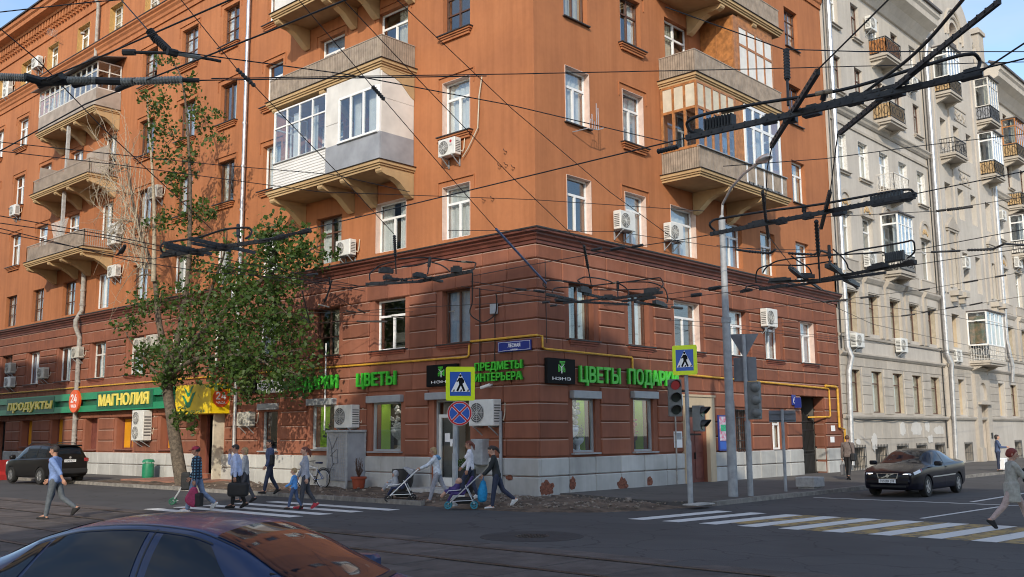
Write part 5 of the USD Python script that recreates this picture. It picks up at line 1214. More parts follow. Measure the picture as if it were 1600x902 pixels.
# grocery fascia
gs = thing('grocery_sign', 'long green grocery fascia with yellow raised lettering on the left front', 'shop sign')
fadd(gs, 'fascia', MB().box(22.3, 46.5, .02, .24, 3.42, 4.30), 'shop_green_dark', 'L')
fadd(gs, 'upper_band', MB().box(22.3, 46.5, .02, .40, 3.98, 4.34), 'shop_green', 'L'); fadd(gs, 'lower_band', MB().box(22.3, 46.5, .02, .40, 3.34, 3.66), 'shop_green', 'L')
fadd(gs, 'backing_panel', MB().box(24.1, 30.0, .24, .415, 3.42, 4.28), 'shop_green_dark', 'L'); fadd(gs, 'backing_panel', MB().box(35.2, 41.9, .24, .415, 3.42, 4.28), 'shop_green_dark', 'L')
add(gs, 'lettering', text_on('L', 'МАГНОЛИЯ', 29.7, 3.60, .42, .56, .06, True, 5.25), 'letter_yellow'); add(gs, 'lettering', text_on('L', 'продукты', 41.6, 3.62, .42, .56, .06, True, 6.2, .12), 'letter_yellow')
bd = thing('round_badge', 'round orange badge reading 24 hours in Russian on the green grocery fascia', 'shop sign')
fadd(bd, 'disc', MB().lathe([(0, 0), (.60, 0), (.60, .14), (0, .14)], 32).tr([[1, 0, 0], [0, 0, 1], [0, 1, 0]], (32.45, .40, 3.92)), 'badge_orange', 'L')
add(bd, 'lettering', text_on('L', '24', 32.45, 3.86, .54, .42, .01, True, .72, 0, True), 'sign_white'); add(bd, 'lettering', text_on('L', 'ЧАСА', 32.45, 3.58, .54, .16, .01, True, .62, 0, True), 'sign_white')
aw = thing('grocery_canopy', 'yellow box canopy over the grocery entrance with a green bird-shaped logo', 'shop sign')
fadd(aw, 'box', MB().cbox(17.9, 20.9, .0, 1.0, 2.99, 4.28, .01), 'shop_yellow', 'L')
def swoosh(cu, cz, s, dz): return [(cu - s, cz + .18 * s + dz), (cu - s * .55, cz + .05 * s + dz), (cu - .1 * s, cz - .42 * s + dz), (cu + .18 * s, cz - .35 * s + dz), (cu + .55 * s, cz + .22 * s + dz), (cu + s, cz + .35 * s + dz), (cu + .7 * s, cz - .05 * s + dz), (cu + .25 * s, cz - .75 * s + dz), (cu - .15 * s, cz - .82 * s + dz), (cu - .6 * s, cz - .2 * s + dz)]
for dz, s in ((0, .62), (.34, .42)):
    fadd(aw, 'logo', MB().prism([(2 * 19.75 - a, b) for a, b in swoosh(19.75, 3.75, s, dz)], 1.0, 1.012, 'xz'), 'shop_green', 'L')
cx_ = (0.5, 3.64); A_ = [[0, 0, 1], [1, 0, 0], [0, 1, 0]]
dd = MB().lathe([(0, 0), (.40, 0), (.40, .02), (0, .02)], 28).tr([[0, 0, -1], [1, 0, 0], [0, 1, 0]], (17.9, .5, 3.66)); fadd(aw, 'disc', dd, 'badge_orange', 'L')
o_ = W('L', 17.9 - .021, .5, 0)
for s_, zz, hh, ww in (('24', 3.60, .30, .5), ('ЧАСА', 3.40, .11, .44)):
    add(aw, 'lettering', text_at(s_, (-.5, 17.9 - .021, zz), (1, 0, 0), (0, 0, 1), hh, .008, True, ww, True), 'sign_white')
add(aw, 'lettering', text_on('L', 'МАГНОЛИЯ', 20.5, 3.05, 1.001, .10, .004, False, 2.2), 'shop_green')
# street name, house number, poster, notices
sn = thing('street_sign', 'blue street name plate reading ЛЕСНАЯ улица on the corner above the shop letters', 'street sign')
fadd(sn, 'plate', MB().cbox(.14, 1.60, .10, .15, 4.66, 5.0, .01), 'plate_blue', 'L')
add(sn, 'lettering', text_on('L', 'ЛЕСНАЯ', .87, 4.80, .15, .115, .005, True, .55, 0, True), 'sign_white'); add(sn, 'lettering', text_on('L', 'улица', .87, 4.70, .15, .05, .004, True, .3, 0, True), 'sign_white')
fadd(sn, 'border', MB().box(.17, 1.57, .15, .153, 4.69, 4.70).box(.17, 1.57, .15, .153, 4.965, 4.975).box(.17, .18, .15, .153, 4.70, 4.965).box(1.56, 1.57, .15, .153, 4.70, 4.965), 'sign_white', 'L')
hn = thing('house_number', 'blue house number plate sticking out of the wall left of the gateway', 'house number')
fadd(hn, 'plate', MB().cbox(16.9, 17.25, .09, .14, 3.16, 3.62, .01), 'plate_blue', 'R'); fadd(hn, 'plate', MB().box(17.08, 17.11, .14, .45, 3.05, 3.5), 'plate_blue', 'R')
add(hn, 'lettering', text_on('R', '6', 16.99, 3.25, .14, .26, .005, True, .16), 'sign_white')
po = thing('poster', 'coloured poster in a dark frame on the wall right of the brown house door', 'poster')
fadd(po, 'frame', MB().box(10.62, 11.28, .10, .15, 1.28, 2.68), 'plate_blue', 'R'); fadd(po, 'print', MB().box(10.68, 11.22, .15, .154, 1.68, 2.62), 'poster_print', 'R'); fadd(po, 'print_centre', MB().box(10.76, 11.14, .154, .157, 2.05, 2.3), 'poster_green', 'R'); fadd(po, 'print_foot', MB().box(10.68, 11.22, .15, .154, 1.34, 1.64), 'sign_blue', 'R')
ntc = thing('wall_notice', 'white printed notice on the wall left of the brown house door', 'notice')
fadd(ntc, 'sheet', MB().box(7.55, 8.1, .07, .08, 1.45, 2.05), 'sign_white', 'R'); fadd(ntc, 'print', MB().box(7.6, 8.05, .08, .083, 1.75, 2.0), 'pole_grey', 'R')
cbx = thing('wall_box', 'grey electric box with a thin conduit down the wall left of the house door', 'box')
fadd(cbx, 'box', MB().cbox(7.45, 7.95, .06, .28, 3.0, 3.42, .02), 'pole_grey', 'R'); fadd(cbx, 'conduit', MB().cyl((7.62, .12, 3.0), (7.62, .12, .1), .03, 8), 'pipe_grey', 'R')
cd2 = solo('conduit', MB().cyl((2.1 - .62, .16, 2.75), (2.1 - .62, .16, .15), .055, 8).tr(FL), 'pole_grey', 'thin grey conduit standing against the wall left of the street corner', 'conduit')
solo('conduit', MB().cyl((10.9, .15, 5.6), (10.9, .15, 2.2), .03, 6).tr(FL), 'sign_white', 'white vertical conduit beside the ПОДАРКИ letters', 'conduit')
# security camera under the letters
solo('security_camera', MB().cyl((1.9, .1, 3.62), (1.9, .35, 3.60), .03, 8).cyl((1.75, .38, 3.60), (2.15, .38, 3.52), .05, 10).tr(FL), 'curtain_white', 'small white security camera under the word ИНТЕРЬЕРА', 'camera')
# antenna on the right front
an = MB()
an.tube([(1.96, .02, 12.30), (2.3, .45, 12.42), (2.75, .5, 12.45), (3.1, .5, 12.6)], .018, 6)
for x, h in ((2.45, .5), (2.7, .95), (2.8, .8)): an.tube([(x, .5, 12.45), (x, .5, 12.45 + h)], .014, 6)
an.tube([(2.3, .5, 12.5), (2.35, .5, 12.75), (2.6, .5, 12.72), (2.6, .5, 12.45)], .014, 6)
solo('antenna', an.tr(FR), 'galvanized', 'small metal antenna below the window right of the corner, fourth floor', 'antenna')
an = MB().bar((39.0, .3, 26.4), (37.3, .9, 26.15), .03, .03)
for q in range(7): an.bar((39.0 - q * .25, .3 + q * .09 - .3, 26.4 - q * .035), (39.0 - q * .25, .3 + q * .09 + .3, 26.4 - q * .035), .018, .018)
solo('antenna', an.tr(FL), 'galvanized', 'comb-shaped white aerial under the eaves at the top left', 'antenna')
# climbing spikes: small rusty hooks left in the corner render
for side, pts in (('L', [(1.26, 11.45), (1.53, 10.99), (1.23, 10.98), (0.91, 10.83), (2.29, 9.94), (1.87, 9.92)]),):
    m = MB()
    for u, z in pts: m.tube([(u, 0, z), (u, .12, z), (u + .04, .14, z + .08)], .016, 5)
    solo('wall_hooks', m.tr(FL), 'brown_frame', 'rusty hooks sticking out of the orange render near the corner', 'hooks', kind='stuff')

# ---------------------------------------------------------------- display pieces in the shop windows
def vase(side, u, z, w, sc, label, bloom='flower_white', seed=1, h=1.0, body='cast_stone'):
    t = thing('window_vase', label, 'vase', group='vases and flowers in the shop windows')
    pr = [(0, 0), (.20, 0), (.20, .06), (.10, .12), (.10, .34 * h), (.14, .38 * h), (.28, .50 * h), (.33, .64 * h), (.30, .70 * h), (.34, .74 * h), (.30, .76 * h), (0, .70 * h)]
    m = MB().lathe([(r * sc, q * sc) for r, q in pr], 18, (u, w, z)); fadd(t, 'vase', m, body, side, 40)
    q = random.Random(seed); f = MB()
    for i in range(46):
        a, b, r = q.uniform(0, 6.28), q.uniform(-.2, 1.0), q.uniform(.15, .42) * sc
        f.sph((u + r * math.cos(a), w + r * .6 * math.sin(a), z + .80 * h * sc + b * .62 * sc), q.uniform(.03, .085) * sc, 0, (1, 1, 1))
    fadd(t, 'flowers', f, bloom, side); return t
vase('L', 7.15, 1.42, -.50, 1.15, 'stone urn with white flowers in the left shop window beside the door', seed=2)
vase('L', 6.78, 1.42, -.55, .62, 'small pale vase right in the window beside the door', 'flower_green', 3, body='sign_white')
vase('L', 11.1, 1.50, -.6, .95, 'dried bouquet with one white ball in the window behind the bicycle', 'hair_brown', 4)
vase('L', 11.55, 1.50, -.5, .55, 'small lantern pot low in the window behind the bicycle', 'flower_green', 5, body='lime_wall')
vase('R', 2.08, 1.40, -.5, 1.15, 'white figure vase with white blossom in the right-front window at the corner', seed=6, body='sign_white')
vase('R', 2.55, 1.40, -.45, .62, 'squat white planter on the sill of the right-front window at the corner', 'flower_green', 7, body='sign_white')
vase('R', 5.75, 1.36, -.6, .8, 'dark vase with red flowers in the darker right-front window', 'flower_red', 8, body='door_brown')

# ---------------------------------------------------------------- poles, signs, traffic lights
camp = np.array([-23.771, -20.784])
def face_to(o, yaw):     # frame: right, up, normal for a sign facing direction yaw
    n = np.array([math.cos(yaw), math.sin(yaw), 0.0]); r = np.array([-n[1], n[0], 0.0]); return r, np.array([0, 0, 1.0]), n
def signbox(mb, o, r, n, x0, x1, z0, z1, d0, d1, rad=0.0):
    pg = sbox(x0, z0, x1, z1)
    if rad: pg = pg.buffer(-rad).buffer(rad, quad_segs=4)
    return sprism(mb, pg, o, r, n, d0, d1)
def sprism(mb, pg, o, r, n, d0, d1):
    k = MB().prism(pg, d0, d1)
    for v, f in zip(k.v, k.f):
        mb.put(np.asarray(o) + v[:, :1] * r + v[:, 1:2] * np.array([0, 0, 1.0]) + v[:, 2:3] * n, f)
    return mb
def ped_sign(parent, o, yaw, s):
    """pedestrian crossing sign with lime border; o = centre"""
    r, u, n = face_to(o, yaw); h, w = s * .58, s * .5
    add(parent, 'border_plate', signbox(MB(), o, r, n, -w, w, -h, h, -.012, .012, .05), 'sign_lime')
    add(parent, 'sign_edge', signbox(MB(), o, r, n, -w + .004, w - .004, -h + .004, h - .004, -.03, -.0125, .05), 'sign_back')
    add(parent, 'blue_field', signbox(MB(), o, r, n, -w * .72, w * .72, -h * .72, h * .70, .0122, .016), 'sign_blue')
    add(parent, 'triangle', sprism(MB(), Polygon([(-w * .66, -h * .48), (w * .66, -h * .48), (0, h * .64)]), o, r, n, .0162, .019), 'sign_white')
    p = s; fg = MB()
    def limb_(q, wd):
        for (x0, y0), (x1, y1) in zip(q[:-1], q[1:]):
            e = np.array([y0 - y1, x1 - x0]); e = e / np.linalg.norm(e) * wd * p / 2; a_, b_ = np.array([x0, y0]) * p, np.array([x1, y1]) * p
            sprism(fg, Polygon([a_ - e, b_ - e, b_ + e, a_ + e]).buffer(wd * p * .15), o, r, n, .0192, .021)
    limb_([(.0, .19), (.02, -.02)], .10); limb_([(.0, -.02), (-.05, -.12), (-.11, -.25)], .055); limb_([(.03, -.02), (.08, -.12), (.13, -.25)], .055)
    limb_([(-.03, .20), (-.08, .10), (-.13, .08)], .04); limb_([(.04, .20), (.10, .11), (.10, .03)], .04)
    sprism(fg, Polygon([(.0 * p + .045 * p * math.cos(a), .275 * p + .045 * p * math.sin(a)) for a in np.linspace(0, 6.28, 13)[:-1]]), o, r, n, .0192, .021)
    for x in (-.27, -.02, .22): sprism(fg, Polygon([(x * p, -.27 * p), (x * p + .06 * p, -.27 * p), (x * p + .08 * p, -.20 * p), (x * p + .04 * p, -.20 * p)]), o, r, n, .0192, .021)
    add(parent, 'figure', fg, 'sign_black')
def yaw_cam(x, y, off=0.0): return math.atan2(camp[1] - y, camp[0] - x) + off
bx, by = (-4.19, -0.56)
ps = thing('pedestrian_sign_post', 'leaning grey post by the flower shop with a lime-edged pedestrian sign above a no-stopping sign', 'sign post')
top = np.array([bx + .02, by + .01, 3.9])
add(ps, 'pole', MB().tube([(bx, by, 0), (bx, by, 1.45), (bx, by, 1.5), (top[0], top[1], 3.75)], [.085, .085, .065, .065], 12), 'pole_grey', 30)
yw = yaw_cam(bx, by, .10); nrm = np.array([math.cos(yw), math.sin(yw), 0])
ped_sign(ps, np.array([bx, by, 0]) + nrm * .10 + np.array([0, 0, 3.42]) + face_to(None, yw)[0] * .14, yw, .82)
o2_ = np.array([bx, by, 2.59]) + nrm * .09 + face_to(None, yw)[0] * .12
r_, u_, n_ = face_to(None, yw - .12)
ci = lambda R, n=28: [(R * math.cos(a), R * math.sin(a)) for a in np.linspace(0, 2 * math.pi, n + 1)[:-1]]
SR = .345
ns = MB(); sprism(ns, Polygon(ci(SR)), o2_, r_, n_, -.008, .008); add(ps, 'round_sign', ns, 'sign_white')
ns = MB(); sprism(ns, Polygon(ci(SR * .975)).difference(Polygon(ci(SR * .84))), o2_, r_, n_, .0082, .012)
for a in (math.pi / 4, -math.pi / 4):
    d = np.array([math.cos(a), math.sin(a)]); e = np.array([-d[1], d[0]]) * SR * .07; sprism(ns, Polygon([d * SR * .86 - e, d * SR * .86 + e, -d * SR * .86 + e, -d * SR * .86 - e]), o2_, r_, n_, .0125, .0145)
add(ps, 'red_ring', ns, 'sign_red')
ns = MB(); sprism(ns, Polygon(ci(SR * .81)), o2_, r_, n_, .0082, .0115); add(ps, 'blue_disc', ns, 'sign_blue')
ns = MB()
for a in (math.pi / 4, -math.pi / 4):
    d = np.array([math.cos(a), math.sin(a)]); e = np.array([-d[1], d[0]]) * SR * .10; sprism(ns, Polygon([d * SR * .80 - e, d * SR * .80 + e, -d * SR * .80 + e, -d * SR * .80 - e]), o2_, r_, n_, .0116, .0124)
add(ps, 'white_cross_edge', ns, 'sign_white')
# right-hand crossing: pole with sign, two traffic lights
def traffic_light(parent, o, yaw, lenses, hs=.33, wd=.30, dp=.22, mat='tl_grey', on=None):
    r, u, n = face_to(None, yaw); k = len(lenses)
    add(parent, 'signal_head', signbox(MB(), o, r, n, -wd / 2, wd / 2, -k * hs / 2, k * hs / 2, -dp, 0, .04), mat)
    for i, ln in enumerate(lenses):
        c = np.array(o) + np.array([0, 0, (k / 2 - .5 - i) * hs]); R = hs * .36
        l = MB(); sprism(l, Polygon(ci(R, 20)), c, r, n, .001, .02); add(parent, 'lens', l, ln)
        hood = MB(); gs_ = np.linspace(-.35, math.pi + .35, 15); v, f = [], []
        for a in gs_:
            for dd_, rr in ((0, R * 1.12), (.02 + .23 * max(0, math.sin(a) * .6 + .4), R * 1.12), (.02 + .23 * max(0, math.sin(a) * .6 + .4), R * 1.06), (0, R * 1.06)):
                v.append(c + r * rr * math.cos(a) + np.array([0, 0, rr * math.sin(a)]) + n * dd_)
        for i_ in range(len(gs_) - 1):
            for j in range(4): f.append((i_ * 4 + j, i_ * 4 + (j + 1) % 4, (i_ + 1) * 4 + (j + 1) % 4, (i_ + 1) * 4 + j))
        hood.put(v, f); add(parent, 'visor', hood, 'black_plastic' if mat == 'tl_grey' else mat)
bx, by = (0.04, -5.52)
tp = thing('signal_post', 'grey post at the right crossing with a lime-edged pedestrian sign above two traffic lights', 'traffic light')
add(tp, 'pole', MB().tube([(bx, by, 0), (bx, by, 1.75), (bx, by, 1.8), (bx - .02, by, 4.2)], [.075, .075, .055, .055], 12), 'pole_grey', 30)
yw = yaw_cam(bx, by, -.35); rr_ = face_to(None, yw)[0]; nn_ = face_to(None, yw)[2]
ped_sign(tp, np.array([bx, by, 4.02]) + nn_ * .09, yw, .72)
y2 = yaw_cam(bx, by, .18); r2_, _, n2_ = face_to(None, y2)
traffic_light(tp, np.array([bx, by, 2.97]) - r2_ * -.0 + face_to(None, yaw_cam(bx, by))[0] * -.34 + n2_ * .12, y2, ['signal_red_on', 'lens_dark', 'lens_dark'], .345, .36)
y3 = yaw_cam(bx, by, 1.15)
traffic_light(tp, np.array([bx, by, 2.39]) + face_to(None, yaw_cam(bx, by))[0] * .40, y3, ['lens_green_off', 'lens_dark'], .36, .36)
add(tp, 'bracket', MB().bar((bx, by, 3.15), tuple(np.array([bx, by, 3.15]) - face_to(None, yaw_cam(bx, by))[0] * .3), .04, .05).bar((bx, by, 2.6), tuple(np.array([bx, by, 2.6]) + face_to(None, yaw_cam(bx, by))[0] * .35), .04, .05).bar((bx, by, 1.95), tuple(np.array([bx, by, 1.95]) + face_to(None, yaw_cam(bx, by))[0] * .35), .04, .05), 'black_plastic')
# second signal seen from behind with two sign backs
bx, by = (3.2, -5.6)
t2 = thing('signal_post', 'grey post behind the lamp post with sign backs and a traffic light seen from behind', 'traffic light')
add(t2, 'pole', MB().tube([(bx, by, 0), (bx, by, 2.3), (bx, by, 2.35), (bx - .03, by, 4.95)], [.085, .085, .06, .06], 12), 'pole_grey', 30)
yb = yaw_cam(bx, by, .05); rb, _, nb = face_to(None, yb)
zq = 3.9
m = MB(); signbox(m, np.array([bx, by, zq]) - nb * .07, rb, nb, -.34, .34, -.36, .36, -.02, .0, .03); add(t2, 'sign_back', m, 'sign_back')
zq = 4.62
m = MB(); sprism(m, Polygon([(-.44, .36), (.44, .36), (.03, -.36), (-.03, -.36)]), np.array([bx, by, zq]) - nb * .07, rb, nb, -.02, 0); add(t2, 'give_way_sign_back', m, 'sign_back')
zq = 2.95
yy = yb + math.pi * .86
traffic_light(t2, np.array([bx, by, zq]) + rb * .26 - nb * .05, yy, ['lens_dark'] * 3, .38, .38, .20, 'tl_grey')
m = MB()
for i in range(3): m.sph(np.array([bx, by, zq + (1 - i) * .38]) + rb * .26 + nb * .13, .15, 2, (1, 1, 1))
add(t2, 'signal_back', m, 'tl_grey', 40)
# sign seen from behind further right
bx, by = (5.83, -5.38)
t3 = thing('sign_post', 'thin grey post before the gateway carrying a wide dark sign seen from behind', 'sign post')
add(t3, 'pole', MB().cyl((bx, by, 0), (bx, by, 2.72), .05, 10), 'pole_grey', 30)
yb = yaw_cam(bx, by, .0); rb, _, nb = face_to(None, yb)
m = MB(); signbox(m, np.array([bx, by, 2.50]) - nb * .07, rb, nb, -.42, .42, -.19, .19, -.02, 0, .01)
for zz in (-.1, .1): signbox(m, np.array([bx, by, 2.50 + zz]) - nb * .05, rb, nb, -.40, .40, -.02, .02, -.02, .02)
add(t3, 'sign_back', m, 'sign_back')
# lamp post
bx, by = (2.64, -5.34)
lp = thing('lamp_post', 'tall grey lamp post with a curved arm and hanging lamp at the right crossing', 'street lamp')
add(lp, 'pole', MB().tube([(bx, by, 0), (bx, by, 2.9), (bx, by, 2.95), (bx - .02, by, 5.4), (bx - .02, by, 5.5), (bx - .03, by, 8.3)], [.145, .14, .128, .12, .105, .088], 16), 'pole_grey', 30)
add(lp, 'collar', MB().lathe([(.12, 0), (.15, 0), (.15, .16), (.12, .16)], 16, (bx, by, 5.3)), 'pole_grey', 30); add(lp, 'collar', MB().lathe([(.09, 0), (.105, 0), (.105, .5), (.06, .62), (.0, .62)], 14, (bx - .03, by, 8.0)), 'pole_grey', 30)
hx, hy, hz = (1.15, -7.47, 9.6)
add(lp, 'arm', MB().tube([(bx - .03, by, 8.5), (bx - .03 + (hx - bx) * .03, by + (hy - by) * .03, 8.95), (bx + (hx - bx) * .28, by + (hy - by) * .28, 9.33), (bx + (hx - bx) * .62, by + (hy - by) * .62, 9.53), (hx, hy, hz)], .04, 8), 'galvanized', 30)
dl = np.array([hx - bx, hy - by, 0.0]); dl /= np.linalg.norm(dl); hc = np.array([hx, hy, hz]) + dl * .30
lm = trimesh.creation.icosphere(2, 1.0); v = lm.vertices * np.array([.42, .17, .13]); v[:, 2] = np.where(v[:, 2] < 0, v[:, 2] * .6, v[:, 2])
Rl = np.array([dl, [-dl[1], dl[0], 0], [0, 0, 1.0]]).T
add(lp, 'lamp_head', MB().put(v @ Rl.T + hc, lm.faces), 'galvanized', True)
# concrete planter, bin, cabinet, pot, barrier, potted shrub
x0, y0 = (7.43, -5.11)
pt = solo('planter', MB().cbox(x0 + .05, x0 + .72, y0 - .42, y0 + .15, .12, .17, .01).cbox(x0, x0 + .77, y0 - .47, y0 + .2, .17, .50, .02), 'concrete', 'low white concrete planter block on the pavement before the gateway', 'planter')
x0, y0 = (12.35, -2.84) if False else (24.6, -3.0)
solo('concrete_block', MB().cbox(19.4 - .3, 19.4 + .3, -5.3 - .25, -5.3 + .25, .12, .62, .02), 'concrete', 'white concrete block behind the rear of the black sedan', 'concrete block')
bu, bv = 23.45, .75
bn = thing('litter_bin', 'green litter bin standing against the white plinth under the grocery windows', 'bin', loc=(-.75, 23.6, .12))
add(bn, 'body', MB().lathe([(0, 0), (.24, 0), (.27, .1), (.27, .62), (.24, .66), (.22, .66), (.22, .1), (0, .1)], 18), 'bin_green', 40)
add(bn, 'lid', MB().lathe([(.28, 0), (.28, .06), (.22, .14), (0, .16), (0, .0)], 18, (0, 0, .70)).cyl((.2, .1, .62), (.2, .1, .72), .015, 6).cyl((-.2, -.1, .62), (-.2, -.1, .72), .015, 6), 'bin_green', 40)
cab = thing('steel_cabinet', 'grey perforated steel cabinet with dark graffiti beside the bicycle', 'cabinet')
ca, cb_, cd_ = 8.45, 9.62, .95
fadd(cab, 'body', MB().cbox(ca, cb_, .12, cd_, .35, 2.12, .012), 'grey_metal_sheet', 'L'); fadd(cab, 'cap', MB().cbox(ca - .06, cb_ + .06, .08, cd_ + .06, 2.12, 2.20, .01), 'pole_grey', 'L')
for q_ in ((ca - .02, ca + .06, cd_ - .05, cd_ + .02), (cb_ - .06, cb_ + .02, cd_ - .05, cd_ + .02), (ca - .02, ca + .05, .08, .15)): fadd(cab, 'corner_post', MB().box(*q_, .12, 2.12), 'pole_grey', 'L')
pf = MB()
for i in range(11):
    pf.bar((ca + .07 + i * .11, cd_ + .004, .4), (ca + .07 + i * .11, cd_ + .004, 2.08), .008, .008)
for i in range(16): pf.bar((ca + .05, cd_ + .004, .42 + i * .108), (cb_ - .05, cd_ + .004, .42 + i * .108), .008, .008)
fadd(cab, 'wire_mesh', pf, 'pipe_grey', 'L'); fadd(cab, 'base', MB().box(ca + .05, cb_ - .05, .2, cd_ - .05, .05, .36), 'concrete', 'L')
gf = MB()
for p_, q_ in (((9.55, 1.95), (9.3, 1.5)), ((9.3, 1.5), (9.0, 1.95)), ((9.35, 1.55), (9.25, .95)), ((9.25, .95), (8.95, 1.0)), ((8.95, 1.0), (8.98, 1.5)), ((9.05, 1.5), (9.4, 1.25)), ((9.4, 1.25), (9.0, 1.2)), ((9.6, .8), (9.1, .75)), ((9.5, .6), (9.2, 1.0))):
    gf.bar((p_[0], cd_ + .012, p_[1]), (q_[0], cd_ + .012, q_[1]), .05, .004)
fadd(cab, 'graffiti', gf, 'sign_back', 'L')
px_, py_ = (0.88, 10.05)
fp = thing('flower_pot', 'terracotta flower pot with a dry plant beside the steel cabinet', 'flower pot', loc=(-.75, 8.0, .10))
add(fp, 'pot', MB().lathe([(0, 0), (.20, 0), (.25, .34), (.29, .34), (.29, .42), (.25, .42), (.23, .36), (0, .36)], 18), 'terracotta', 40)
q = random.Random(9); pl_ = MB()
for i in range(60): a, h = q.uniform(0, 6.28), q.uniform(.3, .75); pl_.tube([(0, 0, .36), (.1 * math.cos(a), .1 * math.sin(a), .36 + h * .6), (.2 * math.cos(a) * q.random(), .2 * math.sin(a), .36 + h)], .006, 3)
add(fp, 'plant', pl_, 'hair_brown')
for (xx, yy_, hh, lb) in ((-.75, 2.55, .75, 'dark round tub with a clipped green shrub right of the flower shop door'), (-.95, 5.35, .72, 'black tub left of the flower shop door behind the white stroller')):
    tb = thing('plant_tub', lb, 'plant tub', loc=(xx, yy_, .12))
    add(tb, 'tub', MB().lathe([(0, 0), (.26, 0), (.36, .3), (.38, hh), (.34, hh), (.32, .2), (0, .2)], 20), 'black_plastic', 40)
    q = random.Random(3); sh = MB()
    for i in range(420):
        a, b = q.uniform(0, 6.28), math.acos(q.uniform(-.2, 1)); r = .34 * q.uniform(.8, 1.05); c = np.array([r * math.sin(b) * math.cos(a), r * math.sin(b) * math.sin(a), hh + .02 + r * math.cos(b)])
        d1 = np.array([q.gauss(0, 1) for _ in range(3)]); d1 /= np.linalg.norm(d1); d2 = np.cross(d1, [q.gauss(0, 1) for _ in range(3)]); d2 /= np.linalg.norm(d2); s = .035
        sh.put([c - d1 * s, c + d2 * s * .6, c + d1 * s, c - d2 * s * .6], [(0, 1, 2), (0, 2, 3)])
    if 'shrub' in lb: add(tb, 'shrub', sh, 'leaf_green')
ba = thing('road_barrier', 'red plastic road barrier at the left picture edge behind the parked car', 'barrier', loc=(-4.9, 30.5, 0), rz=.3)
add(ba, 'body', MB().prism([(-.3, 0), (.3, 0), (.26, .25), (.12, .4), (.10, .95), (-.10, .95), (-.12, .4), (-.26, .25)], -.9, .9, 'xz').tr([[0, 1, 0], [1, 0, 0], [0, 0, 1]]), 'barrier_red')
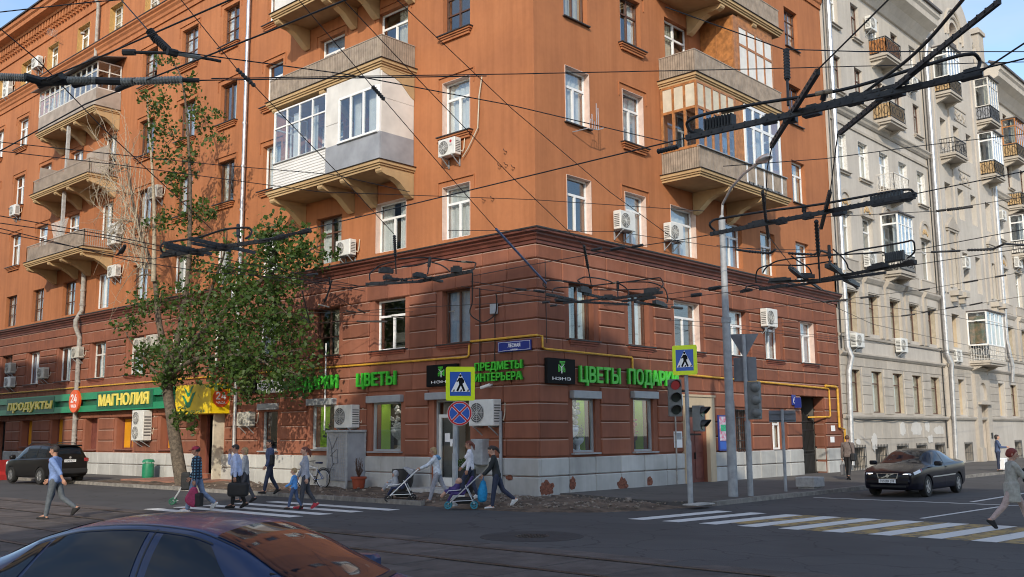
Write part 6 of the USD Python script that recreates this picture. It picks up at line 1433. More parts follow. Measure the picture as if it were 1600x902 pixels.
# ---------------------------------------------------------------- cars
class CarShape:
    """lofted body: table rows x, z_bottom, z_shoulder, z_top, half-width at shoulder, half-width at roof edge (x grows towards the front)"""
    def __init__(s, rows):
        a = np.array(sorted(rows), float); s.x0, s.x1 = a[0, 0], a[-1, 0]
        s.c = [PchipInterpolator(a[:, 0], a[:, k]) for k in range(1, 6)]
        s.T = np.arange(14.0)
    def sec(s, x):
        zb, zs, zt, ws, wt = [c(x) for c in s.c]
        mid = lambda q: ws * .94 + (wt - ws * .94) * q
        bul = np.clip((zt - zs) * .06, 0, .04)
        y = [0 * ws, ws * .80, ws * .965, ws, ws * 1.0, ws * .985, ws * .945, mid(.33) + bul * .8, mid(.66) + bul, wt + 0 * bul, wt * .86, wt * .62, wt * .3, 0 * wt]
        er = np.minimum(.055, (zt - zs) * .3)
        z = [zb, zb, zb + .05, zb + (zs - zb) * .38, zb + (zs - zb) * .72, zs - .035, zs + .004, zs + (zt - er - zs) * .33, zs + (zt - er - zs) * .68, zt - er, zt - er * .36, zt - er * .02, zt + .012, zt + .016]
        return np.stack(np.broadcast_arrays(*y), -1), np.stack(np.broadcast_arrays(*z), -1)
    def pt(s, x, t):
        x = np.atleast_1d(np.asarray(x, float)); Y, Z = s.sec(x); out = np.zeros((len(x), 3))
        for i in range(len(x)):
            tt = t[i] if np.ndim(t) else t
            out[i] = (x[i], PchipInterpolator(s.T, Y[i])(tt), PchipInterpolator(s.T, Z[i])(tt))
        return out
    def grid(s, X, Tt):
        """X: (n, m) x values, Tt: (m,) section parameters"""
        n, m = X.shape; P = np.zeros((n, m, 3))
        for j in range(m):
            Y, Z = s.sec(X[:, j]); k = int(min(12, math.floor(Tt[j]))); f = Tt[j] - k
            P[:, j, 0] = X[:, j]
            Yi = PchipInterpolator(s.T, Y, axis=1)(Tt[j]); Zi = PchipInterpolator(s.T, Z, axis=1)(Tt[j])
            P[:, j, 1] = Yi; P[:, j, 2] = Zi
        return P
    def body(s, nx=90, wheels=(), wr=.36, track=.9):
        xs_ = np.concatenate([s.x0 + (s.x1 - s.x0) * np.array([0, .004, .012]), np.linspace(s.x0 + (s.x1 - s.x0) * .022, s.x1 - (s.x1 - s.x0) * .022, nx), s.x1 - (s.x1 - s.x0) * np.array([.012, .004, 0])])
        Tt = np.linspace(0, 13, 53); P = s.grid(np.repeat(xs_[:, None], len(Tt), 1), Tt)
        L = P.copy(); R = P[:, ::-1].copy(); R[..., 1] *= -1
        ring = np.concatenate([L, R[:, 1:-1]], 1); n, m, _ = ring.shape
        v = ring.reshape(-1, 3); f = []
        for i in range(n - 1):
            a = i * m + np.arange(m); b = a + m; a2, b2 = np.roll(a, -1), np.roll(b, -1)
            f.append(np.stack([a, a2, b2], 1)); f.append(np.stack([a, b2, b], 1))
        c0, c1 = len(v), len(v) + 1
        v = np.vstack([v, ring[0].mean(0), ring[-1].mean(0)]); a = np.arange(m); a2 = np.roll(a, -1)
        f.append(np.stack([np.full(m, c0), a2, a], 1)); f.append(np.stack([np.full(m, c1), a + (n - 1) * m, a2 + (n - 1) * m], 1))
        t = trimesh.Trimesh(v, np.vstack(f), process=True); trimesh.repair.fix_normals(t)
        mm = Manifold(manifold3d.Mesh(np.asarray(t.vertices, np.float32), np.asarray(t.faces, np.uint32)))
        if mm.status() == manifold3d.Error.NoError and not mm.is_empty():
            for x in wheels:
                for sg in (-1, 1):
                    c = Manifold.cylinder(.34, wr, wr, 40).rotate([90, 0, 0]).translate([x, sg * track + .17 + (.10 if sg > 0 else -.10), .0]).translate([0, 0, s.wz])
                    mm = mm - c
            return mm
        return t
    wz = .32
    def patch(s, x0, x1, t0, t1, off=.005, nx=16, nt=10, mirror=False):
        """piece of the surface: x0, x1 may be functions of t in [0, 1] from bottom to top; returned slightly proud"""
        ts = np.linspace(0, 1, nt); X = np.zeros((nx, nt))
        for j, q in enumerate(ts):
            a = x0(q) if callable(x0) else x0; b = x1(q) if callable(x1) else x1
            X[:, j] = np.linspace(a, b, nx)
        P = s.grid(X, t0 + (t1 - t0) * ts)
        dx = np.gradient(P, axis=0); dt = np.gradient(P, axis=1); N = np.cross(dx, dt); N /= np.maximum(np.linalg.norm(N, axis=2, keepdims=True), 1e-9)
        if N[..., 1].mean() + N[..., 2].mean() < 0: N = -N
        P = P + N * off
        if mirror: P = P * np.array([1, -1, 1])
        k = np.arange(nx * nt).reshape(nx, nt); q = np.stack([k[:-1, :-1], k[1:, :-1], k[1:, 1:], k[:-1, 1:]], -1).reshape(-1, 4)
        return MB().put(P.reshape(-1, 3), q[:, ::-1] if mirror else q)
    def top_patch(s, x0, x1, t0, off=.006, nx=14):
        """patch across the middle (windscreen, rear window, roof)"""
        a = s.patch(x0, x1, t0, 13, off, nx, 9); b = s.patch(x0, x1, t0, 13, off, nx, 9, True)
        m = MB(); m.put(a.v[0], a.f[0]); m.put(b.v[0], b.f[0]); return m
def wheel(parent, x, y, r, w, sg, spokes=5):
    t = MB().lathe([(r * .62, -w / 2), (r * .93, -w / 2), (r, -w * .32), (r, w * .32), (r * .93, w / 2), (r * .62, w / 2), (r * .62, -w / 2)], 30).tr([[1, 0, 0], [0, 0, 1], [0, 1, 0]], (x, y, r))
    p = add(parent, 'wheel', t, 'rubber', 40)
    o = y + sg * w * .36
    rim = MB().lathe([(r * .56, -.01), (r * .65, -.01), (r * .65, .02), (r * .56, .02), (r * .56, -.01)], 30).lathe([(0, -.01), (r * .17, -.01), (r * .15, .025), (0, .025)], 14)
    for k in range(spokes):
        a = k * 2 * math.pi / spokes
        rim.prism([(r * .1 * math.cos(a) - r * .07 * math.sin(a), r * .1 * math.sin(a) + r * .07 * math.cos(a)), (r * .1 * math.cos(a) + r * .07 * math.sin(a), r * .1 * math.sin(a) - r * .07 * math.cos(a)),
                   (r * .6 * math.cos(a) + r * .10 * math.sin(a), r * .6 * math.sin(a) - r * .10 * math.cos(a)), (r * .6 * math.cos(a) - r * .10 * math.sin(a), r * .6 * math.sin(a) + r * .10 * math.cos(a))], -.005, .015)
    A = [[1, 0, 0], [0, 0, sg], [0, 1, 0]]
    add(p, 'rim', rim.tr(A, (x, o, r)), 'alloy', 30)
    add(p, 'hub_well', MB().lathe([(0, 0), (r * .6, 0), (r * .6, .01), (0, .01)], 24).tr(A, (x, o - sg * .03, r)), 'black_plastic')
def finish_body(root, cs, paint, wheels, wr, track):
    b = cs.body(90, wheels, wr, track)
    return add(root, 'body', b, paint, 35)
def plate(root, x, y, z, text, fwd=1, w=.52, h=.112, tilt=0.0):
    p = add(root, 'number_plate', MB().cbox(x - .006, x + .006, y - w / 2, y + w / 2, z - h / 2, z + h / 2, .003), 'sign_white')
    add(p, 'lettering', text_at(text, (x + fwd * .0065, y, z - .035), (0, fwd, 0), (0, 0, 1), .07, .002, True, w * .82, True), 'sign_black')

# --- dark blue saloon in the foreground (only its upper half is in the picture)
A_F = math.atan2((0.399, -0.917)[1], (0.399, -0.917)[0])
fc = thing('foreground_car', 'dark blue saloon car close to the viewpoint, cut off by the lower picture edge', 'car', loc=(-19.8, -14.1, 0), rz=A_F)
cs = CarShape([(-2.26, .55, .80, .86, .60, .52), (-2.20, .42, .92, .99, .78, .66), (-2.0, .28, .955, 1.045, .85, .70), (-1.70, .22, .955, 1.085, .87, .66), (-1.40, .22, .95, 1.17, .878, .595), (-1.0, .22, .94, 1.325, .885, .56), (-.6, .22, .93, 1.405, .888, .565),
               (-.2, .22, .925, 1.425, .89, .57), (.2, .22, .92, 1.40, .89, .565), (.55, .22, .915, 1.31, .888, .575), (.95, .22, .91, 1.13, .882, .64), (1.3, .22, .90, .965, .872, .70), (1.5, .22, .885, .935, .865, .71), (1.85, .24, .82, .86, .84, .66), (2.1, .30, .72, .76, .77, .58), (2.22, .40, .62, .64, .64, .48)])
finish_body(fc, cs, 'paint_navy', (1.33, -1.30), .36, .80)
for mir in (False, True):
    add(fc, 'side_window', cs.patch(lambda q: .05 + .0 * q, lambda q: .93 - .50 * q, 6.25, 8.85, .005, 20, 10, mir), 'car_glass', True)
    add(fc, 'side_window', cs.patch(lambda q: -1.02 + .16 * q, lambda q: -.07, 6.25, 8.85, .005, 18, 10, mir), 'car_glass', True)
    add(fc, 'quarter_window', cs.patch(lambda q: -1.45 + .42 * q, lambda q: -1.07 + .17 * q, 6.25, 8.75, .005, 8, 8, mir), 'car_glass', True)
    add(fc, 'window_trim', cs.patch(lambda q: -1.50, lambda q: .98, 6.05, 6.22, .007, 40, 3, mir), 'black_plastic', True)
    add(fc, 'window_trim', cs.patch(lambda q: -1.04, lambda q: .44, 8.90, 9.02, .005, 40, 3, mir), 'black_plastic', True)
    add(fc, 'door_gap', cs.patch(lambda q: -.026, lambda q: -.014, 2.4, 9.2, .0025, 2, 24, mir), 'black_plastic', True)
    add(fc, 'door_gap', cs.patch(lambda q: 1.02 - .05 * q, lambda q: 1.03 - .05 * q, 2.4, 6.0, .0025, 2, 12, mir), 'black_plastic', True)
    add(fc, 'door_handle', cs.patch(lambda q: -.30, lambda q: -.10, 4.55, 4.75, .03, 6, 3, mir), 'paint_navy', True)
    add(fc, 'roof_gutter', cs.patch(lambda q: -1.1, lambda q: .62, 9.62, 9.74, .003, 40, 3, mir), 'black_plastic', True)
    sg = -1 if mir else 1
    mp = MB().cbox(.62, .86, sg * .93, sg * 1.10, .92, 1.06, .05); add(fc, 'wing_mirror', mp, 'paint_navy', 40)
    add(fc, 'headlight', cs.patch(lambda q: 1.78, lambda q: 2.14, 4.2, 5.9, .004, 8, 5, mir), 'headlight_lens', True)
    add(fc, 'tail_light', cs.patch(lambda q: -2.2, lambda q: -1.92, 4.0, 5.7, .004, 8, 5, mir), 'tail_red', True)
    for x in (1.33, -1.30): wheel(fc, x, sg * .76, .315, .20, sg)
add(fc, 'windscreen', cs.top_patch(lambda q: 1.17 + .10 * q, lambda q: .42 - .02 * q, 9.9), 'car_glass', True)
add(fc, 'windscreen_edge', cs.top_patch(lambda q: 1.215 + .10 * q, lambda q: 1.175 + .10 * q, 9.7, .006, 3), 'black_plastic', True)
add(fc, 'rear_window', cs.top_patch(lambda q: -1.58, lambda q: -.86, 10.0), 'car_glass', True)
add(fc, 'wiper', MB().tube([(1.2, .25, .985), (1.0, .0, 1.09), (.86, -.25, 1.16)], .008, 5).tube([(1.2, -.25, .985), (1.02, -.45, 1.07), (.9, -.6, 1.12)], .008, 5), 'black_plastic')

# --- black saloon coming along the right street
vs = thing('black_car', 'black saloon with lit headlights waiting at the right crossing', 'car', loc=(8.8, -8.4, 0), rz=3.15)
cs = CarShape([(-2.29, .52, .84, .90, .66, .54), (-2.24, .40, .95, 1.02, .80, .66), (-2.0, .26, 1.0, 1.075, .87, .68), (-1.7, .21, .995, 1.10, .893, .64), (-1.35, .20, .985, 1.20, .90, .585), (-.95, .20, .97, 1.35, .902, .56), (-.5, .20, .955, 1.42, .902, .57),
               (-.1, .20, .945, 1.43, .902, .575), (.3, .20, .935, 1.385, .902, .575), (.65, .20, .93, 1.26, .90, .60), (1.0, .20, .925, 1.08, .896, .66), (1.25, .20, .915, .985, .89, .70), (1.6, .20, .88, .925, .88, .68), (2.0, .22, .80, .83, .83, .60), (2.2, .24, .73, .755, .74, .50), (2.29, .30, .66, .68, .62, .40)])
finish_body(vs, cs, 'paint_black', (1.36, -1.36), .37, .82)
for mir in (False, True):
    sg = -1 if mir else 1
    add(vs, 'side_window', cs.patch(lambda q: -.08, lambda q: .95 - .58 * q, 6.3, 8.8, .005, 14, 8, mir), 'car_glass', True)
    add(vs, 'side_window', cs.patch(lambda q: -1.3 + .5 * q, lambda q: -.17, 6.3, 8.8, .005, 14, 8, mir), 'car_glass', True)
    add(vs, 'door_gap', cs.patch(lambda q: -.13, lambda q: -.115, 2.4, 6.1, .003, 2, 14, mir), 'rubber', True)
    add(vs, 'side_strip', cs.patch(lambda q: -1.0, lambda q: 1.0, 3.42, 3.56, .012, 20, 3, mir), 'alloy', True)
    add(vs, 'wing_mirror', MB().cbox(.70, .92, sg * .92, sg * 1.12, .93, 1.07, .05), 'paint_black', 40)
    add(vs, 'headlight', MB().cbox(2.12, 2.25, sg * .40, sg * .70, .60, .735, .03).tr([[1, 0, 0], [0, 1, 0], [0, 0, 1]]), 'headlight_lens', 40)
    add(vs, 'lamp_glow', MB().cbox(2.24, 2.262, sg * .46, sg * .60, .625, .715, .01), 'lamp_on')
    add(vs, 'headlight_side', cs.patch(lambda q: 1.86, lambda q: 2.16, 4.6, 5.9, .006, 8, 5, mir), 'headlight_lens', True)
    add(vs, 'marker_lamp', cs.patch(lambda q: 1.76, lambda q: 1.85, 4.7, 5.7, .006, 4, 4, mir), 'tail_red', True)
    add(vs, 'door_handle', cs.patch(lambda q: -.40, lambda q: -.20, 4.6, 4.8, .03, 5, 3, mir), 'paint_black', True)
    for x in (1.36, -1.36): wheel(vs, x, sg * .775, .325, .21, sg)
add(vs, 'windscreen', cs.top_patch(lambda q: 1.13 + .10 * q, lambda q: .40, 9.9), 'car_glass', True)
add(vs, 'rear_window', cs.top_patch(lambda q: -1.55, lambda q: -.82, 10.0), 'car_glass', True)
gm = MB().cbox(2.27, 2.305, -.30, .30, .57, .585, .004).cbox(2.27, 2.305, -.33, .33, .715, .73, .004).bar((2.29, -.32, .72), (2.29, -.28, .575), .02, .02).bar((2.29, .32, .72), (2.29, .28, .575), .02, .02).bar((2.30, -.2, .58), (2.30, .2, .72), .015, .025)
add(vs, 'grille', MB().cbox(2.20, 2.285, -.30, .30, .585, .715, .01), 'rubber'); add(vs, 'grille_frame', gm, 'chrome')
add(vs, 'badge', MB().lathe([(0, 0), (.05, 0), (.05, .01), (0, .01)], 16).tr([[0, 0, 1], [1, 0, 0], [0, 1, 0]], (2.302, 0, .65)), 'chrome')
add(vs, 'bumper_intake', MB().cbox(2.2, 2.30, -.55, .55, .30, .38, .02), 'rubber'); add(vs, 'bumper', MB().cbox(2.1, 2.33, -.66, .66, .40, .56, .05), 'paint_black', 40)
plate(vs, 2.338, 0, .495, 'Т032ВХ 199')
add(vs, 'driver_shape', MB().sph((.25, .36, 1.12), .11).sph((.2, .36, .88), .2, 2, (.7, 1, .9)), 'room_dark')

# --- dark estate car parked half on the pavement at the left
sv = thing('parked_suv', 'dark off-road estate car parked askew on the left in front of the grocery', 'car', loc=(-5.0, 24.75, 0.03), rz=1.65)
cs = CarShape([(-2.12, .60, .98, 1.08, .72, .58), (-2.08, .45, 1.08, 1.2, .80, .60), (-1.98, .32, 1.10, 1.42, .86, .60), (-1.78, .28, 1.10, 1.60, .88, .62), (-1.3, .26, 1.09, 1.665, .90, .635), (-.6, .26, 1.07, 1.69, .905, .64), (0, .26, 1.055, 1.685, .905, .64), (.4, .26, 1.05, 1.62, .905, .635),
               (.75, .26, 1.045, 1.46, .90, .65), (1.1, .26, 1.03, 1.20, .895, .70), (1.3, .26, 1.02, 1.09, .89, .74), (1.7, .27, .97, 1.03, .87, .72), (2.0, .30, .88, .92, .80, .62), (2.15, .36, .74, .78, .70, .5)])
cs.wz = .35
finish_body(sv, cs, 'paint_dark_olive', (1.3, -1.3), .40, .82)
for mir in (False, True):
    sg = -1 if mir else 1
    add(sv, 'side_window', cs.patch(lambda q: .10, lambda q: 1.02 - .52 * q, 6.3, 8.8, .005, 12, 7, mir), 'car_glass', True)
    add(sv, 'side_window', cs.patch(lambda q: -.85, lambda q: .02, 6.3, 8.8, .005, 12, 7, mir), 'car_glass', True)
    add(sv, 'side_window', cs.patch(lambda q: -1.62 + .1 * q, lambda q: -.93, 6.3, 8.8, .005, 10, 7, mir), 'car_glass', True)
    add(sv, 'wing_mirror', MB().cbox(.78, 1.0, sg * .93, sg * 1.16, 1.04, 1.24, .05), 'paint_dark_olive', 40)
    add(sv, 'roof_rail', MB().tube([(-1.5, sg * .58, 1.66), (-1.3, sg * .58, 1.74), (.1, sg * .58, 1.75), (.35, sg * .58, 1.66)], .018, 6), 'black_plastic')
    add(sv, 'tail_light', MB().cbox(-2.13, -1.90, sg * .60, sg * .86, .92, 1.10, .04), 'tail_red', 40)
    add(sv, 'headlight', cs.patch(lambda q: 1.72, lambda q: 2.08, 4.3, 5.9, .005, 8, 5, mir), 'headlight_lens', True)
    for x in (1.3, -1.3): wheel(sv, x, sg * .80, .36, .23, sg, 7)
add(sv, 'windscreen', cs.top_patch(lambda q: 1.14, lambda q: .48, 9.9), 'car_glass', True)
add(sv, 'rear_window', cs.top_patch(lambda q: -2.055, lambda q: -1.83, 10.0, .012, 8), 'car_glass', True)
add(sv, 'roof_spoiler', MB().cbox(-2.0, -1.75, -.58, .58, 1.60, 1.66, .02), 'paint_dark_olive', 40)
plate(sv, -2.13, 0, .98, 'К 190 УС 77', -1, .52, .115)
add(sv, 'badge', MB().lathe([(0, 0), (.05, 0), (.05, .012), (0, .012)], 14).tr([[0, 0, -1], [1, 0, 0], [0, 1, 0]], (-2.115, 0, 1.12)), 'chrome')
add(sv, 'rear_bumper', MB().cbox(-2.2, -1.95, -.80, .80, .42, .66, .05), 'black_plastic', 40)
# ---------------------------------------------------------------- people
def rot(axis, a):
    c, s = math.cos(a), math.sin(a)
    return np.array({'y': [[c, 0, s], [0, 1, 0], [-s, 0, c]], 'z': [[c, -s, 0], [s, c, 0], [0, 0, 1]], 'x': [[1, 0, 0], [0, c, -s], [0, s, c]]}[axis])
_ico = trimesh.creation.icosphere(2, 1.0).vertices
def hull(*sp):
    return Manifold.hull_points(np.vstack([_ico * (np.asarray(r) if np.ndim(r) else r) + np.asarray(c) for c, r in sp]))
def union(ms):
    o = ms[0]
    for m in ms[1:]: o = o + m
    return o
def soft(m, ln=.035, it=6):
    k = m.refine_to_length(ln).to_mesh(); t = trimesh.Trimesh(np.array(k.vert_properties)[:, :3], np.array(k.tri_verts), process=True)
    if it: trimesh.smoothing.filter_taubin(t, lamb=.5, nu=.53, iterations=it)
    return t
def person(label, foot, heading, h=1.75, legs=((.35, .1), (-.35, .35)), arms=((-.3, .08, .25), (.3, .08, .25)), lean=.03, nod=0.0, turn=0.0, skin='skin', hair='hair_dark', hairstyle='short',
           top='shirt_blue', sleeve='long', bottom='denim', shoes='shoe_black', female=False, extra=None, coat=None, girth=1.0, child=False, group=None, z0=0.0, cuff=0.0):
    """foot: ground point under the body; heading: direction walked; legs ((hip, knee) left, right); arms ((forward, sideways, elbow) left, right), angles in radians"""
    s = h / 1.75
    p = thing('person', label, 'person', group=group)
    J = {}
    hd = 1.25 if child else 1.0
    pel = np.array([0, 0, .93]); B = rot('y', lean)
    tor = lambda v: pel + B @ np.asarray(v, float)
    sw = (.165 if female else .19) * (0.9 if child else 1)
    J['chest'] = tor((0, 0, .33)); J['neck'] = tor((.0, 0, .52)); H = B @ rot('y', nod) @ rot('z', turn)
    J['head'] = J['neck'] + B @ np.array([.025, 0, .155 * hd ** .5])
    for sd, k in ((1, 0), (-1, 1)):
        hip = pel + np.array([0, sd * .085, -.02]); a, b = legs[k]
        knee = hip + rot('y', -a) @ np.array([0, 0, -.43]); ank = knee + rot('y', -a + b) @ np.array([0, 0, -.40])
        J['hip', k], J['knee', k], J['ank', k] = hip, knee, ank
        fa = min(.75, max(-.2, -a + b)) if b > .2 or a < 0 else -.1 if a > .15 else 0
        F = rot('y', fa); J['heel', k] = ank + F @ np.array([-.035, 0, -.055]); J['toe', k] = ank + F @ np.array([.165, sd * .015, -.065])
        sh = tor((-.0, sd * sw, .455)); f, ab, e = arms[k]
        R1 = B @ rot('x', sd * ab) @ rot('y', -f); el = sh + R1 @ np.array([0, 0, -.285]); R2 = R1 @ rot('y', -e); wr = el + R2 @ np.array([0, 0, -.25])
        J['sh', k], J['el', k], J['wr', k], J['R2', k] = sh, el, wr, R2
    zmin = min(min(J['toe', k][2] - .03, J['heel', k][2] - .035) for k in (0, 1))
    for q in J:
        if not (isinstance(q, tuple) and q[0] == 'R2'): J[q] = J[q] - np.array([0, 0, zmin])
    Rz = rot('z', heading); org = np.array([foot[0], foot[1], z0])
    def place(t): t.vertices = (t.vertices * s) @ Rz.T + org; return t
    pelv = J['hip', 0] * .5 + J['hip', 1] * .5 + np.array([0, 0, .02])
    fw = .92 if female else 1.0
    def torso(g):
        c, n = J['chest'], J['neck']
        m = [hull((pelv + [0, .075, 0], (.105 * girth + g, .09 + g, .11)), (pelv + [0, -.075, 0], (.105 * girth + g, .09 + g, .11)), (c * .5 + pelv * .5 + [.0, .05, 0], (.10 * girth * fw + g, .085 + g, .1)), (c * .5 + pelv * .5 + [0, -.05, 0], (.10 * girth * fw + g, .085 + g, .1)))]
        m.append(hull((c * .5 + pelv * .5 + [0, .05, 0], (.10 * girth * fw + g, .085 + g, .1)), (c * .5 + pelv * .5 + [0, -.05, 0], (.10 * girth * fw + g, .085 + g, .1)), (c + [0.01, .07, 0], (.115 * girth * fw + g, .09 + g, .1)), (c + [0.01, -.07, 0], (.115 * girth * fw + g, .09 + g, .1)), (J['sh', 0] + [0, -.03, -.01], .058 + g), (J['sh', 1] + [0, .03, -.01], .058 + g), (n + [0, 0, -.02], .055 + g)))
        if female: m.append(hull((c + [.09, .07, -.02], .062 + g), (c + [0, .06, -.02], .06 + g))); m.append(hull((c + [.09, -.07, -.02], .062 + g), (c + [0, -.06, -.02], .06 + g)))
        return m
    def arm(k, g, to=1.0):
        a = [hull((J['sh', k], .056 + g), (J['el', k], .043 + g))]
        if to > 0: a.append(hull((J['el', k], .043 + g), (J['el', k] * (1 - to) + J['wr', k] * to, .043 * (1 - to) + .031 * to + g)))
        return a
    def leg(k, g, to=1.0):
        return [hull((J['hip', k] + [0, 0, .02], .092 * (girth * .4 + .6) + g), (J['knee', k], .060 + g)), hull((J['knee', k], .060 + g), (J['knee', k] + (J['ank', k] - J['knee', k]) * .3, .058 + g), (J['knee', k] * (1 - to) + J['ank', k] * to, .043 + g + cuff))]
    # skin: one continuous figure
    hc = J['head']; hr = .098 * hd
    hl = lambda v: hc + H @ (np.asarray(v, float) * hd)
    head = [hull((hl((-.018, 0, .022)), (.098 * hd, .078 * hd, .095 * hd)), (hl((.045, 0, -.065)), (.042 * hd, .046 * hd, .045 * hd)), (hl((.055, 0, .03)), (.042 * hd, .058 * hd, .06 * hd))),
            hull((J['neck'] + [0, 0, -.05], .055), (hl((-.01, 0, -.05)), .05)), hull((hl((.098, 0, .012)), .010 * hd), (hl((.118, 0, -.022)), .014 * hd), (hl((.09, 0, -.028)), .018 * hd))]
    for sd in (1, -1): head.append(hull((hl((-.005, sd * .080, .02)), (.018, .010, .026)), (hl((-.005, sd * .082, -.015)), (.012, .009, .016))))
    hands = []
    for k, sd in ((0, 1), (1, -1)):
        R2, w = J['R2', k], J['wr', k]
        at = lambda v: w + R2 @ np.asarray(v, float)
        hands.append(hull((at((0, 0, -.01)), .026), (at((.022, 0, -.075)), (.018, .014, .018)), (at((-.024, 0, -.075)), (.018, .014, .018))))
        for i, (ox, ln) in enumerate(((.030, .066), (.010, .075), (-.011, .070), (-.030, .054))):
            b = at((ox, 0, -.08)); m_ = at((ox, -sd * .012, -.08 - ln * .55)); e = at((ox, -sd * .035, -.08 - ln))
            hands.append(hull((b, .0095), (m_, .009))); hands.append(hull((m_, .009), (e, .0075)))
        hands.append(hull((at((.022, 0, -.03)), .012), (at((.048, -sd * .015, -.062)), .0105))); hands.append(hull((at((.048, -sd * .015, -.062)), .0105), (at((.052, -sd * .028, -.092)), .0085)))
    feet = [hull((J['heel', k], .036), (J['toe', k], .028), (J['ank', k], .042)) for k in (0, 1)]
    body = union(torso(-.012) + arm(0, -.004) + arm(1, -.004) + leg(0, -.010) + leg(1, -.010) + head + hands + feet)
    add(p, 'body', place(soft(body, .04, 3)), skin, True)
    # face
    fx = MB()
    for sd in (1, -1): fx.sph(hl((.088, sd * .033, .018)), .011 * hd, 1)
    add(p, 'eye', place(fx.mesh()), 'hair_dark'); mo = MB(); mo.put(_ico * np.array([.008, .024, .006]) @ H.T + hl((.088, 0, -.062)), trimesh.creation.icosphere(2, 1).faces); add(p, 'mouth', place(mo.mesh()), 'top_red')
    # clothes
    g = .010
    tops = torso(g) + [x for k in (0, 1) for x in arm(k, g + .004, {'long': .94, 'rolled': .45, 'short': 0.0}[sleeve])]
    if coat:
        zc = coat
        tops.append(hull((pelv + [0, .09, .05], (.12 + g, .10, .08)), (pelv + [0, -.09, .05], (.12 + g, .10, .08)), (pelv + [.02, .10, -zc], (.15, .11, .03)), (pelv + [-.02, -.10, -zc], (.15, .11, .03))))
    else: tops.append(hull((pelv + [0, .075, .02], (.112 * girth + g, .095 + g, .06)), (pelv + [0, -.075, .02], (.112 * girth + g, .095 + g, .06)), (pelv + [0, .07, -.05], (.108 * girth + g, .09 + g, .02)), (pelv + [0, -.07, -.05], (.108 * girth + g, .09 + g, .02))))
    add(p, 'top', place(soft(union(tops), .035, 5)), top, True)
    add(p, 'trousers', place(soft(union([hull((pelv + [0, .06, 0], (.10 * girth + .004, .085, .09)), (pelv + [0, -.06, 0], (.10 * girth + .004, .085, .09)))] + leg(0, .006, .97) + leg(1, .006, .97)), .035, 5)), bottom, True)
    for k in (0, 1):
        add(p, 'shoe', place(soft(hull((J['heel', k] + [0, 0, -.004], (.042, .038, .036)), (J['toe', k] + [0, 0, -.002], (.040, .036, .03)), (J['ank', k] + [.02, 0, -.02], .044)), .03, 2)), shoes, True)
    # hair
    hs = [hull((hl((-.028, 0, .036)), (.100 * hd, .086 * hd, .095 * hd)), (hl((.02, 0, .068)), (.062 * hd, .068 * hd, .05 * hd)))]
    if hairstyle in ('bob', 'long'): hs.append(hull((hl((-.05, 0, .02)), (.08, .092, .09)), (hl((-.055, 0, -.07)), (.06, .085, .05))))
    if hairstyle == 'pony': hs.append(hull((hl((-.12, 0, .03)), .035), (hl((-.16, 0, -.04)), .035), (hl((-.15, 0, -.17)), .018)))
    if hairstyle == 'full': hs.append(hull((hl((-.02, 0, .06)), (.11, .095, .08)), (hl((-.04, 0, .0)), (.10, .095, .08))))
    add(p, 'hair', place(soft(union(hs), .03, 3)), hair, True)
    if hairstyle == 'cap':
        c = [hull((hl((-.012, 0, .06)), (.112, .092, .07)), (hl((-.01, 0, .035)), (.110, .090, .02))), hull((hl((.10, 0, .045)), (.03, .075, .008)), (hl((.175, 0, .030)), (.02, .045, .006)))]
        add(p, 'cap', place(soft(union(c), .03, 2)), 'cap_red', True)
    def wp(v): return (np.asarray(v, float) * s) @ Rz.T + org
    return p, J, wp, place
def bag(label, parts, cat='bag'):
    b = thing('bag', label, cat)
    for nm, m, mt in parts: add(b, nm, m, mt, 30)
    return b
HD = lambda dx, dy: math.atan2(dy, dx)
RIGHT = np.array([CR[0], CR[1]]); 
LW_ = math.atan2(-CR[1], -CR[0])      # heading of someone walking leftwards across the view
def softbox(x, y, z, a, b, c, rz=0.0, r=.04):
    q = []
    for i in (-1, 1):
        for j in (-1, 1):
            for k in (-1, 1): q.append((np.array([i * (a / 2 - r), j * (b / 2 - r), k * (c / 2 - r)]) @ rot('z', rz).T + np.array([x, y, z]), r))
    return soft(hull(*q), .06, 2)
# 1 man with blue shirt, jacket over his arm
f1 = (-13.07, 4.52)
p1, J, wp, pl_ = person('man in a light blue shirt and grey trousers striding left past the parked car', f1, LW_, 1.83, ((.20, .05), (-.34, .62)), ((-.62, .12, .15), (.28, .10, .55)), .06, 0, -.1, 'skin', 'hair_dark', 'short', 'shirt_blue', 'rolled', 'trousers_grey', 'shoe_black')
w = wp(J['wr', 1]); jk = thing('jacket', 'dark jacket hanging over the arm of the man in the light blue shirt', 'jacket')
e_ = wp(J['el', 1])
add(jk, 'cloth', soft(hull((w * .75 + e_ * .25 + [0, 0, .03], .06), (w * .3 + e_ * .7 + [0, 0, .02], .06), (w * .7 + e_ * .3 - [0, 0, .55], (.07, .05, .05)), (w * .4 + e_ * .6 - [0, 0, .48], (.07, .05, .04))), .06, 3), 'cloth_navy', True)
